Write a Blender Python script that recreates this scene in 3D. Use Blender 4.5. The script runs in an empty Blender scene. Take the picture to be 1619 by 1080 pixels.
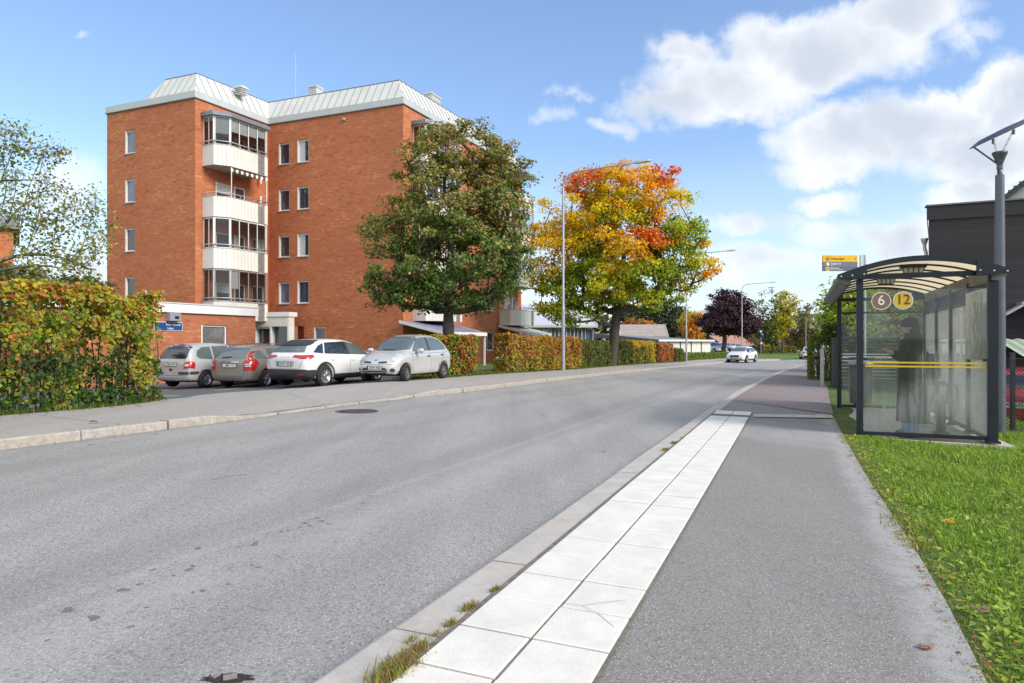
import bpy, math, random
import numpy as np
from mathutils import Vector, Matrix, noise as mnoise
from mathutils.bvhtree import BVHTree
from mathutils.geometry import delaunay_2d_cdt

random.seed(7)
rng = np.random.default_rng(11)
SC = bpy.context.scene
COL = SC.collection
R = math.radians

# ------------------------------------------------------------------ camera
F = 1079.0            # focal length in pixels of the 1619 px wide photograph (24 mm)
CX, CY = 809.5, 540.0
EYE = 1.30
cam_d = bpy.data.cameras.new('camera')
cam = bpy.data.objects.new('camera', cam_d)
COL.objects.link(cam)
cam.location = (0, 0, EYE)
cam.rotation_euler = (R(90), 0, 0)
cam_d.sensor_width = 36.0
cam_d.lens = 24.0
cam_d.clip_start = 0.05
cam_d.clip_end = 3000
SC.camera = cam

# ------------------------------------------------------------------ colour management
SC.view_settings.view_transform = 'Standard'
SC.view_settings.look = 'None'
SC.view_settings.exposure = 0.93
SC.view_settings.gamma = 1.0
try:
    SC.cycles.max_bounces = 6
    SC.cycles.diffuse_bounces = 3
    SC.cycles.glossy_bounces = 3
    SC.cycles.transmission_bounces = 6
    SC.cycles.transparent_max_bounces = 12
    SC.cycles.caustics_reflective = False
    SC.cycles.caustics_refractive = False
    SC.cycles.sample_clamp_indirect = 6
    SC.cycles.use_denoising = True
except Exception:
    pass

# ------------------------------------------------------------------ sun
SUN_DIR = Vector((0.74, -0.50, 0.62)).normalized()      # towards the sun
sun_d = bpy.data.lights.new('sun', 'SUN')
sun_d.energy = 2.0
sun_d.angle = R(28)
sun_d.color = (1.0, 0.93, 0.82)
sun = bpy.data.objects.new('sun', sun_d)
COL.objects.link(sun)
sun.rotation_euler = SUN_DIR.to_track_quat('Z', 'Y').to_euler()

# ------------------------------------------------------------------ world: Nishita sky with procedural clouds
W = bpy.data.worlds.new('World')
SC.world = W
W.use_nodes = True
NT = W.node_tree
NT.nodes.clear()


class NG:
    """tiny node helper"""
    def __init__(s, nt):
        s.nt = nt

    def n(s, kind, **kw):
        x = s.nt.nodes.new(kind)
        for k, v in kw.items():
            setattr(x, k, v)
        return x

    def put(s, sock, v):
        if v is None:
            return
        if isinstance(v, bpy.types.NodeSocket):
            s.nt.links.new(v, sock)
        else:
            sock.default_value = v

    def m(s, op, a, b=None, c=None, clamp=False):
        x = s.n('ShaderNodeMath', operation=op, use_clamp=clamp)
        for i, v in enumerate((a, b, c)):
            s.put(x.inputs[i], v)
        return x.outputs[0]

    def vm(s, op, a, b=None):
        x = s.n('ShaderNodeVectorMath', operation=op)
        s.put(x.inputs[0], a)
        s.put(x.inputs[1], b)
        return x.outputs['Value'] if op in ('LENGTH', 'DOT_PRODUCT', 'DISTANCE') else x.outputs[0]

    def mix(s, fac, a, b, mode='MIX'):
        x = s.n('ShaderNodeMix', data_type='RGBA', blend_type=mode)
        s.put(x.inputs[0], fac)
        s.put(x.inputs[6], a)
        s.put(x.inputs[7], b)
        return x.outputs[2]

    def noise(s, vec, scale, detail=4, rough=.5, dist=0.0):
        x = s.n('ShaderNodeTexNoise')
        s.put(x.inputs['Vector'], vec)
        s.put(x.inputs['Scale'], scale)
        s.put(x.inputs['Detail'], detail)
        s.put(x.inputs['Roughness'], rough)
        s.put(x.inputs['Distortion'], dist)
        return x.outputs['Fac']

    def ramp(s, v, lo, hi, a=0.0, b=1.0, smooth=True):
        x = s.n('ShaderNodeMapRange')
        x.interpolation_type = 'SMOOTHSTEP' if smooth else 'LINEAR'
        s.put(x.inputs['Value'], v)
        s.put(x.inputs['From Min'], lo)
        s.put(x.inputs['From Max'], hi)
        s.put(x.inputs['To Min'], a)
        s.put(x.inputs['To Max'], b)
        return x.outputs['Result']

    def mapping(s, vec, loc=(0, 0, 0), rot=(0, 0, 0), scale=(1, 1, 1)):
        x = s.n('ShaderNodeMapping')
        s.put(x.inputs['Vector'], vec)
        x.inputs['Location'].default_value = loc
        x.inputs['Rotation'].default_value = rot
        x.inputs['Scale'].default_value = scale
        return x.outputs[0]


g = NG(NT)
geo = g.n('ShaderNodeTexCoord').outputs['Generated']
sky = g.n('ShaderNodeTexSky')
sky.sky_type = 'NISHITA'
sky.sun_disc = False
sky.sun_elevation = math.asin(SUN_DIR.z)
sky.sun_rotation = math.atan2(SUN_DIR.x, SUN_DIR.y)
sky.altitude = 0
sky.air_density = 1.15
sky.dust_density = 0.6
sky.ozone_density = 2.2
sep = g.n('ShaderNodeSeparateXYZ')
g.put(sep.inputs[0], geo)
dx, dy, dz = sep.outputs
yy = g.m('MAXIMUM', dy, 0.12)
uu = g.m('DIVIDE', dx, yy)
vv = g.m('DIVIDE', dz, yy)
cmb = g.n('ShaderNodeCombineXYZ')
g.put(cmb.inputs[0], uu)
g.put(cmb.inputs[1], vv)
base = cmb.outputs[0]
n1 = g.noise(base, 5.0, 8, .56, .25)
n2 = g.noise(g.vm('ADD', base, (3.1, 7.7, 0)), 13.0, 6, .62, .15)
def ncol(vec, scale, detail, rough):
    x = g.n('ShaderNodeTexNoise')
    g.put(x.inputs['Vector'], vec)
    x.inputs['Scale'].default_value = scale
    x.inputs['Detail'].default_value = detail
    x.inputs['Roughness'].default_value = rough
    return g.vm('SUBTRACT', x.outputs['Color'], (.5, .5, .5))


w1 = g.vm('MULTIPLY', ncol(base, 4.5, 6, .6), (.20, .13, 0))
w2 = g.vm('MULTIPLY', ncol(g.vm('ADD', base, (5, 2, 0)), 16.0, 5, .65), (.05, .045, 0))
warped = g.vm('ADD', base, g.vm('ADD', w1, w2))
# cloud banks: centre (x, y), radii, weight, in pixels of the photograph turned into directions
CL = [(1150, 135, 170, 62, 1.15), (1300, 75, 165, 72, 1.25), (1410, 30, 150, 45, 1.0), (1062, 165, 115, 52, 1.0), (1075, 75, 60, 40, .8),
      (1500, 70, 60, 34, .45), (962, 195, 58, 24, .62), (905, 145, 45, 24, .5), (882, 178, 38, 18, .4),
      (1350, 225, 135, 62, 1.1), (1470, 200, 130, 58, 1.2), (1600, 175, 90, 70, 1.4), (1560, 245, 170, 62, 1.2), (1300, 265, 90, 34, .85),
      (1300, 318, 75, 26, .7), (1225, 345, 45, 22, .55), (1160, 362, 70, 26, .7), (1285, 370, 70, 40, .6), (1430, 372, 120, 40, .9),
      (1545, 325, 90, 34, .95), (1220, 415, 150, 34, .75), (1380, 415, 100, 40, .7), (138, 38, 30, 12, .42), (90, 300, 110, 60, .45), (150, 400, 120, 60, .6),
      (1560, 60, 60, 26, .35)]
acc = None
for (px, py, rx, ry, wt) in CL:
    c = ((px - CX) / F, (CY - py) / F, 0)
    d = g.vm('LENGTH', g.vm('MULTIPLY', g.vm('SUBTRACT', warped, c), (F / rx / 1.52, F / ry / 1.52, 0)))
    b = g.ramp(d, 1.0, 0.0, 0.0, wt)
    acc = b if acc is None else g.m('MAXIMUM', acc, b)
front = g.ramp(dy, .1, .35)
acc = g.m('MULTIPLY', acc, front)
# unseen broken cloud behind and to the sides, thickened to neutralise the ambient light
nb = g.noise(g.vm('MULTIPLY', geo, (1, 1, 2.0)), 2.2, 6, .55, .3)
back = g.m('MULTIPLY', g.ramp(nb, .33, .52), g.m('SUBTRACT', 1.0, front))
dens = g.m('ADD', acc, g.m('ADD', g.m('MULTIPLY', g.m('SUBTRACT', n1, .5), 1.0), g.m('MULTIPLY', g.m('SUBTRACT', n2, .5), .42)))
mask = g.ramp(dens, .16, .70)
mask = g.m('MULTIPLY', mask, g.ramp(acc, .0, .30))
mask = g.m('MAXIMUM', mask, back)
# thin veil low over the horizon
veil = g.ramp(dz, .34, .0, 0.0, .62, True)
veil = g.m('MULTIPLY', veil, g.ramp(g.noise(g.vm('MULTIPLY', base, (1, 3, 1)), 3.0, 4, .5), .2, .7, .75, 1.0))
veil = g.m('MAXIMUM', veil, .06)
# cloud body: bright billows, blue-grey thick parts
n3 = g.noise(g.vm('ADD', base, (0.02, 0.035, 0)), 6.0, 7, .52, .2)
sh = g.ramp(g.m('ADD', g.m('MULTIPLY', acc, .35), n3), .50, .96)
ccol = g.mix(sh, (6.5, 6.65, 6.9, 1), (4.0, 4.35, 4.9, 1))
skyc = g.mix(1.0, sky.outputs[0], (1.0, 1.10, 1.28, 1), 'MULTIPLY')
hazec = (5.6, 6.35, 7.3, 1)
c1 = g.mix(veil, skyc, hazec)
c2 = g.mix(g.m('MULTIPLY', mask, .95), c1, ccol)
bg = g.n('ShaderNodeBackground')
g.put(bg.inputs['Color'], c2)
bg.inputs['Strength'].default_value = 0.091
out = g.n('ShaderNodeOutputWorld')
NT.links.new(bg.outputs[0], out.inputs[0])

# ------------------------------------------------------------------ materials


def srgb(r, gg, b):
    def f(c):
        c /= 255.0
        return c / 12.92 if c <= .04045 else ((c + .055) / 1.055) ** 2.4
    return (f(r), f(gg), f(b), 1)


def new_mat(name):
    m = bpy.data.materials.new(name)
    m.use_nodes = True
    nt = m.node_tree
    nt.nodes.clear()
    o = nt.nodes.new('ShaderNodeOutputMaterial')
    return m, NG(nt), o


def pmat(name, col, rough=.55, metal=0.0, var=.12, scale=6.0, bump=0.0, bscale=60.0, coat=0.0, spec=.5, dirt=0.0):
    """plain surface with procedural tone variation, wear and fine bump"""
    m, q, o = new_mat(name)
    tc = q.n('ShaderNodeTexCoord').outputs['Object']
    p = q.n('ShaderNodeBsdfPrincipled')
    c = tuple(col[:3]) + (1,)
    f = q.noise(tc, scale, 5, .6)
    lo = tuple(x * (1 - var) for x in c[:3]) + (1,)
    hi = tuple(min(1, x * (1 + var)) for x in c[:3]) + (1,)
    cc = q.mix(q.ramp(f, .3, .7), lo, hi)
    if dirt > 0:
        f2 = q.noise(q.mapping(tc, scale=(1, 1, .25)), scale * 1.7, 6, .7)
        cc = q.mix(q.ramp(f2, .52, .78, 0, dirt), cc, (c[0] * .45, c[1] * .43, c[2] * .38, 1))
    q.put(p.inputs['Base Color'], cc)
    q.put(p.inputs['Roughness'], q.ramp(f, .2, .8, max(.02, rough - .07), min(1, rough + .07)))
    p.inputs['Metallic'].default_value = metal
    p.inputs['Specular IOR Level'].default_value = spec
    if coat:
        p.inputs['Coat Weight'].default_value = coat
        p.inputs['Coat Roughness'].default_value = .06
    if bump > 0:
        b = q.n('ShaderNodeBump')
        b.inputs['Strength'].default_value = bump
        b.inputs['Distance'].default_value = .01
        q.put(b.inputs['Height'], q.noise(tc, bscale, 4, .6))
        q.put(p.inputs['Normal'], b.outputs[0])
    q.nt.links.new(p.outputs[0], o.inputs[0])
    return m


def glass_mat(name, tint=(.035, .045, .055), rough=.03, clear=0.0):
    """window glass: dark room behind a reflecting pane; clear > 0 lets one see through"""
    m, q, o = new_mat(name)
    tc = q.n('ShaderNodeTexCoord').outputs['Object']
    p = q.n('ShaderNodeBsdfPrincipled')
    f = q.noise(tc, 1.3, 2, .5)
    q.put(p.inputs['Base Color'], q.mix(f, tuple(x * .6 for x in tint) + (1,), tuple(x * 1.5 for x in tint) + (1,)))
    p.inputs['Roughness'].default_value = rough
    p.inputs['Specular IOR Level'].default_value = .9
    p.inputs['IOR'].default_value = 1.6
    if clear > 0:
        t = q.n('ShaderNodeBsdfTransparent')
        t.inputs[0].default_value = (.86, .9, .9, 1)
        gl = q.n('ShaderNodeBsdfGlossy')
        gl.inputs['Roughness'].default_value = .02
        gl.inputs['Color'].default_value = (.9, .95, 1, 1)
        fr = q.n('ShaderNodeFresnel')
        fr.inputs[0].default_value = 1.5
        mx = q.n('ShaderNodeMixShader')
        q.put(mx.inputs[0], q.m('MULTIPLY', fr.outputs[0], 1.3, clamp=True))
        q.put(mx.inputs[1], t.outputs[0])
        q.put(mx.inputs[2], gl.outputs[0])
        mx2 = q.n('ShaderNodeMixShader')
        mx2.inputs[0].default_value = clear
        q.put(mx2.inputs[1], p.outputs[0])
        q.put(mx2.inputs[2], mx.outputs[0])
        q.nt.links.new(mx2.outputs[0], o.inputs[0])
    else:
        q.nt.links.new(p.outputs[0], o.inputs[0])
    return m


def brick_mat(name, c1, c2, mortar, light=(.62, .25, .11), uvscale=1.0):
    m, q, o = new_mat(name)
    uv = q.n('ShaderNodeUVMap').outputs[0]
    p = q.n('ShaderNodeBsdfPrincipled')
    b = q.n('ShaderNodeTexBrick')
    q.put(b.inputs['Vector'], uv)
    b.offset = .5
    b.inputs['Color1'].default_value = c1
    b.inputs['Color2'].default_value = c2
    b.inputs['Mortar'].default_value = mortar
    b.inputs['Scale'].default_value = 1.0
    b.inputs['Mortar Size'].default_value = .008
    b.inputs['Mortar Smooth'].default_value = .3
    b.inputs['Bias'].default_value = .0
    b.inputs['Brick Width'].default_value = .26
    b.inputs['Row Height'].default_value = .0775
    # single bricks burnt lighter or darker, in loose drifts
    cell = q.n('ShaderNodeTexWhiteNoise')
    sx = q.n('ShaderNodeSeparateXYZ')
    q.put(sx.inputs[0], uv)
    row = q.m('FLOOR', q.m('DIVIDE', sx.outputs[1], .0775))
    colm = q.m('FLOOR', q.m('DIVIDE', q.m('ADD', sx.outputs[0], q.m('MULTIPLY', row, .13)), .26))
    cb = q.n('ShaderNodeCombineXYZ')
    q.put(cb.inputs[0], row)
    q.put(cb.inputs[1], colm)
    q.put(cell.inputs['Vector'], cb.outputs[0])
    drift = q.noise(q.mapping(uv, scale=(.55, 1.5, 1)), 1.0, 5, .6, .4)
    drift2 = q.noise(q.mapping(uv, loc=(9, 4, 0), scale=(.12, .2, 1)), 1.0, 3, .5)
    lit = q.m('MULTIPLY', q.ramp(cell.outputs['Value'], .62, .97), q.ramp(drift, .42, .66))
    dk = q.m('MULTIPLY', q.ramp(cell.outputs['Value'], .30, .05), q.ramp(drift, .60, .40))
    cc = q.mix(q.m('MULTIPLY', lit, .62), b.outputs['Color'], tuple(light) + (1,))
    cc = q.mix(q.m('MULTIPLY', dk, .6), cc, (c2[0] * .55, c2[1] * .5, c2[2] * .5, 1))
    cc = q.mix(q.ramp(drift2, .35, .7, 0, .35), cc, (c2[0] * .85, c2[1] * .8, c2[2] * .8, 1))
    q.put(p.inputs['Base Color'], cc)
    p.inputs['Roughness'].default_value = .85
    bp = q.n('ShaderNodeBump')
    bp.inputs['Strength'].default_value = .5
    bp.inputs['Distance'].default_value = .01
    q.put(bp.inputs['Height'], q.m('SUBTRACT', 1.0, b.outputs['Fac']))
    q.put(p.inputs['Normal'], bp.outputs[0])
    q.nt.links.new(p.outputs[0], o.inputs[0])
    return m


def leaf_mat(name, trans=.35, rough=.5):
    m, q, o = new_mat(name)
    at = q.n('ShaderNodeAttribute')
    at.attribute_name = 'tone'
    p = q.n('ShaderNodeBsdfPrincipled')
    tc = q.n('ShaderNodeTexCoord').outputs['Object']
    f = q.noise(tc, 9.0, 3, .6)
    cc = q.mix(q.ramp(f, .3, .7, 0, .15), at.outputs['Color'], q.mix(1.0, at.outputs['Color'], (.6, .65, .55, 1), 'MULTIPLY'))
    q.put(p.inputs['Base Color'], cc)
    p.inputs['Roughness'].default_value = rough
    p.inputs['Specular IOR Level'].default_value = .35
    t = q.n('ShaderNodeBsdfTranslucent')
    q.put(t.inputs[0], cc)
    mx = q.n('ShaderNodeMixShader')
    mx.inputs[0].default_value = trans
    q.put(mx.inputs[1], p.outputs[0])
    q.put(mx.inputs[2], t.outputs[0])
    q.nt.links.new(mx.outputs[0], o.inputs[0])
    return m


def bark_mat(name, c1, c2):
    m, q, o = new_mat(name)
    tc = q.n('ShaderNodeTexCoord').outputs['Object']
    p = q.n('ShaderNodeBsdfPrincipled')
    f = q.noise(q.mapping(tc, scale=(1, 1, .22)), 22.0, 6, .7, .3)
    q.put(p.inputs['Base Color'], q.mix(q.ramp(f, .35, .65), c1, c2))
    p.inputs['Roughness'].default_value = .9
    b = q.n('ShaderNodeBump')
    b.inputs['Strength'].default_value = .8
    b.inputs['Distance'].default_value = .03
    q.put(b.inputs['Height'], f)
    q.put(p.inputs['Normal'], b.outputs[0])
    q.nt.links.new(p.outputs[0], o.inputs[0])
    return m


# ------------------------------------------------------------------ mesh helpers
class MB:
    def __init__(s):
        s.v = []
        s.f = []
        s.mi = []
        s.uv = {}
        s.smooth = []

    def add(s, vs, fs, mi=0, smooth=False):
        o = len(s.v)
        s.v.extend([tuple(x) for x in vs])
        for f in fs:
            s.f.append(tuple(o + i for i in f))
            s.mi.append(mi)
            s.smooth.append(smooth)
        return s

    def quad(s, a, b, c, d, mi=0, uv=None):
        s.add([a, b, c, d], [(0, 1, 2, 3)], mi)
        if uv:
            s.uv[len(s.f) - 1] = uv
        return s

    def hexa(s, p, mi=0):
        """8 points: bottom 4 ccw, top 4 ccw"""
        return s.add(p, [(3, 2, 1, 0), (4, 5, 6, 7), (0, 1, 5, 4), (1, 2, 6, 5), (2, 3, 7, 6), (3, 0, 4, 7)], mi)

    def box(s, c, d, rz=0.0, mi=0):
        x, y, z = c
        a, b, e = d[0] / 2, d[1] / 2, d[2] / 2
        cs, sn = math.cos(rz), math.sin(rz)
        p = []
        for zz in (-e, e):
            for (i, j) in ((-a, -b), (a, -b), (a, b), (-a, b)):
                p.append((x + i * cs - j * sn, y + i * sn + j * cs, z + zz))
        return s.hexa(p, mi)

    def prism(s, poly, z0, z1, mi=0):
        n = len(poly)
        v = [(x, y, z0) for x, y in poly] + [(x, y, z1) for x, y in poly]
        fs = [tuple(reversed(range(n))), tuple(range(n, 2 * n))]
        fs += [(i, (i + 1) % n, n + (i + 1) % n, n + i) for i in range(n)]
        return s.add(v, fs, mi)

    def tube(s, pts, r, n=8, mi=0, caps=True, smooth=True):
        pts = [Vector(p) for p in pts]
        if not hasattr(r, '__len__'):
            r = [r] * len(pts)
        rings = []
        up = Vector((0, 0, 1))
        prev = None
        for i, p in enumerate(pts):
            a = pts[max(0, i - 1)]
            b = pts[min(len(pts) - 1, i + 1)]
            t = (b - a)
            if t.length < 1e-9:
                t = Vector((0, 0, 1))
            t.normalize()
            if prev is None:
                ref = Vector((1, 0, 0)) if abs(t.z) > .9 else up
                x = t.cross(ref).normalized()
            else:
                x = (prev - t * prev.dot(t))
                x = x.normalized() if x.length > 1e-6 else t.cross(up).normalized()
            prev = x
            y = t.cross(x)
            rings.append([p + (x * math.cos(k * 2 * math.pi / n) + y * math.sin(k * 2 * math.pi / n)) * r[i] for k in range(n)])
        vs = [q for ring in rings for q in ring]
        fs = []
        for i in range(len(rings) - 1):
            for k in range(n):
                fs.append((i * n + k, i * n + (k + 1) % n, (i + 1) * n + (k + 1) % n, (i + 1) * n + k))
        s.add(vs, fs, mi, smooth)
        if caps:
            s.add(rings[0], [tuple(reversed(range(n)))], mi)
            s.add(rings[-1], [tuple(range(n))], mi)
        return s

    def lathe(s, prof, n=24, c=(0, 0, 0), axis='z', mi=0, smooth=True):
        """profile (r, h)"""
        vs = []
        for (r, h) in prof:
            for k in range(n):
                a = k * 2 * math.pi / n
                if axis == 'z':
                    vs.append((c[0] + r * math.cos(a), c[1] + r * math.sin(a), c[2] + h))
                elif axis == 'y':
                    vs.append((c[0] + r * math.cos(a), c[1] + h, c[2] + r * math.sin(a)))
                else:
                    vs.append((c[0] + h, c[1] + r * math.cos(a), c[2] + r * math.sin(a)))
        fs = []
        for i in range(len(prof) - 1):
            for k in range(n):
                fs.append((i * n + k, i * n + (k + 1) % n, (i + 1) * n + (k + 1) % n, (i + 1) * n + k))
        return s.add(vs, fs, mi, smooth)

    def obj(s, name, mats, parent=None, loc=None, fixn=True):
        me = bpy.data.meshes.new(name)
        me.from_pydata(s.v, [], s.f)
        if not isinstance(mats, (list, tuple)):
            mats = [mats]
        for m in mats:
            me.materials.append(m)
        if len(s.mi):
            me.polygons.foreach_set('material_index', s.mi)
            me.polygons.foreach_set('use_smooth', s.smooth)
        if s.uv:
            ul = me.uv_layers.new(name='UVMap')
            for pi, uvs in s.uv.items():
                st = me.polygons[pi].loop_start
                for k, q in enumerate(uvs):
                    ul.data[st + k].uv = q
        me.update()
        o = bpy.data.objects.new(name, me)
        COL.objects.link(o)
        if parent is not None:
            o.parent = parent
        if loc is not None:
            o.location = loc
        return o


def tag(o, label=None, cat=None, group=None, kind=None):
    if label:
        o['label'] = label
    if cat:
        o['category'] = cat
    if group:
        o['group'] = group
    if kind:
        o['kind'] = kind
    return o


def empty(name, loc, rz, label, cat, group=None):
    o = bpy.data.objects.new(name, None)
    COL.objects.link(o)
    o.location = loc
    o.rotation_euler = (0, 0, rz)
    o.empty_display_size = .3
    return tag(o, label, cat, group)


def copy_tree(o, parent=None):
    c = o.copy()
    COL.objects.link(c)
    if parent is not None:
        c.parent = parent
    for ch in [x for x in COL.objects if x.parent == o]:
        copy_tree(ch, c)
    return c


def text_mesh(name, body, size, mat, parent=None, loc=(0, 0, 0), rot=(0, 0, 0), align='LEFT', depth=.0, sx=1.0):
    cu = bpy.data.curves.new(name, 'FONT')
    cu.body = body
    cu.size = size
    cu.align_x = align
    cu.align_y = 'CENTER'
    cu.extrude = depth
    cu.offset = size * .012
    to = bpy.data.objects.new(name + '_curve', cu)
    COL.objects.link(to)
    dg = bpy.context.evaluated_depsgraph_get()
    me = bpy.data.meshes.new_from_object(to.evaluated_get(dg))
    bpy.data.objects.remove(to)
    bpy.data.curves.remove(cu)
    me.materials.clear()
    me.materials.append(mat)
    me.name = name
    o = bpy.data.objects.new(name, me)
    COL.objects.link(o)
    if parent is not None:
        o.parent = parent
    o.location = loc
    o.rotation_euler = rot
    o.scale = (sx, 1, 1)
    return o


# ------------------------------------------------------------------ the lie of the land
def smooth01(t):
    t = np.clip(t, 0, 1)
    return t * t * (3 - 2 * t)


def plane_z(x, y):
    """road surface: falls gently away and to the right"""
    x = np.asarray(x, float)
    y = np.asarray(y, float)
    p = -(.006 * y + .017 * x)
    z = np.where(p > -.6, p, -.6 - .5 * (1 - np.exp(np.minimum(0, (p + .6)) / .5)))
    # the yards beyond the wire fence lie lower
    dip = smooth01((x - (8.1 + .42 * (y - 9.9))) / 1.6) * smooth01((y - 11.4) / 1.4) * (1 - smooth01((x - 40) / 8)) * (1 - smooth01((y - 40) / 12))
    return z - .6 * dip


def ray_ground(u, v, off=0.0, zf=plane_z):
    """where the sight line through a photo pixel meets the ground"""
    t = 5.0
    for _ in range(60):
        X = (u - CX) / F * t
        z = float(zf(X, t)) + off
        t2 = (EYE - z) * F / max(v - CY, .5)
        t = .5 * t + .5 * min(t2, 400)
    return ((u - CX) / F * t, t)


def at(u, v, Y):
    return Vector(((u - CX) / F * Y, Y, EYE + (CY - v) / F * Y))


KL_PX = [(0, 712), (68, 703), (198, 688), (300, 675.6), (352, 667.5), (468.6, 652.7), (559.5, 639.7), (622.5, 632.3), (685.5, 626.3),
         (770.7, 616.0), (848.6, 606.2), (909.7, 598.8), (1002, 588.6), (1080, 580.4), (1151, 573.0)]
KR_PX = [(505, 1080), (561.8, 1042), (747, 912.6), (855, 837), (905, 800), (970.6, 751.6), (1035.9, 705.4), (1063, 687.7), (1133.7, 638.8),
         (1152.7, 626.6), (1196.2, 604.3), (1226, 591), (1261, 579.6)]


def smooth_line(pts, n=60, it=6):
    """even resampling and light smoothing of a polyline"""
    p = np.array(pts, float)
    d = np.r_[0, np.cumsum(np.hypot(*(p[1:] - p[:-1]).T))]
    s = np.linspace(0, d[-1], n)
    q = np.c_[np.interp(s, d, p[:, 0]), np.interp(s, d, p[:, 1])]
    for _ in range(it):
        q[1:-1] = .25 * q[:-2] + .5 * q[1:-1] + .25 * q[2:]
    return q


KL = [ray_ground(u, v) for u, v in KL_PX]
KR = [ray_ground(u, v) for u, v in KR_PX]


def extend_back(k, L=16):
    a = np.array(k[0])
    b = np.array(k[2])
    d = (a - b) / np.hypot(*(a - b))
    return [tuple(a + d * L), tuple(a + d * L * .5)] + list(k)


KL = extend_back(KL)
KR = extend_back(KR)
print('KL', [tuple(round(float(c), 1) for c in p) for p in KL])
print('KR', [tuple(round(float(c), 1) for c in p) for p in KR])
KL = KL + [(30.5, 78), (35, 84)]
KR = KR + [(30, 64), (42, 80), (54, 97), (66, 116)]
KLs = smooth_line(KL, 150, 5)
KRs = smooth_line(KR, 170, 5)


def signed_dist(line, x, y):
    """distance to a polyline; positive on its left side"""
    x = np.atleast_1d(np.asarray(x, float))
    y = np.atleast_1d(np.asarray(y, float))
    best = np.full(x.shape, 1e9)
    sg = np.zeros(x.shape)
    for (a, b) in zip(line[:-1], line[1:]):
        ab = b - a
        L2 = ab @ ab
        t = np.clip(((x - a[0]) * ab[0] + (y - a[1]) * ab[1]) / L2, 0, 1)
        dxx = x - (a[0] + t * ab[0])
        dyy = y - (a[1] + t * ab[1])
        d = np.hypot(dxx, dyy)
        c = ab[0] * (y - a[1]) - ab[1] * (x - a[0])
        m = d < best
        best = np.where(m, d, best)
        sg = np.where(m, np.sign(c), sg)
    return best * sg


def lot_z(x, y):
    return np.maximum(.05 + .035 * np.asarray(x, float), -.45)


def left_z(x, y, dl=None):
    """ground left of the left kerb: pavement level blending to the lower car park"""
    if dl is None:
        dl = signed_dist(KLs[::3], x, y)
    p = plane_z(x, y) + .12
    low = np.minimum(p, lot_z(x, y))
    w = smooth01((dl - 2.6) / 4.0)
    return p * (1 - w) + low * w


def gz(x, y):
    """ground height anywhere"""
    xa = np.atleast_1d(np.asarray(x, float))
    ya = np.atleast_1d(np.asarray(y, float))
    dl = signed_dist(KLs[::3], xa, ya)
    st = smooth01((dl - .3) / .9)
    r = plane_z(xa, ya) * (1 - st) + left_z(xa, ya, dl) * st
    return r if np.ndim(x) else float(r[0])

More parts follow.
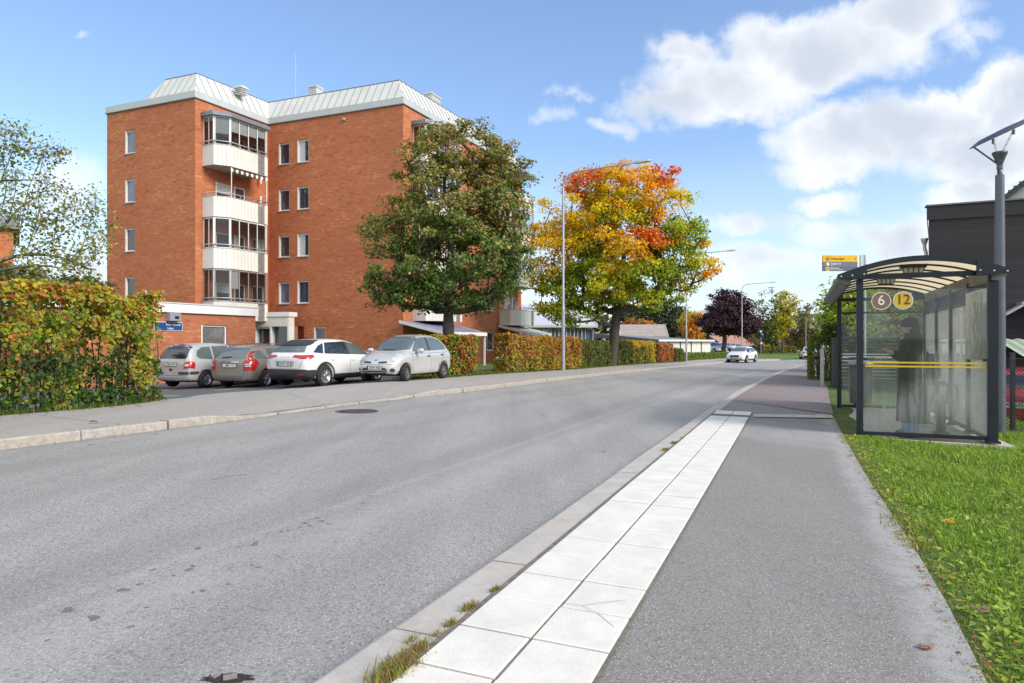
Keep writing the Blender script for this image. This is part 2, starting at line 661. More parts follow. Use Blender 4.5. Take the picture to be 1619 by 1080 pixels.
# ------------------------------------------------------------------ ground materials
def asphalt_mat(name, base, stone, red=0.0, streak=.12, spots=0.0, wet=0.0, grain=1.0, mode=None):
    m, q, o = new_mat(name)
    tc = q.n('ShaderNodeTexCoord').outputs['Object']
    p = q.n('ShaderNodeBsdfPrincipled')
    v = q.n('ShaderNodeTexVoronoi')
    q.put(v.inputs['Vector'], tc)
    v.inputs['Scale'].default_value = 85.0
    wn = q.n('ShaderNodeTexWhiteNoise')
    q.put(wn.inputs['Vector'], v.outputs['Position'])
    grit = q.noise(tc, 160.0, 3, .7)
    st = q.m('MULTIPLY', q.ramp(wn.outputs['Value'], .45, .98), q.ramp(v.outputs['Distance'], .55, .15))
    dkst = q.ramp(wn.outputs['Value'], .30, .02)
    cc = q.mix(q.ramp(grit, .25, .75), tuple(x * .74 for x in base) + (1,), tuple(x * 1.24 for x in base) + (1,))
    cc = q.mix(q.m('MULTIPLY', st, .85 * grain), cc, tuple(stone) + (1,))
    cc = q.mix(q.m('MULTIPLY', dkst, .55 * grain), cc, tuple(x * .4 for x in base) + (1,))
    pink = q.m('MULTIPLY', q.ramp(wn.outputs['Color'], .80, .95), st)
    cc = q.mix(q.m('MULTIPLY', pink, .5), cc, (.50, .33, .27, 1))
    # wheel tracks and worn bands run along the road
    al = q.mapping(tc, rot=(0, 0, R(23.5)), scale=(1.0, .05, 1))
    s1 = q.noise(al, 1.1, 4, .55)
    s2 = q.noise(q.mapping(tc, rot=(0, 0, R(23.5)), scale=(1.0, .16, 1)), 3.3, 5, .6)
    big = q.noise(tc, .22, 4, .6)
    f = q.m('ADD', q.m('MULTIPLY', s1, .6), q.m('ADD', q.m('MULTIPLY', s2, .25), q.m('MULTIPLY', big, .35)))
    cc = q.mix(q.ramp(f, .42, .78), q.mix(1.0, cc, (1 - streak,) * 3 + (1,), 'MULTIPLY'), q.mix(1.0, cc, (1 + streak,) * 3 + (1,), 'MULTIPLY'))
    mid = q.noise(tc, 2.3, 6, .65)
    cc = q.mix(q.ramp(mid, .5, .8, 0, .22), cc, tuple(x * .7 for x in base) + (1,))
    if spots:
        sv = q.n('ShaderNodeTexVoronoi')
        q.put(sv.inputs['Vector'], q.vm('ADD', tc, q.vm('MULTIPLY', q.n('ShaderNodeTexNoise').outputs['Color'], (.25, .25, 0))))
        sv.inputs['Scale'].default_value = 1.5
        sw = q.n('ShaderNodeTexWhiteNoise')
        q.put(sw.inputs['Vector'], sv.outputs['Position'])
        sp = q.m('MULTIPLY', q.ramp(sv.outputs['Distance'], .085, .05), q.ramp(sw.outputs['Value'], .70, .75))
        cc = q.mix(q.m('MULTIPLY', sp, spots), cc, tuple(x * .35 for x in base) + (1,))
    if mode:
        sx = q.n('ShaderNodeSeparateXYZ')
        q.put(sx.inputs[0], q.n('ShaderNodeUVMap').outputs[0])
        V = sx.outputs[1]
        wob = q.m('MULTIPLY', q.m('SUBTRACT', q.noise(tc, 1.6, 6, .7), .5), .10)
        fine = q.noise(tc, 14, 5, .7)
    if mode == 'road':
        # paving seam with frayed grit, polished wheel tracks, patched lane edge
        V2 = q.m('ADD', V, q.m('MULTIPLY', wob, .06))
        dse = q.m('ABSOLUTE', q.m('SUBTRACT', V2, SEAM_V))
        seam = q.m('MULTIPLY', q.ramp(dse, .011, .003), q.ramp(fine, .35, .6))
        cc = q.mix(q.m('MULTIPLY', seam, .32), cc, (.50, .47, .42, 1))
        dk2 = q.m('MULTIPLY', q.ramp(q.m('ABSOLUTE', q.m('SUBTRACT', V2, SEAM_V - .055)), .05, .0), q.ramp(big, .3, .6))
        cc = q.mix(q.m('MULTIPLY', dk2, .22), cc, tuple(x * .45 for x in base) + (1,))
        lt2 = q.m('MULTIPLY', q.ramp(q.m('ABSOLUTE', q.m('SUBTRACT', V2, SEAM_V + .06)), .06, .0), q.ramp(mid, .3, .6))
        cc = q.mix(q.m('MULTIPLY', lt2, .30), cc, tuple(min(1, x * 1.45) for x in base) + (1,))
        for vc, wd_, am in ((.20, .07, .20), (.40, .06, .16), (.74, .07, .16), (.90, .05, .14)):
            tr_ = q.ramp(q.m('ABSOLUTE', q.m('SUBTRACT', q.m('ADD', V, q.m('MULTIPLY', wob, .3)), vc)), wd_, .0)
            cc = q.mix(q.m('MULTIPLY', tr_, am), cc, tuple(x * .55 for x in base) + (1,))
        gut = q.m('MULTIPLY', q.ramp(q.m('ADD', V, q.m('MULTIPLY', wob, .15)), .035, .0), q.ramp(fine, .3, .6))
        cc = q.mix(q.m('MULTIPLY', gut, .5), cc, (.13, .11, .09, 1))
    if mode == 'walk':
        e1 = q.m('MULTIPLY', q.ramp(q.m('ADD', V, q.m('MULTIPLY', wob, 1.6)), .86, .95), q.ramp(fine, .25, .6))
        cc = q.mix(q.m('MULTIPLY', e1, .72), cc, (.40, .395, .39, 1))
        for (c_, sc_) in ((PATCH1, (.75, .55, 0)), (PATCH2, (.9, 1.3, 0))):
            dd = q.vm('LENGTH', q.vm('MULTIPLY', q.vm('SUBTRACT', tc, (c_[0], c_[1], 0)), sc_))
            pm = q.m('MULTIPLY', q.ramp(q.m('ADD', dd, q.m('MULTIPLY', wob, 6.0)), 1.0, .80), .42)
            cc = q.mix(pm, cc, (.34, .34, .345, 1))
    if red:
        cc = q.mix(red, cc, (.30, .19, .17, 1))
    q.put(p.inputs['Base Color'], cc)
    q.put(p.inputs['Roughness'], q.ramp(grit, .2, .8, .72, .95))
    b = q.n('ShaderNodeBump')
    b.inputs['Strength'].default_value = .55
    b.inputs['Distance'].default_value = .006
    q.put(b.inputs['Height'], q.m('ADD', st, q.m('MULTIPLY', grit, .6)))
    q.put(p.inputs['Normal'], b.outputs[0])
    q.nt.links.new(p.outputs[0], o.inputs[0])
    return m


PATCH1 = ray_ground(1270, 685, .1)
PATCH2 = ray_ground(1330, 690, .1)
PATCH3 = ray_ground(1452, 960, .1)


def _seamv():
    r_ = []
    for uv_ in ((40, 972), (330, 868), (600, 782)):
        x_, y_ = ray_ground(*uv_)
        dl_ = abs(float(signed_dist(KLs, x_, y_)[0]))
        dr_ = abs(float(signed_dist(KRs, x_, y_)[0]))
        r_.append(dl_ / (dl_ + dr_))
    return sum(r_) / 3


SEAM_V = _seamv()
M = {}
M['road'] = asphalt_mat('road_asphalt', (.305, .298, .285), (.66, .64, .62), spots=.8, mode='road')
M['walk'] = asphalt_mat('pavement_asphalt', (.235, .226, .212), (.55, .54, .52), streak=.06, grain=.8, mode='walk')
M['walk_red'] = asphalt_mat('red_pavement_asphalt', (.235, .205, .20), (.42, .38, .38), red=.10, streak=.08)
M['walk_left'] = asphalt_mat('old_pavement_asphalt', (.36, .335, .31), (.60, .56, .53), streak=.07)
M['lot'] = asphalt_mat('car_park_asphalt', (.105, .11, .12), (.30, .31, .32), streak=.05)
M['patch'] = asphalt_mat('worn_patch_asphalt', (.30, .30, .305), (.55, .55, .56), streak=.05)


def stone_mat(name, c, c2, rough=.85, scale=14):
    m, q, o = new_mat(name)
    tc = q.n('ShaderNodeTexCoord').outputs['Object']
    p = q.n('ShaderNodeBsdfPrincipled')
    f = q.noise(tc, scale, 6, .7)
    f2 = q.noise(tc, 160, 2, .6)
    f3 = q.noise(tc, 1.7, 3, .5)
    cc = q.mix(q.ramp(f, .35, .65), c, c2)
    cc = q.mix(q.ramp(f2, .5, .75, 0, .3), cc, tuple(x * .6 for x in c[:3]) + (1,))
    cc = q.mix(q.ramp(f3, .45, .7, 0, .22), cc, (c[0] * .95, c[1] * .8, c[2] * .66, 1))
    q.put(p.inputs['Base Color'], cc)
    p.inputs['Roughness'].default_value = rough
    b = q.n('ShaderNodeBump')
    b.inputs['Strength'].default_value = .6
    b.inputs['Distance'].default_value = .012
    q.put(b.inputs['Height'], q.m('ADD', f, q.m('MULTIPLY', f2, .4)))
    q.put(p.inputs['Normal'], b.outputs[0])
    q.nt.links.new(p.outputs[0], o.inputs[0])
    return m


M['granite'] = stone_mat('granite_kerb', (.47, .44, .395, 1), (.33, .30, .265, 1))
M['kerbcon'] = stone_mat('concrete_kerb', (.49, .465, .43, 1), (.41, .385, .355, 1), scale=5)
M['slab'] = stone_mat('pale_concrete_slab', (.52, .50, .47, 1), (.46, .44, .41, 1), scale=3)
M['tile'] = pmat('white_paving_slab', (.70, .682, .625), .65, var=.06, scale=5, bump=.35, bscale=120, dirt=.22)
M['joint'] = pmat('dark_joint_sand', (.16, .145, .12), .95, var=.3, scale=30)
M['paint'] = pmat('road_marking_paint', (.72, .72, .70), .7, var=.08, scale=9, dirt=.3)


def grass_ground_mat():
    m, q, o = new_mat('lawn_soil_and_moss')
    tc = q.n('ShaderNodeTexCoord').outputs['Object']
    p = q.n('ShaderNodeBsdfPrincipled')
    f = q.noise(tc, 2.2, 6, .65)
    f2 = q.noise(tc, 45, 4, .7)
    cc = q.mix(q.ramp(f, .35, .65), (.075, .14, .022, 1), (.14, .21, .035, 1))
    cc = q.mix(q.ramp(f2, .45, .75, 0, .7), cc, (.05, .075, .02, 1))
    q.put(p.inputs['Base Color'], cc)
    p.inputs['Roughness'].default_value = .95
    b = q.n('ShaderNodeBump')
    b.inputs['Strength'].default_value = 1
    b.inputs['Distance'].default_value = .04
    q.put(b.inputs['Height'], f2)
    q.put(p.inputs['Normal'], b.outputs[0])
    q.nt.links.new(p.outputs[0], o.inputs[0])
    return m


M['ground'] = grass_ground_mat()
M['soil'] = pmat('litter_soil', (.12, .085, .055), .95, var=.45, scale=20, bump=.8, bscale=80)


def sheet(name, A, B, n, offA, offB, zf, mat, nu=None, kind='structure', zfB=None):
    """ribbon between two polylines resampled to nu stations"""
    nu = nu or 120
    A = smooth_line(A, nu, 0)
    B = smooth_line(B, nu, 0)
    v = []
    for j in range(n + 1):
        t = j / n
        P = A * (1 - t) + B * t
        z = zf(P[:, 0], P[:, 1]) + offA * (1 - t) + offB * t
        v.append(np.c_[P, z])
    V = np.concatenate(v)
    f = []
    for j in range(n):
        for i in range(nu - 1):
            a = j * nu + i
            f.append((a, a + nu, a + nu + 1, a + 1))
    b = MB()
    b.add([tuple(x) for x in V], f)
    for j in range(n):
        for i in range(nu - 1):
            b.uv[j * (nu - 1) + i] = [(i / nu, j / n), (i / nu, (j + 1) / n), ((i + 1) / nu, (j + 1) / n), ((i + 1) / nu, j / n)]
    o = b.obj(name, mat)
    # face up
    me = o.data
    if me.polygons[0].normal.z < 0:
        me.flip_normals()
    return tag(o, kind=kind)


def offset_line(line, d):
    """shift a polyline to its left by d"""
    L = np.array(line, float)
    t = np.gradient(L, axis=0)
    t /= np.hypot(t[:, 0], t[:, 1])[:, None]
    nrm = np.c_[-t[:, 1], t[:, 0]]
    return L + nrm * d


def cut(line, y0, y1):
    L = np.array(line)
    return L[(L[:, 1] >= y0) & (L[:, 1] <= y1)]


# ---- the big ground sheet (lawns, verges), to the horizon
def axis(vals):
    out_ = []
    for a, b, st in vals:
        out_ += list(np.arange(a, b, st))
    return np.array(out_)


gx = axis([(-900, -200, 100), (-200, -60, 14), (-60, -24, 3), (-24, 30, .5), (30, 60, 2), (60, 200, 14), (200, 1001, 100)])
gy = axis([(-200, -20, 20), (-20, 0, 2), (0, 50, .5), (50, 100, 2), (100, 260, 16), (260, 1400, 120)])
GX, GY = np.meshgrid(gx, gy)
GZ = gz(GX.ravel(), GY.ravel()).reshape(GX.shape)
GZ = np.where(np.abs(GX) > 80, np.clip(GZ, -1.1, .2), GZ) - .05
nx = len(gx)
b = MB()
b.add(np.c_[GX.ravel(), GY.ravel(), GZ.ravel()].tolist(),
      [(j * nx + i, j * nx + i + 1, (j + 1) * nx + i + 1, (j + 1) * nx + i) for j in range(len(gy) - 1) for i in range(nx - 1)], smooth=True)
tag(b.obj('ground', M['ground']), kind='structure')

# ---- road
sheet('road', KLs, KRs, 14, .004, .004, plane_z, M['road'], 200)
# far junction: road widens and bends away to the left behind the island
b = MB()
far = [at(1120, 556, 110), at(1150, 561, 92), at(1210, 566.5, 78), at(1240, 564.0, 84), at(1300, 569, 80), at(1345, 566, 95), at(1345, 557, 125), at(1190, 556.5, 128), at(1100, 554, 130)]
b.add([(p.x, p.y, float(plane_z(p.x, p.y)) + .008) for p in far], [tuple(range(len(far)))])
tag(b.obj('road', M['road']), kind='structure')

# ---- left kerb of split granite, with joints; lowered across the car park entrance
def kerb(name, line, side, width, hfun, mat, prof, seg=(1.0, 1.3), jitter=.01, start=0.0):
    L = smooth_line(line, 1500, 0)
    d = np.r_[0, np.cumsum(np.hypot(*(L[1:] - L[:-1]).T))]
    b = MB()
    s = start
    while s < d[-1] - .3:
        ln = random.uniform(*seg)
        e = min(s + ln - (.028 if side > 0 else .012), d[-1] - .01)
        js = [(random.uniform(-jitter, jitter)) for _ in range(2)]
        st = np.linspace(s, e, 5)
        rings = []
        for k, t in enumerate(st):
            P = np.array([np.interp(t, d, L[:, 0]), np.interp(t, d, L[:, 1])])
            Q = np.array([np.interp(min(t + .05, d[-1]), d, L[:, 0]), np.interp(min(t + .05, d[-1]), d, L[:, 1])])
            P0 = np.array([np.interp(t - .05, d, L[:, 0]), np.interp(t - .05, d, L[:, 1])])
            tt = (Q - P0) / np.hypot(*(Q - P0))
            nn = np.array([-tt[1], tt[0]]) * side
            h = hfun(P[0], P[1])
            z = float(plane_z(P[0], P[1]))
            ring = []
            for (o_, hh) in prof:
                w = P + nn * (o_ * width + js[0] + (random.uniform(-1, 1) * jitter * .5))
                ring.append((w[0], w[1], z + hh * h + (0 if hh <= 0 else js[1] * .5 + random.uniform(-1, 1) * jitter * .3)))
            rings.append(ring)
        n = len(prof)
        vs = [q for r_ in rings for q in r_]
        fs = []
        for i in range(4):
            for k in range(n - 1):
                fs.append((i * n + k, i * n + k + 1, (i + 1) * n + k + 1, (i + 1) * n + k))
        fs.append(tuple(range(n)))
        fs.append(tuple(reversed([4 * n + k for k in range(n)])))
        b.add(vs, fs)
        s += ln
    o = b.obj(name, mat)
    import bmesh
    bm = bmesh.new()
    bm.from_mesh(o.data)
    bmesh.ops.recalc_face_normals(bm, faces=bm.faces)
    bm.to_mesh(o.data)
    bm.free()
    return tag(o, kind='structure')


def kh_left(x, y):
    # dropped where cars drive into the car park
    t = smooth01((y - 10.5) / 1.2) * (1 - smooth01((y - 15.8) / 1.6))
    return float(.125 - .08 * t)


kerb('kerb', KLs[:140], 1, .17, kh_left, M['granite'], [(0, -.2), (0.02, .0), (.03, .85), (.14, 1.0), (1, 1.0), (1, -.2)], seg=(.9, 1.5), jitter=.012)
KW = .335
KR_slope = [(0, -.3), (0, .05), (.30, .92), (.36, 1.0), (1, 1.0), (1, -.3)]
kerb('kerb', KRs, -1, KW, lambda x, y: .10, M['kerbcon'], KR_slope, seg=(1.0, 1.0), jitter=.003, start=.35)

# ---- left pavement
KLi = offset_line(KLs, .17)
back_px = [(0, 660, 0), (60, 655, 0), (150, 646, 0), (222, 639, 0)]


def ray_left(u, v):
    return ray_ground(u, v, 0, lambda X, Y: float(left_z(np.array([X]), np.array([Y]))[0]))


WB = [ray_left(u, v) for u, v in [(0, 657), (120, 648), (240, 638)]]
WB += [ray_left(u, v) for u, v in [(300, 625), (426, 615.6), (567, 607), (640, 601.5), (708, 597), (780, 591.5), (850, 587.5), (921, 583), (984, 577.5), (1080, 572)]]
print('WB', [tuple(round(float(c), 1) for c in p) for p in WB])
WBx = extend_back(WB[:3], 16)[:2] + WB + [(20.2, 75), (25, 84)]
WBs = smooth_line(WBx, 150, 2)


def lsheet_z(x, y):
    return left_z(x, y)


def kerbtop_left(A, B, n, name, mat, nu=170):
    A = smooth_line(A, nu, 0)
    B = smooth_line(B, nu, 0)
    v = []
    for j in range(n + 1):
        t = (j / n) ** 1.2
        P = A * (1 - t) + B * t
        z = left_z(P[:, 0], P[:, 1]) + .004
        kd = np.array([kh_left(x, y) for x, y in P]) - .125
        dl = signed_dist(KLs[::3], P[:, 0], P[:, 1])
        z = z + kd * np.clip(1 - dl / 2.0, 0, 1) - .004
        v.append(np.c_[P, z])
    V = np.concatenate(v)
    b = MB()
    b.add(V.tolist(), [(j * nu + i, (j + 1) * nu + i, (j + 1) * nu + i + 1, j * nu + i + 1) for j in range(n) for i in range(nu - 1)], smooth=True)
    o = b.obj(name, mat)
    if o.data.polygons[0].normal.z < 0:
        o.data.flip_normals()
    return tag(o, kind='structure')


kerbtop_left(KLi[:143], WBs, 10, 'pavement', M['walk_left'])

# ---- car park surface behind the pavement
b = MB()
px = np.arange(-34, 3.0, .8)
py = np.arange(12.0, 36.0, .8)
PXg, PYg = np.meshgrid(px, py)
dwb = signed_dist(WBs, PXg.ravel(), PYg.ravel())
zz = left_z(PXg.ravel(), PYg.ravel()) - .022
nx = len(px)
vs = np.c_[PXg.ravel(), PYg.ravel(), zz]
inside = (dwb > -.5)
hedge_side = (PXg.ravel() < -7.0) & (PYg.ravel() < 14.6)
grass_side = (PXg.ravel() > -3.4 + (PYg.ravel() - 24) * .35)
ok = inside & ~hedge_side & ~(grass_side & (PYg.ravel() > 24.5))
fs = []
for j in range(len(py) - 1):
    for i in range(nx - 1):
        q4 = (j * nx + i, j * nx + i + 1, (j + 1) * nx + i + 1, (j + 1) * nx + i)
        if all(ok[k] for k in q4):
            fs.append(q4)
b.add(vs.tolist(), fs, smooth=True)
tag(b.obj('car_park', M['lot']), kind='structure')

# bay lines in the car park
UD = np.array([.916, -.401])      # towards the right, along the facades
VD = np.array([.401, .916])       # along the street
b = MB()
for k, c in enumerate([(-12.35, 23.2), (-9.75, 22.3), (-7.35, 21.35), (-5.0, 20.4)]):
    P = np.array(c)
    for (a0, a1, w) in [(0, 5.0, .05)]:
        A = P + VD * a0
        B = P + VD * a1
        for s0 in range(5):
            p0 = A + (B - A) * s0 / 5
            p1 = A + (B - A) * (s0 + 1) / 5
            pts = [p0 - UD * w, p0 + UD * w, p1 + UD * w, p1 - UD * w]
            b.quad(*[(float(p[0]), float(p[1]), float(left_z(p[0], p[1])[0]) - .014) for p in pts])
A = np.array((-13.4, 21.2)); B = np.array((-9.75, 19.9))
pts = [A, A + VD * .11, B + VD * .11, B]
b.quad(*[(float(p[0]), float(p[1]), float(left_z(p[0], p[1])[0]) + .004) for p in [pts[0], pts[3], pts[2], pts[1]]])
tag(b.obj('bay_markings', M['paint']), kind='structure')

# ---- right pavement, tile strip, shelter slab
def rp(u, v, off=.105):
    return ray_ground(u, v, off)


KH = .104
ER = [rp(u, v, .09) for u, v in [(1563, 1080), (1549, 1033), (1514, 971), (1475.5, 912.7), (1417, 823), (1366.6, 749.4), (1341, 702.8), (1318, 660), (1309, 640), (1306, 615), (1297, 600), (1293, 585), (1290, 576)]]
ERx = extend_back(ER, 14) + [(36, 66), (60, 100)]
ERs = smooth_line(ERx, 170, 2)
KRi = offset_line(KRs, -.332)
for q_ in ((655, 1050), (800, 920), (1131, 655)):
    pq = rp(*q_, KH)
    print('kerb gap', q_, signed_dist(KRs, pq[0], pq[1]))
print('ER', [tuple(round(float(c), 1) for c in p) for p in ER])


def rz(x, y):
    return plane_z(x, y) + KH


sheet('pavement', KRi, ERs, 8, -.001, -.012, rz, M['walk'], 200)
# reddish resurfaced stretch beyond the stop
yr0, yr1 = rp(1160, 634)[1], rp(1226, 589.5)[1]
La = cut(KRi, yr0, yr1 + 1)
Rb = smooth_line([rp(1318, 655), rp(1312, 635), rp(1308, 612), rp(1296, 598)], 40, 1)
sheet('pavement', La, Rb, 6, .003, .003, rz, M['walk_red'], 40)
# white paving slabs in two rows beside the kerb
TL0, TL1 = np.array(rp(655, 1050, KH)), np.array(rp(1126, 655, KH))
TR0, TR1 = np.array(rp(942, 1056, KH)), np.array(rp(1190, 655, KH))
tdir = (TR1 - TR0) / np.hypot(*(TR1 - TR0))
nrm = np.array([tdir[1], -tdir[0]])
org = TL0.copy()
wid = float(((TR0 - TL0) @ nrm) + ((TR1 - TL1) @ nrm)) / 2
print('strip width', wid, 'dir', tdir)
jb = MB()
b = MB()
Ltot = float((TL1 - TL0) @ tdir)
pitch = .372
n0 = -9
nrows = int(Ltot / pitch)
gap = .012
S = lambda s, w: org + tdir * s + nrm * (w + (s / Ltot) * float((TL1 - TL0) @ nrm) * 1.0)
rows = list(range(n0, nrows)) + [nrows + 1.0]
for k in rows:
    for c in range(2):
        w0, w1 = c * wid / 2 + gap / 2 + .0, (c + 1) * wid / 2 - gap / 2
        s0, s1 = k * pitch + gap / 2, (k + 1) * pitch - gap / 2
        if k > nrows:
            s0, s1 = k * pitch + .08, (k + 2) * pitch
        z_off = KH + .012 + random.uniform(-.0025, .0025)
        jx = random.uniform(-.003, .003)
        cs = [S(s0 + jx, w0), S(s0 + jx, w1), S(s1 + jx, w1), S(s1 + jx, w0)]
        e = .006
        ci = [S(s0 + jx + e, w0 + e), S(s0 + jx + e, w1 - e), S(s1 + jx - e, w1 - e), S(s1 + jx - e, w0 + e)]
        tl = random.uniform(-.002, .002)
        vv_ = [(p[0], p[1], float(plane_z(p[0], p[1])) + z_off - .03) for p in cs]
        vv_ += [(p[0], p[1], float(plane_z(p[0], p[1])) + z_off - .004) for p in cs]
        vv_ += [(p[0], p[1], float(plane_z(p[0], p[1])) + z_off + (tl if q_ < 2 else -tl)) for q_, p in enumerate(ci)]
        fs = [(0, 1, 5, 4), (1, 2, 6, 5), (2, 3, 7, 6), (3, 0, 4, 7), (4, 5, 9, 8), (5, 6, 10, 9), (6, 7, 11, 10), (7, 4, 8, 11), (8, 9, 10, 11)]
        b.add(vv_, fs)
tag(b.obj('white_paving_slabs', M['tile']), kind='structure')
s0, s1 = n0 * pitch, (nrows + 3) * pitch
st = np.linspace(s0, s1, 60)
A = [S(s, -.028) for s in st]
B = [S(s, wid + .008) for s in st]
sheet('slab_bedding', A, B, 2, .004, .004, rz, M['joint'], 60)
# crack in one slab: a thin dark groove filled with soil
ck = [rp(893, 958, KH), rp(921, 962, KH), rp(945, 975, KH), rp(970, 996, KH)]
ck2 = [rp(921, 962, KH), rp(945, 958, KH), rp(990, 953, KH)]
b = MB()
for ln in (ck, ck2):
    P = [(x, y, float(plane_z(x, y)) + KH + .0145) for x, y in ln]
    for a_, b_ in zip(P[:-1], P[1:]):
        d_ = Vector(b_) - Vector(a_)
        n_ = Vector((-d_.y, d_.x, 0)).normalized() * .0012
        b.quad(tuple(Vector(a_) - n_), tuple(Vector(b_) - n_), tuple(Vector(b_) + n_), tuple(Vector(a_) + n_))
tag(b.obj('slab_crack', M['joint']), kind='structure')

# row of pale slabs crossing the pavement
b = MB()
for k in range(4):
    ua, ub = 1192 + k * 31.5, 1192 + (k + 1) * 31.5 - .8
    q4 = [rp(ua, 659.5 + k * .5), rp(ub, 660 + k * .5), rp(ub - 2, 655.5 + k * .5), rp(ua - 2, 655 + k * .5)]
    b.quad(*[(x, y, float(rz(x, y)) + .008) for x, y in q4])
o = b.obj('pale_paving_slabs', M['slab'])
tag(o, kind='structure')

# shelter slab
SO = np.array(ray_ground(1359, 697, .0))
SA = np.array([.386, .9225])      # along the street
SB = np.array([.9225, -.386])     # away from the street
print('shelter', SO)


def sp(a, b_, z=0.0):
    P = SO + SA * a + SB * b_
    return Vector((P[0], P[1], z))


b = MB()
zs = [float(plane_z(*(SO + SA * a + SB * b_))) for a, b_ in ((-.1, -.25), (-.1, 1.85), (5.6, 1.85), (5.6, -.25))]
b.prism([tuple(sp(a, b_)[:2]) for a, b_ in ((-.12, -.20), (-.12, 1.85), (5.6, 1.85), (5.6, -.20))], -.5, 0)
# top follows the slope
vsn = []
for (x, y, z) in b.v:
    vsn.append((x, y, float(plane_z(x, y)) + (.062 if z > -.1 else -.3)))
b.v = vsn
tag(b.obj('concrete_slab', M['slab']), kind='structure')

# lawn to the right of the pavement
b = MB()
lx = np.arange(0, 30, .45)
Ln = smooth_line(ERx[:16], 110, 2)
vs = []
for (x, y) in Ln:
    for d_ in lx:
        X = x + d_
        Y = y - d_ * .42
        vs.append((X, Y, float(plane_z(X, Y)) + .085 - .06 * min(1, d_) + .025 * math.sin(X * 2.1) * math.cos(Y * 1.7) * min(1, d_)))
nl = len(lx)
b.add(vs, [(j * nl + i, j * nl + i + 1, (j + 1) * nl + i + 1, (j + 1) * nl + i) for j in range(len(Ln) - 1) for i in range(nl - 1)], smooth=True)
o = b.obj('lawn', M['ground'])
if o.data.polygons[5].normal.z < 0:
    o.data.flip_normals()
tag(o, kind='structure')

# asphalt yard behind the fence on the right
b = MB()
ydx, ydy = np.arange(10.2, 38, .8), np.arange(12.6, 40, .8)
ny_ = len(ydx)
b.add([(x, y, float(plane_z(x, y)) + .13) for y in ydy for x in ydx],
      [(j * ny_ + i, j * ny_ + i + 1, (j + 1) * ny_ + i + 1, (j + 1) * ny_ + i) for j in range(len(ydy) - 1) for i in range(ny_ - 1) if ydx[i] > 10.2 + .42 * (ydy[j] - 11)])
o = b.obj('yard', M['lot'])
if o.data.polygons[0].normal.z < 0:
    o.data.flip_normals()
tag(o, kind='structure')

# manhole cover in the road
mx_, my_ = ray_ground(564, 651)
e = empty('manhole_cover', (mx_, my_, float(plane_z(mx_, my_)) + .004), 0, 'round cast iron manhole cover set in the road near the left kerb', 'manhole cover')
M['iron'] = pmat('cast_iron', (.10, .085, .08), .7, .3, var=.3, scale=30, bump=.6)
b = MB()
b.lathe([(.40, .0), (.40, .008), (.335, .010), (.335, .004)], 40)
b.obj('frame', M['iron'], e)
b = MB()
b.lathe([(.325, .0), (.325, .006), (.0, .006)], 40)
for i in range(-5, 6):
    for j in range(-5, 6):
        if i * i + j * j < 26:
            b.box((i * .055, j * .055, .009), (.034, .034, .006), .785)
b.obj('lid', M['iron'], e)
# broken asphalt hole with stones, bottom edge of the view
hx, hy = ray_ground(360, 1075)
b = MB()
n = 26
ring = [(hx + (.085 + .03 * math.sin(3 * k + 1) + random.uniform(-.01, .01)) * math.cos(k * 2 * math.pi / n) * 1.0, hy + (.04 + random.uniform(-.008, .008)) * math.sin(k * 2 * math.pi / n)) for k in range(n)]
b.add([(x, y, float(plane_z(x, y)) + .009) for x, y in ring], [tuple(range(n))])
zz_ = float(plane_z(hx, hy)) + .01
b.box((hx + .01, hy, zz_ + .003), (.05, .03, .008), .4, 1)
b.box((hx - .05, hy + .008, zz_ + .002), (.03, .02, .01), 1.1, 1)
tag(b.obj('pothole_patch', [pmat('raw_bitumen', (.03, .027, .025), .9, var=.5, scale=60, bump=1), pmat('pinkish_stone', (.27, .235, .22), .8, var=.2, scale=40)]), kind='structure')

# ------------------------------------------------------------------ buildings
M['brick'] = brick_mat('red_brick', (.58, .190, .078, 1), (.48, .150, .060, 1), (.33, .15, .09, 1), light=(.72, .34, .18))
M['brick_annex'] = brick_mat('annex_brick', (.50, .172, .08, 1), (.43, .142, .066, 1), (.30, .145, .09, 1), light=(.62, .29, .16))
M['brick_far'] = brick_mat('far_brick', (.47, .19, .11, 1), (.40, .15, .09, 1), (.35, .2, .14, 1), light=(.60, .28, .16))
M['tin'] = pmat('standing_seam_tin', (.60, .62, .60), .5, .0, var=.05, scale=1.2, dirt=.12)
M['tin_dark'] = pmat('dark_trim_tin', (.16, .17, .18), .5, .2, var=.1)  # even dark grey metal of roof trims, coping and villa roof
M['fascia'] = pmat('roof_fascia_metal', (.50, .53, .54), .45, .1, var=.05, scale=1)
M['white'] = pmat('white_frame_paint', (.78, .79, .80), .45, var=.04, scale=3)
M['panel'] = pmat('balcony_panel_enamel', (.72, .71, .665), .5, var=.05, scale=1.5, dirt=.16)
M['panel_gap'] = pmat('panel_joint', (.28, .27, .25), .8, var=.1)
M['grille'] = pmat('drying_grille_metal', (.42, .41, .39), .5, .3, var=.2)
M['alu'] = pmat('weathered_aluminium', (.50, .50, .51), .4, .5, var=.1, scale=8)
M['galv'] = pmat('galvanised_steel', (.42, .46, .51), .42, .35, var=.08, scale=6)
M['darkroom'] = pmat('dark_room', (.045, .04, .038), .9, var=.4, scale=1.5)
M['curtain'] = pmat('white_curtain', (.55, .55, .54), .85, var=.15, scale=8)
M['blind'] = pmat('pale_roller_blind', (.62, .62, .62), .8, var=.05)
M['glass'] = glass_mat('window_glass')
M['glass_light'] = glass_mat('bright_window_glass', (.11, .15, .21), .05)
M['glass_clear'] = glass_mat('balcony_glazing', (.05, .05, .055), .03, clear=.93)
M['slabcon'] = pmat('balcony_concrete', (.36, .35, .34), .85, var=.15, scale=4)
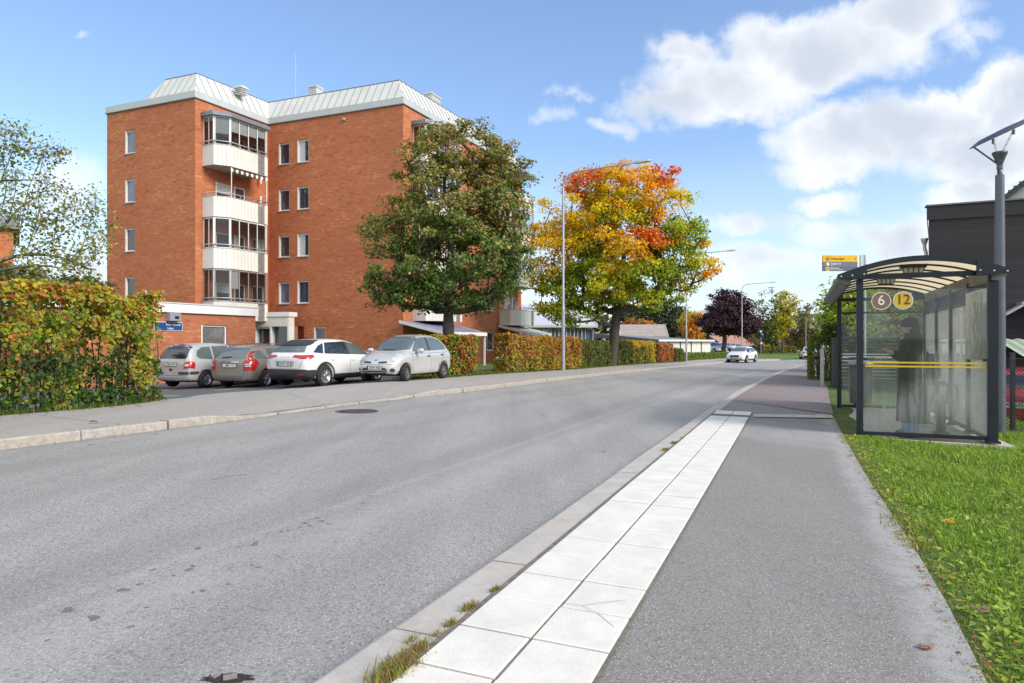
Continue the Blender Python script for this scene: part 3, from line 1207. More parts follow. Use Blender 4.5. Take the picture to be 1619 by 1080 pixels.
M['roofgrey'] = pmat('bitumen_roof', (.20, .21, .225), .85, var=.12, scale=2)
M['bluegrey'] = pmat('blue_grey_patio_roof', (.18, .20, .32), .55, var=.12, scale=3)
M['cream'] = pmat('cream_patio_roof', (.72, .70, .62), .6, var=.06, scale=3)
M['reddoor'] = pmat('red_steel_door', (.28, .055, .04), .6, var=.12)
M['black'] = pmat('black_metal', (.025, .028, .035), .4, .2, var=.2)


class Frame:
    """a vertical facade plane: s runs along it (right as seen from outside), o outward"""
    def __init__(f, P, Q, org=(0, 0)):
        f.P = Vector((P[0], P[1]))
        d = Vector((Q[0], Q[1])) - f.P
        f.L = d.length
        f.d = d.normalized()
        f.n = Vector((f.d.y, -f.d.x))
        f.org = org

    def p(f, s, o, z):
        w = f.P + f.d * s + f.n * o
        return (w.x - f.org[0], w.y - f.org[1], z)

    def s_at(f, u, o=0.0):
        """facade position under photo column u"""
        k = (u - CX) / F
        w = f.P + f.n * o
        return (k * w.y - w.x) / (f.d.x - k * f.d.y)

    def z_at(f, s, v, o=0.0):
        w = f.P + f.d * s + f.n * o
        return EYE + (CY - v) / F * w.y

    def box(f, b, s0, s1, o0, o1, z0, z1, mi=0):
        P = [f.p(s0, o1, z0), f.p(s1, o1, z0), f.p(s1, o0, z0), f.p(s0, o0, z0),
             f.p(s0, o1, z1), f.p(s1, o1, z1), f.p(s1, o0, z1), f.p(s0, o0, z1)]
        b.hexa(P, mi)


def wall_holes(b, fr, s0, s1, z0, z1, holes, depth=.16, uoff=0.0):
    """brick wall face with real openings and their reveals, uv in metres"""
    ss = sorted({s0, s1} | {h[0] for h in holes} | {h[1] for h in holes})
    zs = sorted({z0, z1} | {h[2] for h in holes} | {h[3] for h in holes})
    ss = [s for s in ss if s0 - 1e-6 <= s <= s1 + 1e-6]
    zs = [z for z in zs if z0 - 1e-6 <= z <= z1 + 1e-6]
    for a, c in zip(ss[:-1], ss[1:]):
        for e, g_ in zip(zs[:-1], zs[1:]):
            m_, n_ = (a + c) / 2, (e + g_) / 2
            if any(h[0] < m_ < h[1] and h[2] < n_ < h[3] for h in holes):
                continue
            b.quad(fr.p(a, 0, e), fr.p(c, 0, e), fr.p(c, 0, g_), fr.p(a, 0, g_), 0,
                   [(a + uoff, e), (c + uoff, e), (c + uoff, g_), (a + uoff, g_)])
    for (a, c, e, g_) in holes:
        for (A, B) in (((a, e), (a, g_)), ((c, g_), (c, e)), ((c, e), (a, e)), ((a, g_), (c, g_))):
            b.quad(fr.p(A[0], 0, A[1]), fr.p(B[0], 0, B[1]), fr.p(B[0], -depth, B[1]), fr.p(A[0], -depth, A[1]), 0,
                   [(A[0], A[1]), (B[0], B[1]), (B[0] + .16, B[1]), (A[0] + .16, A[1])])


def window(parent, fr, a, c, e, g_, style=0, depth=.16, mull=0):
    """frame, pane, sill; style picks what hangs behind the glass"""
    b = MB()
    t = .075
    o0, o1 = -depth, -depth + .09
    fr.box(b, a + .004, a + t, -depth, -.012, e, g_)             # deep white lining on the left, as seen from the street
    fr.box(b, c - t, c - .004, o0, o1, e, g_)
    fr.box(b, a + t, c - t, o0, o1, g_ - t, g_ - .004)
    fr.box(b, a + t, c - t, o0, o1, e + .004, e + t)
    for k in range(mull):
        s = a + (c - a) * (k + 1) / (mull + 1)
        fr.box(b, s - .035, s + .035, o0, o1 - .01, e + t, g_ - t)
    w = b.obj('window', M['white'], parent)
    b = MB()
    fr.box(b, a - .05, c + .05, -.03, .06, e - .035, e - .003)
    b.obj('sill', M['fascia'], w)
    b = MB()
    oo = -depth + .035
    b.quad(fr.p(a + t, oo, e + t), fr.p(c - t, oo, e + t), fr.p(c - t, oo, g_ - t), fr.p(a + t, oo, g_ - t))
    b.obj('pane', M['glass_light'] if style == 1 else M['glass'], w)
    if style in (2, 3):
        b = MB()
        s1 = a + t + (c - a - 2 * t) * (.62 if style == 2 else 1.0)
        z0 = e + t if style == 2 else e + (g_ - e) * .55
        n = 9
        for k in range(n):
            sa, sb = a + t + (s1 - a - t) * k / n, a + t + (s1 - a - t) * (k + 1) / n
            oa, ob = (oo + .006 + (.006 if k % 2 else 0)), (oo + .006 + (0 if k % 2 else .006))
            b.quad(fr.p(sa, oa, z0), fr.p(sb, ob, z0), fr.p(sb, ob, g_ - t), fr.p(sa, oa, g_ - t))
        b.obj('curtain', M['curtain'], w)
    return w


PL = (-23.85, 40.2)
P0 = (-17.40, 37.5)
PC = (-15.06, 42.2)
PD = (-6.14, 38.5)
dR = Vector((.4141, .9102))
PE = (PD[0] + dR.x * 16.6, PD[1] + dR.y * 16.6)
org = (P0[0], P0[1])
bld = empty('apartment_building', (P0[0], P0[1], 0), 0,
            'five storey red brick apartment building with pale tin mansard roof and stacked white balconies', 'apartment building')
FA = Frame(PL, P0, org)
FB = Frame(P0, PC, org)
FC = Frame(PC, PD, org)
FR = Frame(PD, PE, org)
ZR = 14.73
Z0 = -.6


def win_px(fr, u0, u1, v0, v1):
    a, c = fr.s_at(u0), fr.s_at(u1)
    z1, z0 = fr.z_at(a, v0), fr.z_at(a, v1)
    return [a, c, z0, z1]


hA, hC, hR = [], [], []
wa = win_px(FA, 197.8, 213.2, 207.5, 244)
for k in range(5):
    hA.append(([wa[0], wa[1], wa[2] - 2.83 * k, wa[3] - 2.83 * k], [1, 1, 0, 0, 0][k]))
wa = win_px(FC, 440.6, 457.6, 227.4, 261.2)
wb = win_px(FC, 470.0, 488.2, 222.0, 257.6)
for k in range(4):
    hC.append(([wa[0], wa[1], wa[2] - 2.84 * k, wa[3] - 2.84 * k], [0, 0, 0, 1][k]))
    hC.append(([wb[0], wb[1], wb[2] - 2.84 * k, wb[3] - 2.84 * k], [2, 0, 2, 0][k]))
wg = win_px(FC, 496.3, 514.5, 517, 553)
hC.append((wg, 0))
door = win_px(FC, 460.5, 480.5, 516, 566)
for k in range(5):
    z = .65 + 2.84 * k
    hR.append(([10.55, 11.75, z, z + 1.32], [0, 2, 0, 0, 2][k]))

# balcony bays: doors and windows behind the balconies
def bay_holes(s0):
    r = []
    for k in range(4):
        z = 11.08 - 2.85 * k
        r.append([s0 + .9, s0 + 2.1, z + .85, z + 2.15])
        r.append([s0 + 2.2, s0 + 3.05, z + .05, z + 2.15])
    return r


bayB = bay_holes(.45)
bayR1 = bay_holes(.95)
bayR2 = bay_holes(12.6)
b = MB()
wall_holes(b, FA, 0, FA.L, Z0, ZR, [h[0] for h in hA])
wall_holes(b, FB, 0, FB.L, Z0, ZR, bayB, uoff=.1)
wall_holes(b, FC, 0, FC.L, Z0, ZR, [h[0] for h in hC] + [door], uoff=.3)
wall_holes(b, FR, 0, FR.L, Z0, ZR, [h[0] for h in hR] + bayR1 + bayR2, uoff=.7)
# ends and back
dV = Vector((.4, .916))
PE2 = (PE[0] - FC.d.x * 11 - dV.x * .5, PE[1] - FC.d.y * 11)
PL2 = (PL[0] + dV.x * 13, PL[1] + dV.y * 13)
F1 = Frame(PE, PE2, org)
F2 = Frame(PE2, PL2, org)
F3 = Frame(PL2, PL, org)
for fr in (F1, F2, F3):
    wall_holes(b, fr, 0, fr.L, Z0, ZR, [])
b.obj('wall', M['brick'], bld)
# soldier course panels at the foot of the street facade
b = MB()
for (h, st) in hA:
    window(bld, FA, *h, style=st)
for (h, st) in hC:
    window(bld, FC, *h, style=st)
for (h, st) in hR:
    window(bld, FR, *h, style=st)
FC.box(b, door[0], door[1], -.14, -.09, door[2], door[3])
dd = b.obj('door', M['reddoor'], bld)
b = MB()
FC.box(b, door[1] - .16, door[1] - .1, -.09, -.05, door[2] + 1.0, door[2] + 1.12)
b.obj('handle', M['alu'], dd)
for fr, hs in ((FB, bayB), (FR, bayR1), (FR, bayR2)):
    for i, h in enumerate(hs):
        window(bld, fr, *h, style=(0, 2, 3, 0)[i % 4])

# small vent spouts on the blank facade
b = MB()
s = FC.s_at(545)
z = FC.z_at(s, 189)
FC.box(b, s - .07, s + .07, 0, .16, z - .08, z + .08)
b.obj('vent_spout', M['grille'], bld)

# fascia + mansard
def miter(poly, d):
    """inset a closed polygon (outside on the right of travel) by d"""
    n = len(poly)
    r = []
    for i in range(n):
        a, b_, c = Vector(poly[i - 1]), Vector(poly[i]), Vector(poly[(i + 1) % n])
        d1, d2 = (b_ - a).normalized(), (c - b_).normalized()
        n1, n2 = Vector((-d1.y, d1.x)), Vector((-d2.y, d2.x))
        m_ = (n1 + n2)
        m_ = m_ / max(.2, m_.length_squared) * 2
        r.append(tuple(b_ + m_ * d))
    return r


foot = [PL, P0, PC, PD, PE, PE2, PL2]
of = miter(foot, -.06)
rel = lambda P, z: (P[0] - org[0], P[1] - org[1], z)
b = MB()
n = len(of)
zf0, zf1 = ZR - .02, ZR + .36
inn = miter(foot, .25)
for i in range(n):
    j = (i + 1) % n
    b.quad(rel(of[i], zf0), rel(of[j], zf0), rel(of[j], zf1), rel(of[i], zf1))
    b.quad(rel(of[i], zf1), rel(of[j], zf1), rel(inn[j], zf1 + .03), rel(inn[i], zf1 + .03))
    b.quad(rel(inn[i], zf0), rel(inn[j], zf0), rel(of[j], zf0), rel(of[i], zf0))
b.obj('fascia', M['fascia'], bld)
b = MB()
i0 = miter(foot, -.075)
for i in range(n):
    j = (i + 1) % n
    b.quad(rel(i0[i], zf0 - .035), rel(i0[j], zf0 - .035), rel(i0[j], zf0 + .01), rel(i0[i], zf0 + .01))
    b.quad(rel(foot[i], zf0 - .035), rel(foot[j], zf0 - .035), rel(i0[j], zf0 - .035), rel(i0[i], zf0 - .035))
b.obj('drip_edge', M['tin_dark'], bld)
s_h = FA.s_at(229.5)
Pm = tuple(FA.P + FA.d * s_h)
Pm2 = (Pm[0] + dV.x * 13, Pm[1] + dV.y * 13)
mans = [Pm, P0, PC, PD, PE, PE2, Pm2]
m0 = miter(mans, -.0)
m1 = miter(mans, .75)
zm0, zm1 = zf1 + .02, zf1 + 1.32
b = MB()
seam = MB()
n = len(mans)
for i in range(n):
    j = (i + 1) % n
    b.quad(rel(m0[i], zm0), rel(m0[j], zm0), rel(m1[j], zm1), rel(m1[i], zm1))
    A0, A1, B0, B1 = Vector(rel(m0[i], zm0)), Vector(rel(m0[j], zm0)), Vector(rel(m1[i], zm1)), Vector(rel(m1[j], zm1))
    if i in (4, 5):
        continue
    L = (A1 - A0).length
    dd_ = (A1 - A0).normalized()
    up = (B0 - A0) - dd_ * (B0 - A0).dot(dd_)
    nn = up.cross(dd_).normalized()
    if nn.z < 0:
        nn = -nn
    k = .3
    # positions measured along the eave; clip to the top edge where it is shorter
    t0, t1 = (B0 - A0).dot(dd_), L + (B1 - A1).dot(dd_)
    lo, hi = max(0, t0), min(L, t1)
    x = .25
    while x < L:
        f0 = 0.0
        f1 = 1.0
        if x < t0:
            f1 = x / t0
        if x > t1:
            f1 = (L - x) / (L - t1)
        if x < 0:
            f0 = 0
        p0 = A0 + dd_ * x + up * f0
        p1 = A0 + dd_ * x + up * f1
        w = dd_ * .011
        h_ = nn * .035
        seam.quad(tuple(p0 - w + h_), tuple(p0 + w + h_), tuple(p1 + w + h_), tuple(p1 - w + h_))
        seam.quad(tuple(p0 - w), tuple(p0 - w + h_), tuple(p1 - w + h_), tuple(p1 - w))
        seam.quad(tuple(p0 + w), tuple(p1 + w), tuple(p1 + w + h_), tuple(p0 + w + h_))
        x += .52
b.add([rel(p_, zm1) for p_ in m1], [tuple(range(n))])
rf = b.obj('roof', M['tin'], bld)
seam.obj('seams', pmat('seam_tin', (.33, .34, .35), .5, .1, var=.1), rf)
b = MB()
for i in range(n):
    j = (i + 1) % n
    a_, c_ = rel(m1[i], zm1), rel(m1[j], zm1)
    b.tube([a_, c_], .035, 5)
b.obj('ridge_trim', M['tin_dark'], rf)


def roof_box(name, u, v0, v1, depthY, wpx, mat, dpt=.8):
    P = at(u, v1, depthY)
    hh = (v1 - v0) / F * depthY
    ww = wpx / F * depthY
    b = MB()
    x, y = P.x - org[0], P.y - org[1]
    z = zm1
    top = at(u, v0, depthY).z
    b.box((x, y, (z + top) / 2 - .05), (ww, dpt, top - z - .1), R(-23))
    b.box((x, y, top - .05), (ww + .12, dpt + .12, .07), R(-23))
    for q_ in range(3):
        b.box((x, y, top - .16 - .12 * q_), (ww + .05, dpt + .05, .03), R(-23))
    return b.obj(name, mat, rf)


roof_box('chimney', 381, 139, 150, 40.5, 14, M['tin'], .5)
roof_box('vent_box', 499, 138.5, 150, 42.5, 15, M['tin'], .6)
roof_box('chimney', 680, 152, 172, 43.5, 21, M['tin'], 1.1)
b = MB()
P = at(467.5, 155, 44)
b.tube([(P.x - org[0], P.y - org[1], zm1), (P.x - org[0], P.y - org[1], at(467, 84, 44).z)], .02, 5)
b.tube([(P.x - org[0] - .12, P.y - org[1], at(467, 97, 44).z), (P.x - org[0] + .12, P.y - org[1], at(467, 97, 44).z)], .012, 5)
b.obj('antenna', M['galv'], rf)


# balconies ---------------------------------------------------------
def plan_offset(pl, d):
    r = []
    for i, p in enumerate(pl):
        if i == 0:
            r.append((p[0] - d, p[1]))
            continue
        if i == len(pl) - 1:
            r.append((p[0] + d, p[1]))
            continue
        a, b_, c = Vector(pl[i - 1]), Vector(p), Vector(pl[i + 1])
        d1, d2 = (b_ - a).normalized(), (c - b_).normalized()
        n1, n2 = Vector((-d1.y, d1.x)), Vector((-d2.y, d2.x))
        m_ = n1 + n2
        m_ = m_ / m_.length_squared * 2
        r.append(tuple(b_ + m_ * d))
    return r


def balcony(parent, fr, s0, z, glazed, roofed=False, blinds=(), valance=False, ln=3.4, label=None, dep=1.4, height=1.11):
    pl = [(s0, 0), (s0, dep - .5), (s0 + .72, dep), (s0 + ln, dep), (s0 + ln, 0)]
    q = lambda p_, zz: fr.p(p_[0], p_[1], zz)
    b = MB()
    n = len(pl)
    inn = plan_offset(pl, -.06)
    vs = [q(p_, z - .02) for p_ in inn] + [q(p_, z + .14) for p_ in inn]
    b.add(vs, [tuple(range(n)), tuple(reversed(range(n, 2 * n)))] + [(i, i + n, (i + 1) % n + n, (i + 1) % n) for i in range(n)])
    bal = b.obj('balcony', M['slabcon'], parent)
    if label:
        bal['label'] = label
    # boarded parapet: individual boards with gaps, then an open drying grille, then boards
    b = MB()
    gr = MB()
    for i in range(n - 1):
        A, B = Vector(pl[i]), Vector(pl[i + 1])
        L = (B - A).length
        dd_ = (B - A).normalized()
        nn = Vector((-dd_.y, dd_.x))
        segs = max(1, round(L / .235))
        w = L / segs
        for k in range(segs):
            a0, a1 = k * w + .006, (k + 1) * w - .006
            mid = (a0 + a1) / 2
            if i == 2 and L * .70 < mid < L * .87:
                for r_ in range(3):
                    c0 = a0 + (a1 - a0) * (r_ + .15) / 3
                    c1 = a0 + (a1 - a0) * (r_ + .62) / 3
                    pa, pb = A + dd_ * c0, A + dd_ * c1
                    P = [q(pa, z + .03), q(pb, z + .03), q(pb - nn * .02, z + .03), q(pa - nn * .02, z + .03),
                         q(pa, z + height - .03), q(pb, z + height - .03), q(pb - nn * .02, z + height - .03), q(pa - nn * .02, z + height - .03)]
                    gr.hexa(P)
                continue
            pa, pb = A + dd_ * a0, A + dd_ * a1
            P = [q(pa, z), q(pb, z), q(pb - nn * .03, z), q(pa - nn * .03, z),
                 q(pa, z + height), q(pb, z + height), q(pb - nn * .03, z + height), q(pa - nn * .03, z + height)]
            b.hexa(P)
    b.obj('parapet', M['panel'], bal)
    gr.obj('drying_grille', M['grille'], bal)
    b = MB()
    b.tube([q(p_, z + height + .02) for p_ in plan_offset(pl, .0)], .022, 5)
    rl = [q(p_, z + height + .22) for p_ in plan_offset(pl, .02)]
    b.tube(rl, .028, 6)
    for i in range(n - 1):
        A, B = Vector(pl[i]), Vector(pl[i + 1])
        k = max(1, round((B - A).length / .75))
        for t in range(k + 1):
            pp_ = A + (B - A) * t / k
            b.tube([q(pp_, z + height), q(pp_, z + height + .22)], .017, 4)
    b.obj('railing', M['alu'], bal)
    zt = z + 2.82 if not roofed else z + 2.72
    zb = z + height + .02
    if glazed:
        b = MB()
        gl = MB()
        bl = MB()
        ip = plan_offset(pl, -.07)
        cnt = 0
        for i in range(n - 1):
            A, B = Vector(ip[i]), Vector(ip[i + 1])
            L = (B - A).length
            dd_ = (B - A).normalized()
            nn = Vector((-dd_.y, dd_.x))
            k = {0: 2, 1: 1, 2: 4, 3: 1}[i]
            for t in range(k + 1):
                wide = .055 if t in (0, k) else .022
                c = A + dd_ * (L * t / k)
                pa, pb = c - dd_ * wide, c + dd_ * wide
                b.hexa([q(pa, zb), q(pb, zb), q(pb - nn * .04, zb), q(pa - nn * .04, zb), q(pa, zt), q(pb, zt), q(pb - nn * .04, zt), q(pa - nn * .04, zt)])
            for z_ in (zb, zt - .06):
                b.hexa([q(A, z_), q(B, z_), q(B - nn * .04, z_), q(A - nn * .04, z_), q(A, z_ + .06), q(B, z_ + .06), q(B - nn * .04, z_ + .06), q(A - nn * .04, z_ + .06)])
            for t in range(k):
                pa, pb = A + dd_ * (L * t / k + .02) - nn * .02, A + dd_ * (L * (t + 1) / k - .02) - nn * .02
                gl.quad(q(pa, zb + .05), q(pb, zb + .05), q(pb, zt - .05), q(pa, zt - .05))
                if cnt in blinds:
                    fr_ = blinds[cnt]
                    pa2, pb2 = pa - nn * .04, pb - nn * .04
                    bl.quad(q(pa2, zt - .06 - fr_ * (zt - zb)), q(pb2, zt - .06 - fr_ * (zt - zb)), q(pb2, zt - .06), q(pa2, zt - .06))
                cnt += 1
        b.obj('glazing_frame', M['white'] if not label or 'grey' not in label else M['alu'], bal)
        gl.obj('pane', M['glass_clear'], bal)
        if blinds:
            bl.obj('roller_blind', M['blind'], bal)
    if roofed:
        b = MB()
        o_ = plan_offset(pl, .12)
        i_ = plan_offset(pl, .10)
        vs = [q(p_, zt) for p_ in o_] + [q(p_, zt + .12) for p_ in o_] + [q((p_[0], p_[1] * .96), zt + .24) for p_ in i_]
        n2 = n
        fs = [tuple(range(n2))] + [(i, i + n2, i + 1 + n2, i + 1) for i in range(n2 - 1)] + [(i + n2, i + 2 * n2, i + 1 + 2 * n2, i + 1 + n2) for i in range(n2 - 1)]
        fs.append(tuple(reversed(range(2 * n2, 3 * n2))))
        b.add(vs, fs)
        b.obj('balcony_roof', pmat('dark_tin_roof', (.20, .22, .26), .4, .3, var=.1), bal)
    if valance:
        b = MB()
        A, B = Vector(pl[2]), Vector(pl[3])
        segs = 15
        for k in range(segs):
            pa, pb = A + (B - A) * (k / segs), A + (B - A) * ((k + 1) / segs)
            zz = z + 2.74
            vs = [q(pa, zz)] + [q(pa + (pb - pa) * (t / 6), zz - .11 - .09 * math.sin(math.pi * t / 6)) for t in range(7)] + [q(pb, zz)]
            b.add(vs, [tuple(range(9))], k % 2)
        b.obj('awning_valance', [M['white'], pmat('brown_awning_cloth', (.10, .05, .035), .9)], bal)
        b = MB()
        for t in (0.02, .97):
            pp_ = A + (B - A) * t
            b.tube([q(pp_, z + height), q(pp_, z + 2.8)], .025, 6)
            b.tube([q(pp_, z + 1.9), q(pp_ + Vector((.15, -.2)), z + 2.75)], .018, 5)
        b.obj('awning_arm', M['white'], bal)
    return bal


ZB = 11.04
balcony(bld, FB, .45, ZB, True, True, {0: .12, 1: .12, 2: .55, 3: .42, 4: .42, 5: .38, 6: .3}, label='top floor balcony with grey tin roof, glazing and pale roller blinds'.replace('grey ', ''))
balcony(bld, FB, .45, ZB - 2.85, False, False, {}, True, label='open balcony with scalloped brown and white awning edge')
balcony(bld, FB, .45, ZB - 5.7, True)
balcony(bld, FB, .45, ZB - 8.55, True, False, {3: .55}, label='lowest balcony with grey glazing frames', height=1.0)
for k in range(4):
    balcony(bld, FR, .95, ZB - 2.85 * k, k != 3, k == 0, {3: .3, 4: .4} if k % 2 else {})
    balcony(bld, FR, 12.6, ZB - 2.85 * k, k == 1, k == 0, {})
# white downpipe in the corner
b = MB()
for k in range(4):
    zz = ZB - 2.85 * k
    fr = FB
    b.tube([FB.p(4.4, .25, zz - .2), FB.p(4.4, .25, zz + 1.9)], .06, 8)
b.obj('downpipe', M['white'], bld)

# ------------------------------------------------------------------ low annex facing the car park
aE = (-12.55, 33.4)
aS = (-12.55 - .4141 * 16, 33.4 - .9102 * 16)
ann = empty('brick_annex', (aE[0], aE[1], 0), 0, 'low flat roofed red brick annex with white fascia in front of the apartment building', 'annex')
ao = (aE[0], aE[1])
FN = Frame(aS, aE, ao)
ztop = FN.z_at(FN.L, 487)
hw = [FN.s_at(318.5), FN.s_at(359.5), FN.z_at(FN.s_at(318.5), 560), FN.z_at(FN.s_at(318.5), 513.5)]
b = MB()
zfb = ztop - .40
wall_holes(b, FN, 0, FN.L, -.8, zfb, [hw])
b2P = (aE[0] - .916 * 5.5, aE[1] + .401 * 5.5)
FN2 = Frame(aE, b2P, ao)
wall_holes(b, FN2, 0, FN2.L, -.8, zfb, [])
FN3 = Frame((aS[0] - .916 * 5.5, aS[1] + .401 * 5.5), aS, ao)
wall_holes(b, FN3, 0, FN3.L, -.8, zfb, [])
FN4 = Frame(b2P, (aS[0] - .916 * 5.5, aS[1] + .401 * 5.5), ao)
wall_holes(b, FN4, 0, FN4.L, -.8, zfb, [])
b.obj('wall', M['brick_annex'], ann)
b = MB()
FN.box(b, -.1, FN.L + .1, -5.6, .1, zfb, ztop)
b.obj('roof', M['white'], ann)
b = MB()
FN.box(b, -.12, FN.L + .12, .1, .13, ztop - .02, ztop + .03)
b.obj('fascia_trim', M['tin'], ann)
w = window(ann, FN, *hw, style=0, mull=0)
b = MB()
for k in range(26):
    zz = hw[3] - .12 - k * .045
    if zz < hw[2]:
        break
    FN.box(b, hw[0] + .08, hw[1] - .08, -.118, -.112, zz - .016, zz)
b.obj('venetian_blind', M['grille'], w)
b = MB()
s = FN.s_at(246)
b.tube([FN.p(s, -.6, ztop), FN.p(s, -.6, ztop + .5)], .06, 8)
b.obj('vent_pipe', M['galv'], ann)

# entrance block between annex and building
eQ = ((456.5 - CX) / F * 39.9, 39.9)
eP = ((401.5 - CX) / F * 40.5, 40.5)
ent = empty('entrance_porch', (eP[0], eP[1], 0), 0, 'white panelled entrance porch with glazed doors beside the low brick annex', 'porch')
FE = Frame(eP, eQ, (eP[0], eP[1]))
zt = FE.z_at(0, 494)
zpan = FE.z_at(0, 516.5)
zpar = FE.z_at(0, 501)
b = MB()
FE.box(b, 0, FE.L, -.95, -.6, -.7, zpan)
b.obj('wall', M['brick'], ent)
b = MB()
FE.box(b, -.06, FE.L + .06, -.8, .06, zpar, zt)
b.obj('roof', M['white'], ent)
b = MB()
k = 7
for i in range(k):
    FE.box(b, FE.L * i / k + .006, FE.L * (i + 1) / k - .006, -.6, 0, zpan, zpar - .003)
b.obj('panel', M['panel'], ent)
b = MB()
for s in (0, FE.L * .46, FE.L - .1):
    FE.box(b, s, s + .1, -.58, -.0, -.7, zpan - .003)
FE.box(b, .1, FE.L * .46, -.3, -.1, zpan - .12, zpan - .004)
b.obj('door_frame', M['white'], ent)
b = MB()
for (s0, s1) in ((.1, FE.L * .46), (FE.L * .46 + .1, FE.L - .1)):
    b.quad(FE.p(s0, -.4, -.6), FE.p(s1, -.4, -.6), FE.p(s1, -.4, zpan - .01), FE.p(s0, -.4, zpan - .01))
b.obj('glass_door', M['glass'], ent)

# blue parking sign and grey lamp box on the annex wall
sg = empty('parking_sign', tuple(at(273, 516, 28.8)), 0, 'blue wall sign with white writing P-platser on the low brick annex', 'sign')
fs_ = Frame((at(245, 516, 28.4).x + .12, at(245, 516, 28.4).y - .12), (at(288, 516, 29.3).x + .12, at(288, 516, 29.3).y - .12))
fs_ = Frame(FN.p(FN.s_at(243), .03, 0)[:2], FN.p(FN.s_at(288), .03, 0)[:2])
# work in world coordinates relative to the sign's origin
ox, oy = sg.location.x, sg.location.y
base_s = FN.s_at(243)
s1 = FN.s_at(288)


def sgp(s, o, z):
    w_ = FN.P + FN.d * s + FN.n * o
    return (w_.x - ox, w_.y - oy, z - sg.location.z)


zb_, zt_ = FN.z_at(s1, 523.5), FN.z_at(s1, 509.8)
M['signblue'] = pmat('sign_blue', (.012, .07, .25), .45, var=.06)
M['signwhite'] = pmat('sign_white', (.82, .83, .85), .5, var=.03)
b = MB()
def sgbox(b, s0, s1, o0, o1, z0, z1):
    P = [sgp(s0, o1, z0), sgp(s1, o1, z0), sgp(s1, o0, z0), sgp(s0, o0, z0), sgp(s0, o1, z1), sgp(s1, o1, z1), sgp(s1, o0, z1), sgp(s0, o0, z1)]
    b.hexa(P)
sgbox(b, base_s, s1, .01, .03, zb_, zt_)
b.obj('border', M['signwhite'], sg)
b = MB()
sgbox(b, base_s + .02, s1 - .02, .03, .034, zb_ + .02, zt_ - .02)
b.obj('board', M['signblue'], sg)
ang = math.atan2(FN.d.y, FN.d.x)
for body, zz in (('Boka P-platser', zt_ - .11), ('Rutnes', zb_ + .10)):
    o = text_mesh('lettering', body if zz > zb_ + .15 else 'via hallen', .125, M['signwhite'], sg, sgp(s1 - .09, .038, zz), (R(90), 0, ang), 'RIGHT')
    if zz < zb_ + .15:
        bpy.data.objects.remove(o)
        o = text_mesh('lettering', 'Hallen', .125, M['signwhite'], sg, sgp(s1 - .45, .038, zz), (R(90), 0, ang), 'RIGHT')
lb = empty('wall_lamp', tuple(at(273, 502, 28.9)), 0, 'grey louvred lamp box fixed above the blue sign on the annex', 'wall lamp')
ox, oy = lb.location.x, lb.location.y
sg = lb
sA, sB = FN.s_at(262), FN.s_at(279.5)
zA, zB = FN.z_at(sB, 508), FN.z_at(sB, 495.5)
b = MB()
sgbox(b, sA, sB, .01, .26, zA, zB)
b.obj('housing', M['galv'], lb)
b = MB()
for k in range(3):
    zz = zA + (zB - zA) * (k + .3) / 3
    sgbox(b, sA - .01, sB + .01, .262, .275, zz, zz + .035)
b.obj('louvre', M['alu'], lb)
b = MB()
sgbox(b, sA + (sB - sA) * .45, sA + (sB - sA) * .8, .276, .285, zA + .1, zB - .13)
b.obj('lens', M['black'], lb)


# ------------------------------------------------------------------ patio roofs in front of the street side
def patio(s0, s1, out, zb1, zf_, mat, label, posts=True, cat='patio roof'):
    e = empty('patio_roof', (*FR.P.lerp(FR.P, 0), 0), 0, label, cat)
    P = FR.P + FR.d * s0 + FR.n * out
    e.location = (P.x, P.y, 0)
    fr = Frame(PD, PE, (P.x, P.y))
    b = MB()
    b.hexa([fr.p(s0, out, zf_), fr.p(s1, out, zf_), fr.p(s1, .05, zb1), fr.p(s0, .05, zb1),
            fr.p(s0, out, zf_ + .05), fr.p(s1, out, zf_ + .05), fr.p(s1, .05, zb1 + .05), fr.p(s0, .05, zb1 + .05)])
    b.obj('roof_sheet', mat, e)
    b = MB()
    n = 6
    for i in range(n + 1):
        s = s0 + (s1 - s0) * i / n
        b.hexa([fr.p(s - .03, out + .02, zf_ - .09), fr.p(s + .03, out + .02, zf_ - .09), fr.p(s + .03, .05, zb1 - .09), fr.p(s - .03, .05, zb1 - .09),
                fr.p(s - .03, out + .02, zf_ - .003), fr.p(s + .03, out + .02, zf_ - .003), fr.p(s + .03, .05, zb1 - .003), fr.p(s - .03, .05, zb1 - .003)])
    fr.box(b, s0 - .04, s1 + .04, out + .022, out + .08, zf_ - .13, zf_ + .07)
    for s in (s0 - .04, s1 + .0):
        b.hexa([fr.p(s, out, zf_ - .1), fr.p(s + .04, out, zf_ - .1), fr.p(s + .04, .05, zb1 - .1), fr.p(s, .05, zb1 - .1),
                fr.p(s, out, zf_ + .075), fr.p(s + .04, out, zf_ + .075), fr.p(s + .04, .05, zb1 + .075), fr.p(s, .05, zb1 + .075)])
    b.obj('frame', M['white'], e)
    for s in ((s0 + .05, (s0 + s1) / 2, s1 - .05) if posts else ()):
        b = MB()
        fr.box(b, s - .045, s + .045, out - .12, out - .02, -.6, zf_ - .09)
        b.obj('post', M['white'], e)
    return e


patio(-.45, 4.6, 2.9, 2.42, 1.76, M['bluegrey'], 'lean-to patio roof with blue grey sheets and white frame behind the silver hatchback')
patio(12.3, 16.2, 2.6, 2.45, 1.86, M['cream'], 'cream lean-to patio roof above the orange hedge')

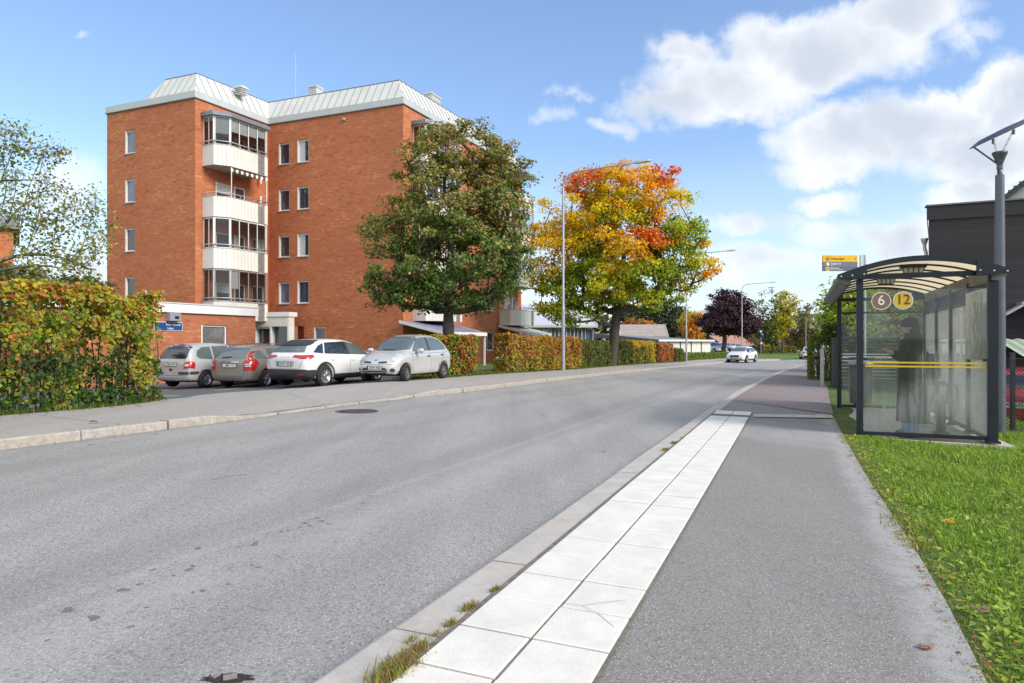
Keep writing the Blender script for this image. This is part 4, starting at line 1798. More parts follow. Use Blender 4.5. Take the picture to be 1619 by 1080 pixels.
# white slatted screen by the second patio
e = empty('slatted_screen', tuple(at(800, 570, 38)), R(8), 'pale slatted wooden screen beside the brick corner and orange hedge', 'screen')
e.location.z = -.45
b = MB()
for k in range(14):
    b.box((.25, 0, .12 + k * .13), (1.5, .03, .11))
b.obj('slats', pmat('pale_weathered_wood', (.50, .49, .46), .8, var=.12, scale=8), e)
b = MB()
for x in (-.5, 1.0):
    b.box((x, .04, .95), (.08, .06, 1.95))
b.obj('post', M['panel'], e)
e = empty('garden_bin', tuple(at(792, 577, 36.5)), 0, 'small black bin on the grass beside the slatted screen', 'bin')
e.location.z = -.3
b = MB()
b.lathe([(.0, .0), (.2, .0), (.26, .55), (.28, .56), (.28, .6), (.22, .6), (.2, .1)], 16)
b.obj('tub', M['black'], e)
b = MB()
b.tube([(-.2, -.2, .5), (-.2, -.26, .62), (.2, -.26, .62), (.2, -.2, .5)], .015, 6)
b.obj('handle', M['black'], e)

# ------------------------------------------------------------------ cars
def car_paint(name, col, metal=.35, rough=.32, dirt=.0):
    return pmat(name, col, rough, metal, var=.03, scale=2, coat=.8, spec=.5, dirt=dirt)


M['tyre'] = pmat('tyre_rubber', (.022, .022, .024), .8, var=.2, scale=12, bump=.3)
M['rim'] = pmat('alloy_rim', (.55, .56, .58), .3, .8, var=.08)
M['steelrim'] = pmat('steel_rim', (.18, .17, .165), .5, .6, var=.2, scale=14)
M['plastic'] = pmat('dark_bumper_plastic', (.035, .038, .042), .6, var=.15, scale=8)
M['under'] = pmat('wheel_well_black', (.012, .012, .013), .9, var=.2)
M['carglass'] = glass_mat('car_glass', (.02, .026, .03), .02)
M['carglass2'] = glass_mat('pale_car_glass', (.10, .125, .13), .03)
M['redlight'] = pmat('red_tail_light', (.42, .012, .015), .18, var=.1, scale=20, coat=.6)
M['clearlight'] = pmat('clear_lamp_lens', (.62, .65, .68), .12, .3, var=.25, scale=25, coat=.8)
M['plate'] = pmat('number_plate_white', (.70, .71, .72), .5, var=.03)
M['plateblue'] = pmat('number_plate_blue', (.02, .06, .32), .5, var=.03)
M['ink'] = pmat('number_plate_ink', (.02, .02, .022), .6, var=.05)
M['chrome'] = pmat('chrome_trim', (.6, .6, .62), .15, .95, var=.05)


def interp(tab, x):
    xs = [t[0] for t in tab]
    return [float(np.interp(x, xs, [t[k] for t in tab])) for k in range(1, len(tab[0]))]


def make_body(name, st, wheels, wr, W, paint, parent, sub=2):
    """loft: stations (x, z_bottom, z_belt, z_top, half_width, top_half_width)"""
    b = MB()
    rings = []
    for (x, zb, zbelt, zt, hw, tw) in st:
        g_ = zt - zbelt > .12
        z_m = zb + (zbelt - zb) * .5
        if g_:
            half = [(0, zb), (hw * .80, zb), (hw * .96, zb + .07), (hw * 1.0, z_m), (hw * .985, zbelt - .06), (hw * .93, zbelt + .01),
                    (tw + (hw * .93 - tw) * .42, zbelt + (zt - zbelt) * .55), (tw, zt - .07), (tw * .72, zt - .012), (0, zt)]
        else:
            half = [(0, zb), (hw * .80, zb), (hw * .96, zb + .07), (hw * 1.0, z_m), (hw * .985, zbelt - .08), (hw * .93, zbelt - .03),
                    (hw * .84, zbelt - .005 + (zt - zbelt) * .3), (hw * .70, zbelt + (zt - zbelt) * .6), (hw * .45, zt - .005), (0, zt)]
        ring = [(x, -y, z) for (y, z) in half] + [(x, y, z) for (y, z) in reversed(half[1:-1])]
        rings.append(ring)
    n = len(rings[0])
    vs = [p for r_ in rings for p in r_]
    fs = []
    for i in range(len(rings) - 1):
        for k in range(n):
            fs.append((i * n + k, i * n + (k + 1) % n, (i + 1) * n + (k + 1) % n, (i + 1) * n + k))
    b.add(vs, fs, 0, True)
    # caps: fan through strips between mirrored points
    for base_, rev in ((0, False), ((len(rings) - 1) * n, True)):
        h = n // 2
        for k in range(0, h):
            q4 = [base_ + k, base_ + k + 1, base_ + (n - k - 1) % n, base_ + (n - k) % n]
            q4 = list(dict.fromkeys(q4))
            if len(q4) < 3:
                continue
            b.f.append(tuple(q4))
            b.mi.append(0)
            b.smooth.append(True)
    o = b.obj(name, [paint, M['under']])
    import bmesh
    bm = bmesh.new()
    bm.from_mesh(o.data)
    bmesh.ops.recalc_face_normals(bm, faces=bm.faces)
    bm.to_mesh(o.data)
    bm.free()
    md = o.modifiers.new('s', 'SUBSURF')
    md.levels = sub
    md.render_levels = sub
    cb = MB()
    R_ = wr * 1.14
    for x in wheels:
        for sd in (-1, 1):
            n_ = 28
            y0, y1 = sd * (W / 2 - .30), sd * (W / 2 + .3)
            pr = [(x + R_ * math.cos(k * 2 * math.pi / n_), wr + R_ * math.sin(k * 2 * math.pi / n_)) for k in range(n_)]
            v_ = [(p[0], y0, p[1]) for p in pr] + [(p[0], y1, p[1]) for p in pr]
            f_ = [tuple(range(n_)), tuple(reversed(range(n_, 2 * n_)))] + [(k, k + n_, (k + 1) % n_ + n_, (k + 1) % n_) for k in range(n_)]
            cb.add(v_, f_)
    co = cb.obj('cutter', M['under'])
    bm = bmesh.new()
    bm.from_mesh(co.data)
    bmesh.ops.recalc_face_normals(bm, faces=bm.faces)
    bm.to_mesh(co.data)
    bm.free()
    bo = o.modifiers.new('b', 'BOOLEAN')
    bo.object = co
    bo.operation = 'DIFFERENCE'
    bo.solver = 'EXACT'
    dg = bpy.context.evaluated_depsgraph_get()
    dg.update()
    me = bpy.data.meshes.new_from_object(o.evaluated_get(dg))
    o.modifiers.clear()
    o.data = me
    me.name = name
    bpy.data.objects.remove(co)
    me.materials.clear()
    me.materials.append(paint)
    me.materials.append(M['under'])
    for p in me.polygons:
        c = p.center
        p.use_smooth = True
        p.material_index = 0
        for x in wheels:
            if math.hypot(c.x - x, c.z - wr) < R_ - .004 and abs(c.y) > .2:
                p.material_index = 1
                p.use_smooth = False
        if p.normal.z < -.8 and c.z < .5:
            p.material_index = 1
    o.parent = parent
    return o


def bvh_of(o):
    me = o.data
    return BVHTree.FromPolygons([v.co.copy() for v in me.vertices], [tuple(p.vertices) for p in me.polygons])


def decal(name, bvh, view, poly, mat, parent, off=.006, step=.06, smooth=True, side=None, zmin=None, miss_ok=True):
    """patch laid over a body: polygon given in the (x,z) [view 'L'/'R'], (y,z) [view 'F'/'B'] or (x,y) ['T'] plane"""
    poly = [Vector(p) for p in poly]
    # densify the outline
    out_ = []
    for i in range(len(poly)):
        a, b_ = poly[i], poly[(i + 1) % len(poly)]
        k = max(1, int((b_ - a).length / step))
        out_ += [a + (b_ - a) * t / k for t in range(k)]
    x0, x1 = min(p.x for p in poly), max(p.x for p in poly)
    y0, y1 = min(p.y for p in poly), max(p.y for p in poly)
    pts = list(out_)
    nb_ = len(out_)

    def inside(p):
        c = False
        for i in range(nb_):
            a, b_ = out_[i], out_[i - 1]
            if (a.y > p.y) != (b_.y > p.y) and p.x < (b_.x - a.x) * (p.y - a.y) / (b_.y - a.y) + a.x:
                c = not c
        return c
    xx = x0 + step / 2
    while xx < x1:
        yy_ = y0 + step / 2
        while yy_ < y1:
            p = Vector((xx, yy_))
            if inside(p) and min((p - q).length for q in out_) > step * .35:
                pts.append(p)
            yy_ += step
        xx += step
    vs2, _, fs, *_r = delaunay_2d_cdt(pts, [], [list(range(nb_))], 1, 1e-6)
    V = []
    D = {'L': Vector((0, -1, 0)), 'R': Vector((0, 1, 0)), 'F': Vector((-1, 0, 0)), 'B': Vector((1, 0, 0)), 'T': Vector((0, 0, -1))}[view]
    bad = set()
    for i, p in enumerate(vs2):
        if view == 'L':
            o_ = Vector((p.x, 5, p.y))
        elif view == 'R':
            o_ = Vector((p.x, -5, p.y))
        elif view == 'F':
            o_ = Vector((8, p.x, p.y))
        elif view == 'B':
            o_ = Vector((-8, p.x, p.y))
        else:
            o_ = Vector((p.x, p.y, 5))
        hit, nrm_, _i, _d = bvh.ray_cast(o_, D)
        if hit is None:
            near, nrm_, _i, _d = bvh.find_nearest(o_ + D * (5 if view in 'LR' else 6))
            hit = near
        if nrm_.dot(D) > 0:
            nrm_ = -nrm_
        V.append(hit + nrm_ * off)
    b = MB()
    b.add([tuple(v) for v in V], [tuple(f) for f in fs], 0, smooth)
    o = b.obj(name, mat, parent)
    # orient outward
    if sum((p.normal.dot(D)) * p.area for p in o.data.polygons) > 0:
        o.data.flip_normals()
    return o


def wheel(parent, x, y, r, w, side, style, steer=0.0):
    b = MB()
    prof = [(r * .64, -w / 2), (r * .93, -w / 2 + .005), (r * .985, -w / 2 + .03), (r, 0 - w * .2), (r, w * .2), (r * .985, w / 2 - .03), (r * .93, w / 2 - .005), (r * .64, w / 2), (r * .6, w / 2 - .03)]
    b.lathe(prof, 28, axis='y')
    b.lathe([(r * .64, -side * w / 2), (0, -side * w / 2)], 28, axis='y')
    t = b.obj('wheel', M['tyre'], parent)
    t.location = (x, y, r)
    t.rotation_euler = (0, 0, steer)
    b = MB()
    s = side
    yo = s * (w / 2 - .012)
    yi = s * (w / 2 - .07)
    b.lathe([(r * .66, s * (w / 2 - .004)), (r * .62, yo), (r * .60, yi), (r * .10, yi)], 28, axis='y')
    if style == 'steel':
        b.lathe([(r * .60, yi), (r * .50, s * (w / 2 - .03)), (r * .34, s * (w / 2 - .025)), (r * .22, s * (w / 2 - .06)), (r * .16, s * (w / 2 - .02)), (0, s * (w / 2 - .015))], 28, axis='y')
        d = MB()
        for k in range(10):
            a = k * 2 * math.pi / 10
            c = (r * .44 * math.cos(a), s * (w / 2 - .022), r * .44 * math.sin(a))
            d.box(c, (r * .10, .012, r * .10))
        d_o = None
    else:
        n = style
        for k in range(n):
            a = k * 2 * math.pi / n + .3
            for da in ((-.16, .16) if n == 5 else (0,)):
                ww = r * (.055 if n == 5 else .085)
                ca, sa = math.cos(a), math.sin(a)
                e1 = Vector((r * .1 * ca, yo - s * .012, r * .1 * sa))
                e2 = Vector((r * .63 * math.cos(a + da), yo - s * .004, r * .63 * math.sin(a + da)))
                nn = Vector((-sa, 0, ca)) * ww
                dpt = Vector((0, -s * .035, 0))
                b.hexa([tuple(e1 - nn + dpt), tuple(e2 - nn * .8 + dpt), tuple(e2 + nn * .8 + dpt), tuple(e1 + nn + dpt),
                        tuple(e1 - nn), tuple(e2 - nn * .8), tuple(e2 + nn * .8), tuple(e1 + nn)])
        b.lathe([(r * .17, yi), (r * .17, yo - s * .004), (r * .12, yo), (0, yo)], 16, axis='y')
    ro = b.obj('rim', M['steelrim'] if style == 'steel' else M['rim'], t)
    hub = MB()
    hub.lathe([(r * .60, yi - s * .002), (0, yi - s * .002)], 20, axis='y')
    return t


def plate(parent, bvh, view, yc, zc, txt, w=.52, h=.11, eu=True):
    """number plate: frame, board and characters"""
    fwd = view == 'F'
    D = Vector((-1, 0, 0)) if fwd else Vector((1, 0, 0))
    hit = None
    xs = []
    for (dy, dz_) in ((-w / 2, 0), (0, -h / 2), (0, h / 2), (w / 2, 0), (0, 0)):
        o_ = Vector((8 if fwd else -8, yc + dy, zc + dz_))
        h_, n_, _i, _d = bvh.ray_cast(o_, D)
        if h_:
            xs.append(h_.x)
    x = (max(xs) + .012) if fwd else (min(xs) - .012)
    b = MB()
    b.box((x, yc, zc), (.014, w + .02, h + .02))
    fr = b.obj('number_plate', M['plastic'], parent)
    sgn = 1 if fwd else -1
    b = MB()
    b.box((x + sgn * .008, yc, zc), (.006, w, h))
    b.obj('board', M['plate'], fr)
    if eu:
        b = MB()
        b.box((x + sgn * .0125, yc - sgn * (w / 2 - .022), zc), (.003, .04, h))
        b.obj('country_band', M['plateblue'], fr)
    text_mesh('characters', txt, h * .98, M['ink'], fr, (x + sgn * .0135, yc + .02 * sgn, zc), (R(90), 0, R(90 if fwd else -90)), 'CENTER', sx=.95)
    return fr


def mirror(parent, x, y, z, side, mat):
    b = MB()
    b.lathe([(.0, -.11), (.05, -.105), (.075, -.07), (.085, 0), (.075, .07), (.05, .105), (.0, .11)], 12, axis='y')
    vs = [(v[0] * 1.0, v[1], v[2] * .95) for v in b.v]
    b.v = vs
    m_ = b.obj('wing_mirror', mat, parent, (x, y + side * .10, z))
    b = MB()
    b.box((0, -side * .12, -.05), (.06, .10, .03))
    b.obj('arm', M['plastic'], m_)
    return m_


def handles(parent, bvh, pts, view, mat):
    for (x, z) in pts:
        decal('door_handle', bvh, view, [(x - .09, z - .018), (x + .09, z - .018), (x + .09, z + .018), (x - .09, z + .018)], mat, parent, .028, .05)


def seams(parent, bvh, view, lines, w=.008):
    """shut lines between doors and panels, laid into the body surface as thin dark gaps"""
    b = MB()
    D = {'L': Vector((0, -1, 0)), 'R': Vector((0, 1, 0)), 'F': Vector((-1, 0, 0)), 'B': Vector((1, 0, 0)), 'T': Vector((0, 0, -1))}[view]
    for ln in lines:
        P = []
        for a, c in zip(ln[:-1], ln[1:]):
            a, c = Vector(a), Vector(c)
            k = max(1, int((c - a).length / .05))
            P += [a + (c - a) * t / k for t in range(k)]
        P.append(Vector(ln[-1]))
        H = []
        for p in P:
            o_ = Vector((p.x, 5, p.y)) if view == 'L' else Vector((p.x, -5, p.y)) if view == 'R' else Vector((8, p.x, p.y)) if view == 'F' else Vector((-8, p.x, p.y)) if view == 'B' else Vector((p.x, p.y, 5))
            h_, n_, _i, _d = bvh.ray_cast(o_, D)
            if h_:
                if n_.dot(D) > 0:
                    n_ = -n_
                H.append((h_ + n_ * .003, n_))
        for (a, na), (c, nc) in zip(H[:-1], H[1:]):
            if (c - a).length > .25:
                continue
            t = (c - a).normalized().cross(na) * w * .5
            b.quad(tuple(a - t), tuple(c - t), tuple(c + t), tuple(a + t))
    return b.obj('shut_lines', M['under'], parent)


def rr(x0, z0, x1, z1, r=.03):
    """rounded rectangle outline"""
    r_ = []
    for (cx, cz, a0) in ((x1 - r, z1 - r, 0), (x0 + r, z1 - r, 90), (x0 + r, z0 + r, 180), (x1 - r, z0 + r, 270)):
        for k in range(4):
            a = R(a0 + k * 30)
            r_.append((cx + r * math.cos(a), cz + r * math.sin(a)))
    return r_


def car_root(name, loc, fwd, label, group=None, cat='car', pitch=0):
    e = empty(name, loc, math.atan2(fwd[1], fwd[0]), label, cat, group)
    e.rotation_euler = (0, pitch, math.atan2(fwd[1], fwd[0]))
    return e


GP = 'cars parked in the car park by the annex'
VDn = (.401, .916)


# --- silver compact people carrier, seen from behind
def silver_mpv(x, y, z):
    L, Wd, H, wr = 4.13, 1.72, 1.60, .305
    e = car_root('parked_car', (x, y, z), (.36, .933), 'silver people carrier seen from behind, parked nearest the big hedge', GP)
    P = car_paint('silver_paint', (.46, .47, .485), .2)
    st = [(-2.05, .40, .86, .90, .70, .5), (-2.00, .26, .94, 1.02, .82, .6), (-1.85, .22, .97, 1.40, .85, .56), (-1.62, .2, .97, 1.555, .86, .58), (-1.1, .2, .97, 1.60, .86, .60),
          (-.2, .2, .96, 1.60, .86, .61), (.35, .2, .95, 1.53, .86, .59), (.8, .2, .95, 1.28, .86, .60), (1.12, .2, .94, 1.07, .86, .62), (1.6, .22, .86, .93, .84, .6), (1.95, .26, .70, .76, .74, .5), (2.06, .36, .58, .62, .55, .4)]
    body = make_body('body', st, (-1.27, 1.31), wr, Wd, P, e)
    bv = bvh_of(body)
    decal('rear_window', bv, 'B', [(-.60, 1.04), (.60, 1.04), (.63, 1.12), (.55, 1.45), (.42, 1.50), (-.42, 1.50), (-.55, 1.45), (-.63, 1.12)], M['carglass'], e)
    for v in 'LR':
        decal('side_window', bv, v, [(-1.62, 1.12), (-1.5, 1.04), (-.93, 1.0), (-.93, 1.46), (-1.3, 1.44), (-1.55, 1.3)], M['carglass2'], e)
        decal('side_window', bv, v, [(-.85, 1.0), (-.05, .99), (-.05, 1.49), (-.85, 1.47)], M['carglass2'], e)
        decal('side_window', bv, v, [(.03, .99), (.88, .98), (.45, 1.40), (.03, 1.48)], M['carglass'], e)
        decal('bumper_strip', bv, v, [(-1.98, .50), (-1.66, .50), (-1.60, .56), (-1.66, .60), (-1.98, .60)], M['plastic'], e, .012)
        seams(e, bv, v, [[(-.89, 1.0), (-.95, .6), (-.75, .3)], [(0, .98), (.0, .3)], [(.98, .95), (.95, .3)]])
        handles(e, bv, [(-.75, .82), (.15, .82)], v, M['plastic'])
    for sd in (-1, 1):
        decal('tail_light', bv, 'B', [(sd * .80, .72), (sd * .58, .70), (sd * .60, .92), (sd * .80, .95)] if sd < 0 else [(.58, .70), (.80, .72), (.80, .95), (.60, .92)], M['redlight'], e, .012, .05)
        decal('reversing_light', bv, 'B', rr(sd * .70 - .07, .79, sd * .70 + .07, .85, .02), M['clearlight'], e, .018, .04)
    for v, s_ in (('L', 1), ('R', -1)):
        decal('tail_light', bv, v, [(-2.0, .72), (-1.80, .70), (-1.78, .92), (-1.98, .95)], M['redlight'], e, .012, .05)
    decal('bumper_strip', bv, 'B', rr(-.78, .50, -.35, .585, .02), M['plastic'], e, .012)
    decal('bumper_strip', bv, 'B', rr(.35, .50, .78, .585, .02), M['plastic'], e, .012)
    decal('badge', bv, 'B', rr(-.07, .62, .07, .70, .03), M['plastic'], e, .012, .04)
    decal('plate_recess', bv, 'B', rr(-.32, .76, .32, .95, .03), M['grille'], e, .006)
    seams(e, bv, 'B', [[(-.72, 1.0), (-.70, .46), (.70, .46), (.72, 1.0)]])
    plate(e, bv, 'B', 0, .85, 'CNA 1D7', eu=False)
    decal('high_brake_light', bv, 'B', rr(-.16, 1.515, .16, 1.545, .01), M['redlight'], e, .012, .04)
    decal('windscreen', bv, 'F', [(-.66, 1.10), (.66, 1.10), (.52, 1.50), (-.52, 1.50)], M['carglass'], e)
    for xw in (-1.27, 1.31):
        for sd in (-1, 1):
            wheel(e, xw, sd * .755, wr, .195, sd, 6)
    for sd in (-1, 1):
        mirror(e, .78, sd * .88, 1.03, sd, P)
    return e


def brown_estate(x, y, z):
    wr = .318
    e = car_root('parked_car', (x, y, z), (.30, .954), 'grey brown estate car with tall red tail lights between the silver and white cars', GP)
    P = car_paint('brown_grey_paint', (.235, .208, .188), .15)
    st = [(-2.20, .42, .86, .90, .68, .5), (-2.14, .28, .96, 1.02, .82, .6), (-2.0, .22, .99, 1.30, .87, .55), (-1.80, .2, .98, 1.44, .88, .57), (-1.3, .2, .97, 1.50, .885, .59),
          (-.2, .2, .95, 1.52, .885, .60), (.3, .2, .94, 1.46, .885, .59), (.85, .2, .93, 1.18, .885, .60), (1.2, .2, .92, 1.02, .88, .62), (1.75, .22, .82, .90, .85, .6), (2.1, .26, .68, .74, .74, .5), (2.22, .36, .56, .60, .55, .4)]
    body = make_body('body', st, (-1.34, 1.31), wr, 1.79, P, e)
    bv = bvh_of(body)
    decal('rear_window', bv, 'B', [(-.62, 1.03), (.62, 1.03), (.54, 1.36), (.42, 1.405), (-.42, 1.405), (-.54, 1.36)], M['carglass2'], e)
    decal('wiper', bv, 'B', [(-.05, 1.07), (.35, 1.05), (.36, 1.075), (-.04, 1.11)], M['plastic'], e, .02)
    for v in 'LR':
        decal('side_window', bv, v, [(-1.80, 1.04), (-1.20, 1.01), (-1.45, 1.32), (-1.70, 1.28)], M['carglass2'], e)
        decal('side_window', bv, v, [(-1.12, 1.0), (-.15, .99), (-.15, 1.40), (-1.1, 1.38)], M['carglass2'], e)
        decal('side_window', bv, v, [(-.05, .99), (.90, .97), (.40, 1.33), (-.05, 1.41)], M['carglass'], e)
        decal('tail_light', bv, v, [(-2.16, .66), (-1.98, .62), (-1.76, .86), (-1.84, 1.03), (-2.10, .98)], M['redlight'], e, .012, .05)
        seams(e, bv, v, [[(-1.15, 1.0), (-1.18, .65), (-.95, .3)], [(-.1, .98), (-.1, .3)], [(1.0, .93), (.98, .3)]])
        handles(e, bv, [(-.95, .84), (.1, .84)], v, P)
    for sd in (-1, 1):
        a, c = sorted((sd * .85, sd * .60))
        decal('tail_light', bv, 'B', [(a, .64), (c, .64), (c, .98), (a, .98)], M['redlight'], e, .012, .05)
        decal('tail_light', bv, 'B', [(sd * .70, .98), (sd * .83, .98), (sd * .68, 1.28), (sd * .58, 1.28)] if sd > 0 else [(-.83, .98), (-.70, .98), (-.58, 1.28), (-.68, 1.28)], M['redlight'], e, .012, .05)
        for dz_ in (.77, .83):
            decal('reversing_light', bv, 'B', rr(sd * .72 - .09, dz_, sd * .72 + .09, dz_ + .028, .01), M['clearlight'], e, .018, .04)
    decal('chrome_strip', bv, 'B', rr(-.42, .895, .42, .93, .012), M['chrome'], e, .02)
    seams(e, bv, 'B', [[(-.58, .98), (-.58, .44), (.58, .44), (.58, .98)]])
    plate(e, bv, 'B', -.02, .80, 'JMU 113', eu=False)
    decal('windscreen', bv, 'F', [(-.66, 1.06), (.66, 1.06), (.52, 1.42), (-.52, 1.42)], M['carglass'], e)
    for sd in (-1, 1):
        b = MB()
        b.tube([(-1.75, sd * .56, 1.44), (-1.65, sd * .56, 1.51), (.15, sd * .56, 1.55), (.25, sd * .56, 1.49)], .02, 8)
        b.obj('roof_rail', M['chrome'], e)
        mirror(e, .80, sd * .90, 1.0, sd, P)
    b = MB()
    b.tube([(-1.25, 0, 1.5), (-1.45, 0, 1.66)], .006, 5)
    b.obj('aerial', M['plastic'], e)
    for xw in (-1.34, 1.31):
        for sd in (-1, 1):
            wheel(e, xw, sd * .78, wr, .205, sd, 5)
    return e


def white_suv(x, y, z):
    wr = .365
    e = car_root('parked_car', (x, y, z), (.435, .900), 'large white electric suv seen from behind, next to the silver hatchback', GP)
    P = car_paint('white_paint', (.74, .75, .76), .0, .3)
    st = [(-2.31, .44, .90, .95, .70, .5), (-2.24, .30, 1.02, 1.08, .86, .6), (-2.06, .24, 1.05, 1.32, .915, .56), (-1.80, .22, 1.04, 1.52, .93, .60), (-1.2, .22, 1.02, 1.60, .94, .63),
          (-.2, .22, .99, 1.61, .94, .64), (.45, .22, .98, 1.52, .94, .62), (1.05, .22, .98, 1.22, .93, .62), (1.38, .22, .97, 1.08, .93, .64), (1.9, .24, .90, .98, .90, .6), (2.2, .28, .76, .82, .78, .5), (2.33, .38, .62, .66, .58, .4)]
    body = make_body('body', st, (-1.40, 1.37), wr, 1.88, P, e)
    bv = bvh_of(body)
    # black bumper skirt all round
    decal('bumper_skirt', bv, 'B', [(-.90, .26), (.90, .26), (.93, .56), (.80, .60), (-.80, .60), (-.93, .56)], M['plastic'], e, .010)
    for v in 'LR':
        decal('bumper_skirt', bv, v, [(-2.30, .30), (-1.86, .27), (-1.84, .58), (-2.28, .58)], M['plastic'], e, .010)
        decal('sill', bv, v, [(-.95, .24), (.94, .24), (.96, .42), (-.97, .42)], M['plastic'], e, .010)
        decal('wheel_arch_trim', bv, v, [(-1.40 + (wr * 1.14 + dd_) * math.cos(R(a)), wr + (wr * 1.14 + dd_) * math.sin(R(a))) for dd_, seq in ((.055, range(-2, 183, 14)), (.0, range(180, -5, -14))) for a in seq], M['plastic'], e, .006, .09)
        decal('wheel_arch_trim', bv, v, [(1.37 + (wr * 1.14 + dd_) * math.cos(R(a)), wr + (wr * 1.14 + dd_) * math.sin(R(a))) for dd_, seq in ((.055, range(-2, 183, 14)), (.0, range(180, -5, -14))) for a in seq], M['plastic'], e, .006, .09)
        decal('side_window', bv, v, [(-1.85, 1.14), (-1.42, 1.10), (-1.25, 1.45), (-1.52, 1.36)], M['carglass'], e)
        decal('side_window', bv, v, [(-1.36, 1.10), (-.18, 1.06), (-.18, 1.50), (-1.18, 1.46)], M['carglass'], e)
        decal('side_window', bv, v, [(-.08, 1.06), (1.10, 1.02), (.55, 1.38), (-.08, 1.50)], M['carglass2'], e)
        decal('window_pillar', bv, v, [(-.18, 1.06), (-.08, 1.06), (-.08, 1.50), (-.18, 1.50)], M['plastic'], e)
        decal('tail_light', bv, v, [(-2.28, .93), (-1.88, .99), (-1.93, 1.07), (-2.24, 1.05)], M['redlight'], e, .012, .05)
        seams(e, bv, v, [[(-1.0, 1.08), (-1.02, .80)], [(-.13, 1.05), (-.15, .42)], [(1.15, 1.0), (1.05, .42)], [(-1.0, .62), (-.9, .42)]])
        handles(e, bv, [(-1.02, .90), (.0, .87)], v, P)
    decal('rear_window', bv, 'B', [(-.68, 1.14), (.68, 1.14), (.56, 1.40), (-.56, 1.40)], M['carglass2'], e)
    decal('roof_spoiler', bv, 'B', [(-.62, 1.36), (.62, 1.36), (.60, 1.525), (-.60, 1.525)], M['plastic'], e, .03)
    for sd in (-1, 1):
        decal('tail_light', bv, 'B', [(.30, .995), (.88, .92), (.90, 1.04), (.40, 1.06)] if sd > 0 else [(-.88, .92), (-.30, .995), (-.40, 1.06), (-.90, 1.04)], M['redlight'], e, .012, .05)
    text_at = None
    for k in range(5):
        yk = .19 - k * .095
        decal('badge_letters', bv, 'B', rr(yk - .022, .975, yk + .022, 1.005, .008), M['grille'], e, .008, .03)
    seams(e, bv, 'B', [[(-.78, 1.08), (-.70, .80), (-.60, .62), (.60, .62), (.70, .80), (.78, 1.08)]])
    decal('plate_recess', bv, 'B', [(-.36, .68), (.36, .68), (.40, .86), (-.40, .86)], M['grille'], e, .004)
    plate(e, bv, 'B', 0, .77, 'WXP 130', h=.115)
    decal('reflector', bv, 'B', rr(-.78, .42, -.50, .45, .012), M['redlight'], e, .016, .04)
    decal('reflector', bv, 'B', rr(.50, .42, .78, .45, .012), M['redlight'], e, .016, .04)
    decal('windscreen', bv, 'F', [(-.70, 1.13), (.70, 1.13), (.56, 1.50), (-.56, 1.50)], M['carglass'], e)
    for sd in (-1, 1):
        mirror(e, 1.0, sd * .96, 1.06, sd, P)
    b = MB()
    b.hexa([(-1.35, -.02, 1.59), (-1.2, -.02, 1.59), (-1.2, .02, 1.59), (-1.35, .02, 1.59), (-1.36, -.006, 1.67), (-1.31, -.006, 1.67), (-1.31, .006, 1.67), (-1.36, .006, 1.67)])
    b.obj('aerial', M['plastic'], e)
    for xw in (-1.40, 1.37):
        for sd in (-1, 1):
            wheel(e, xw, sd * .815, wr, .235, sd, 5)
    return e


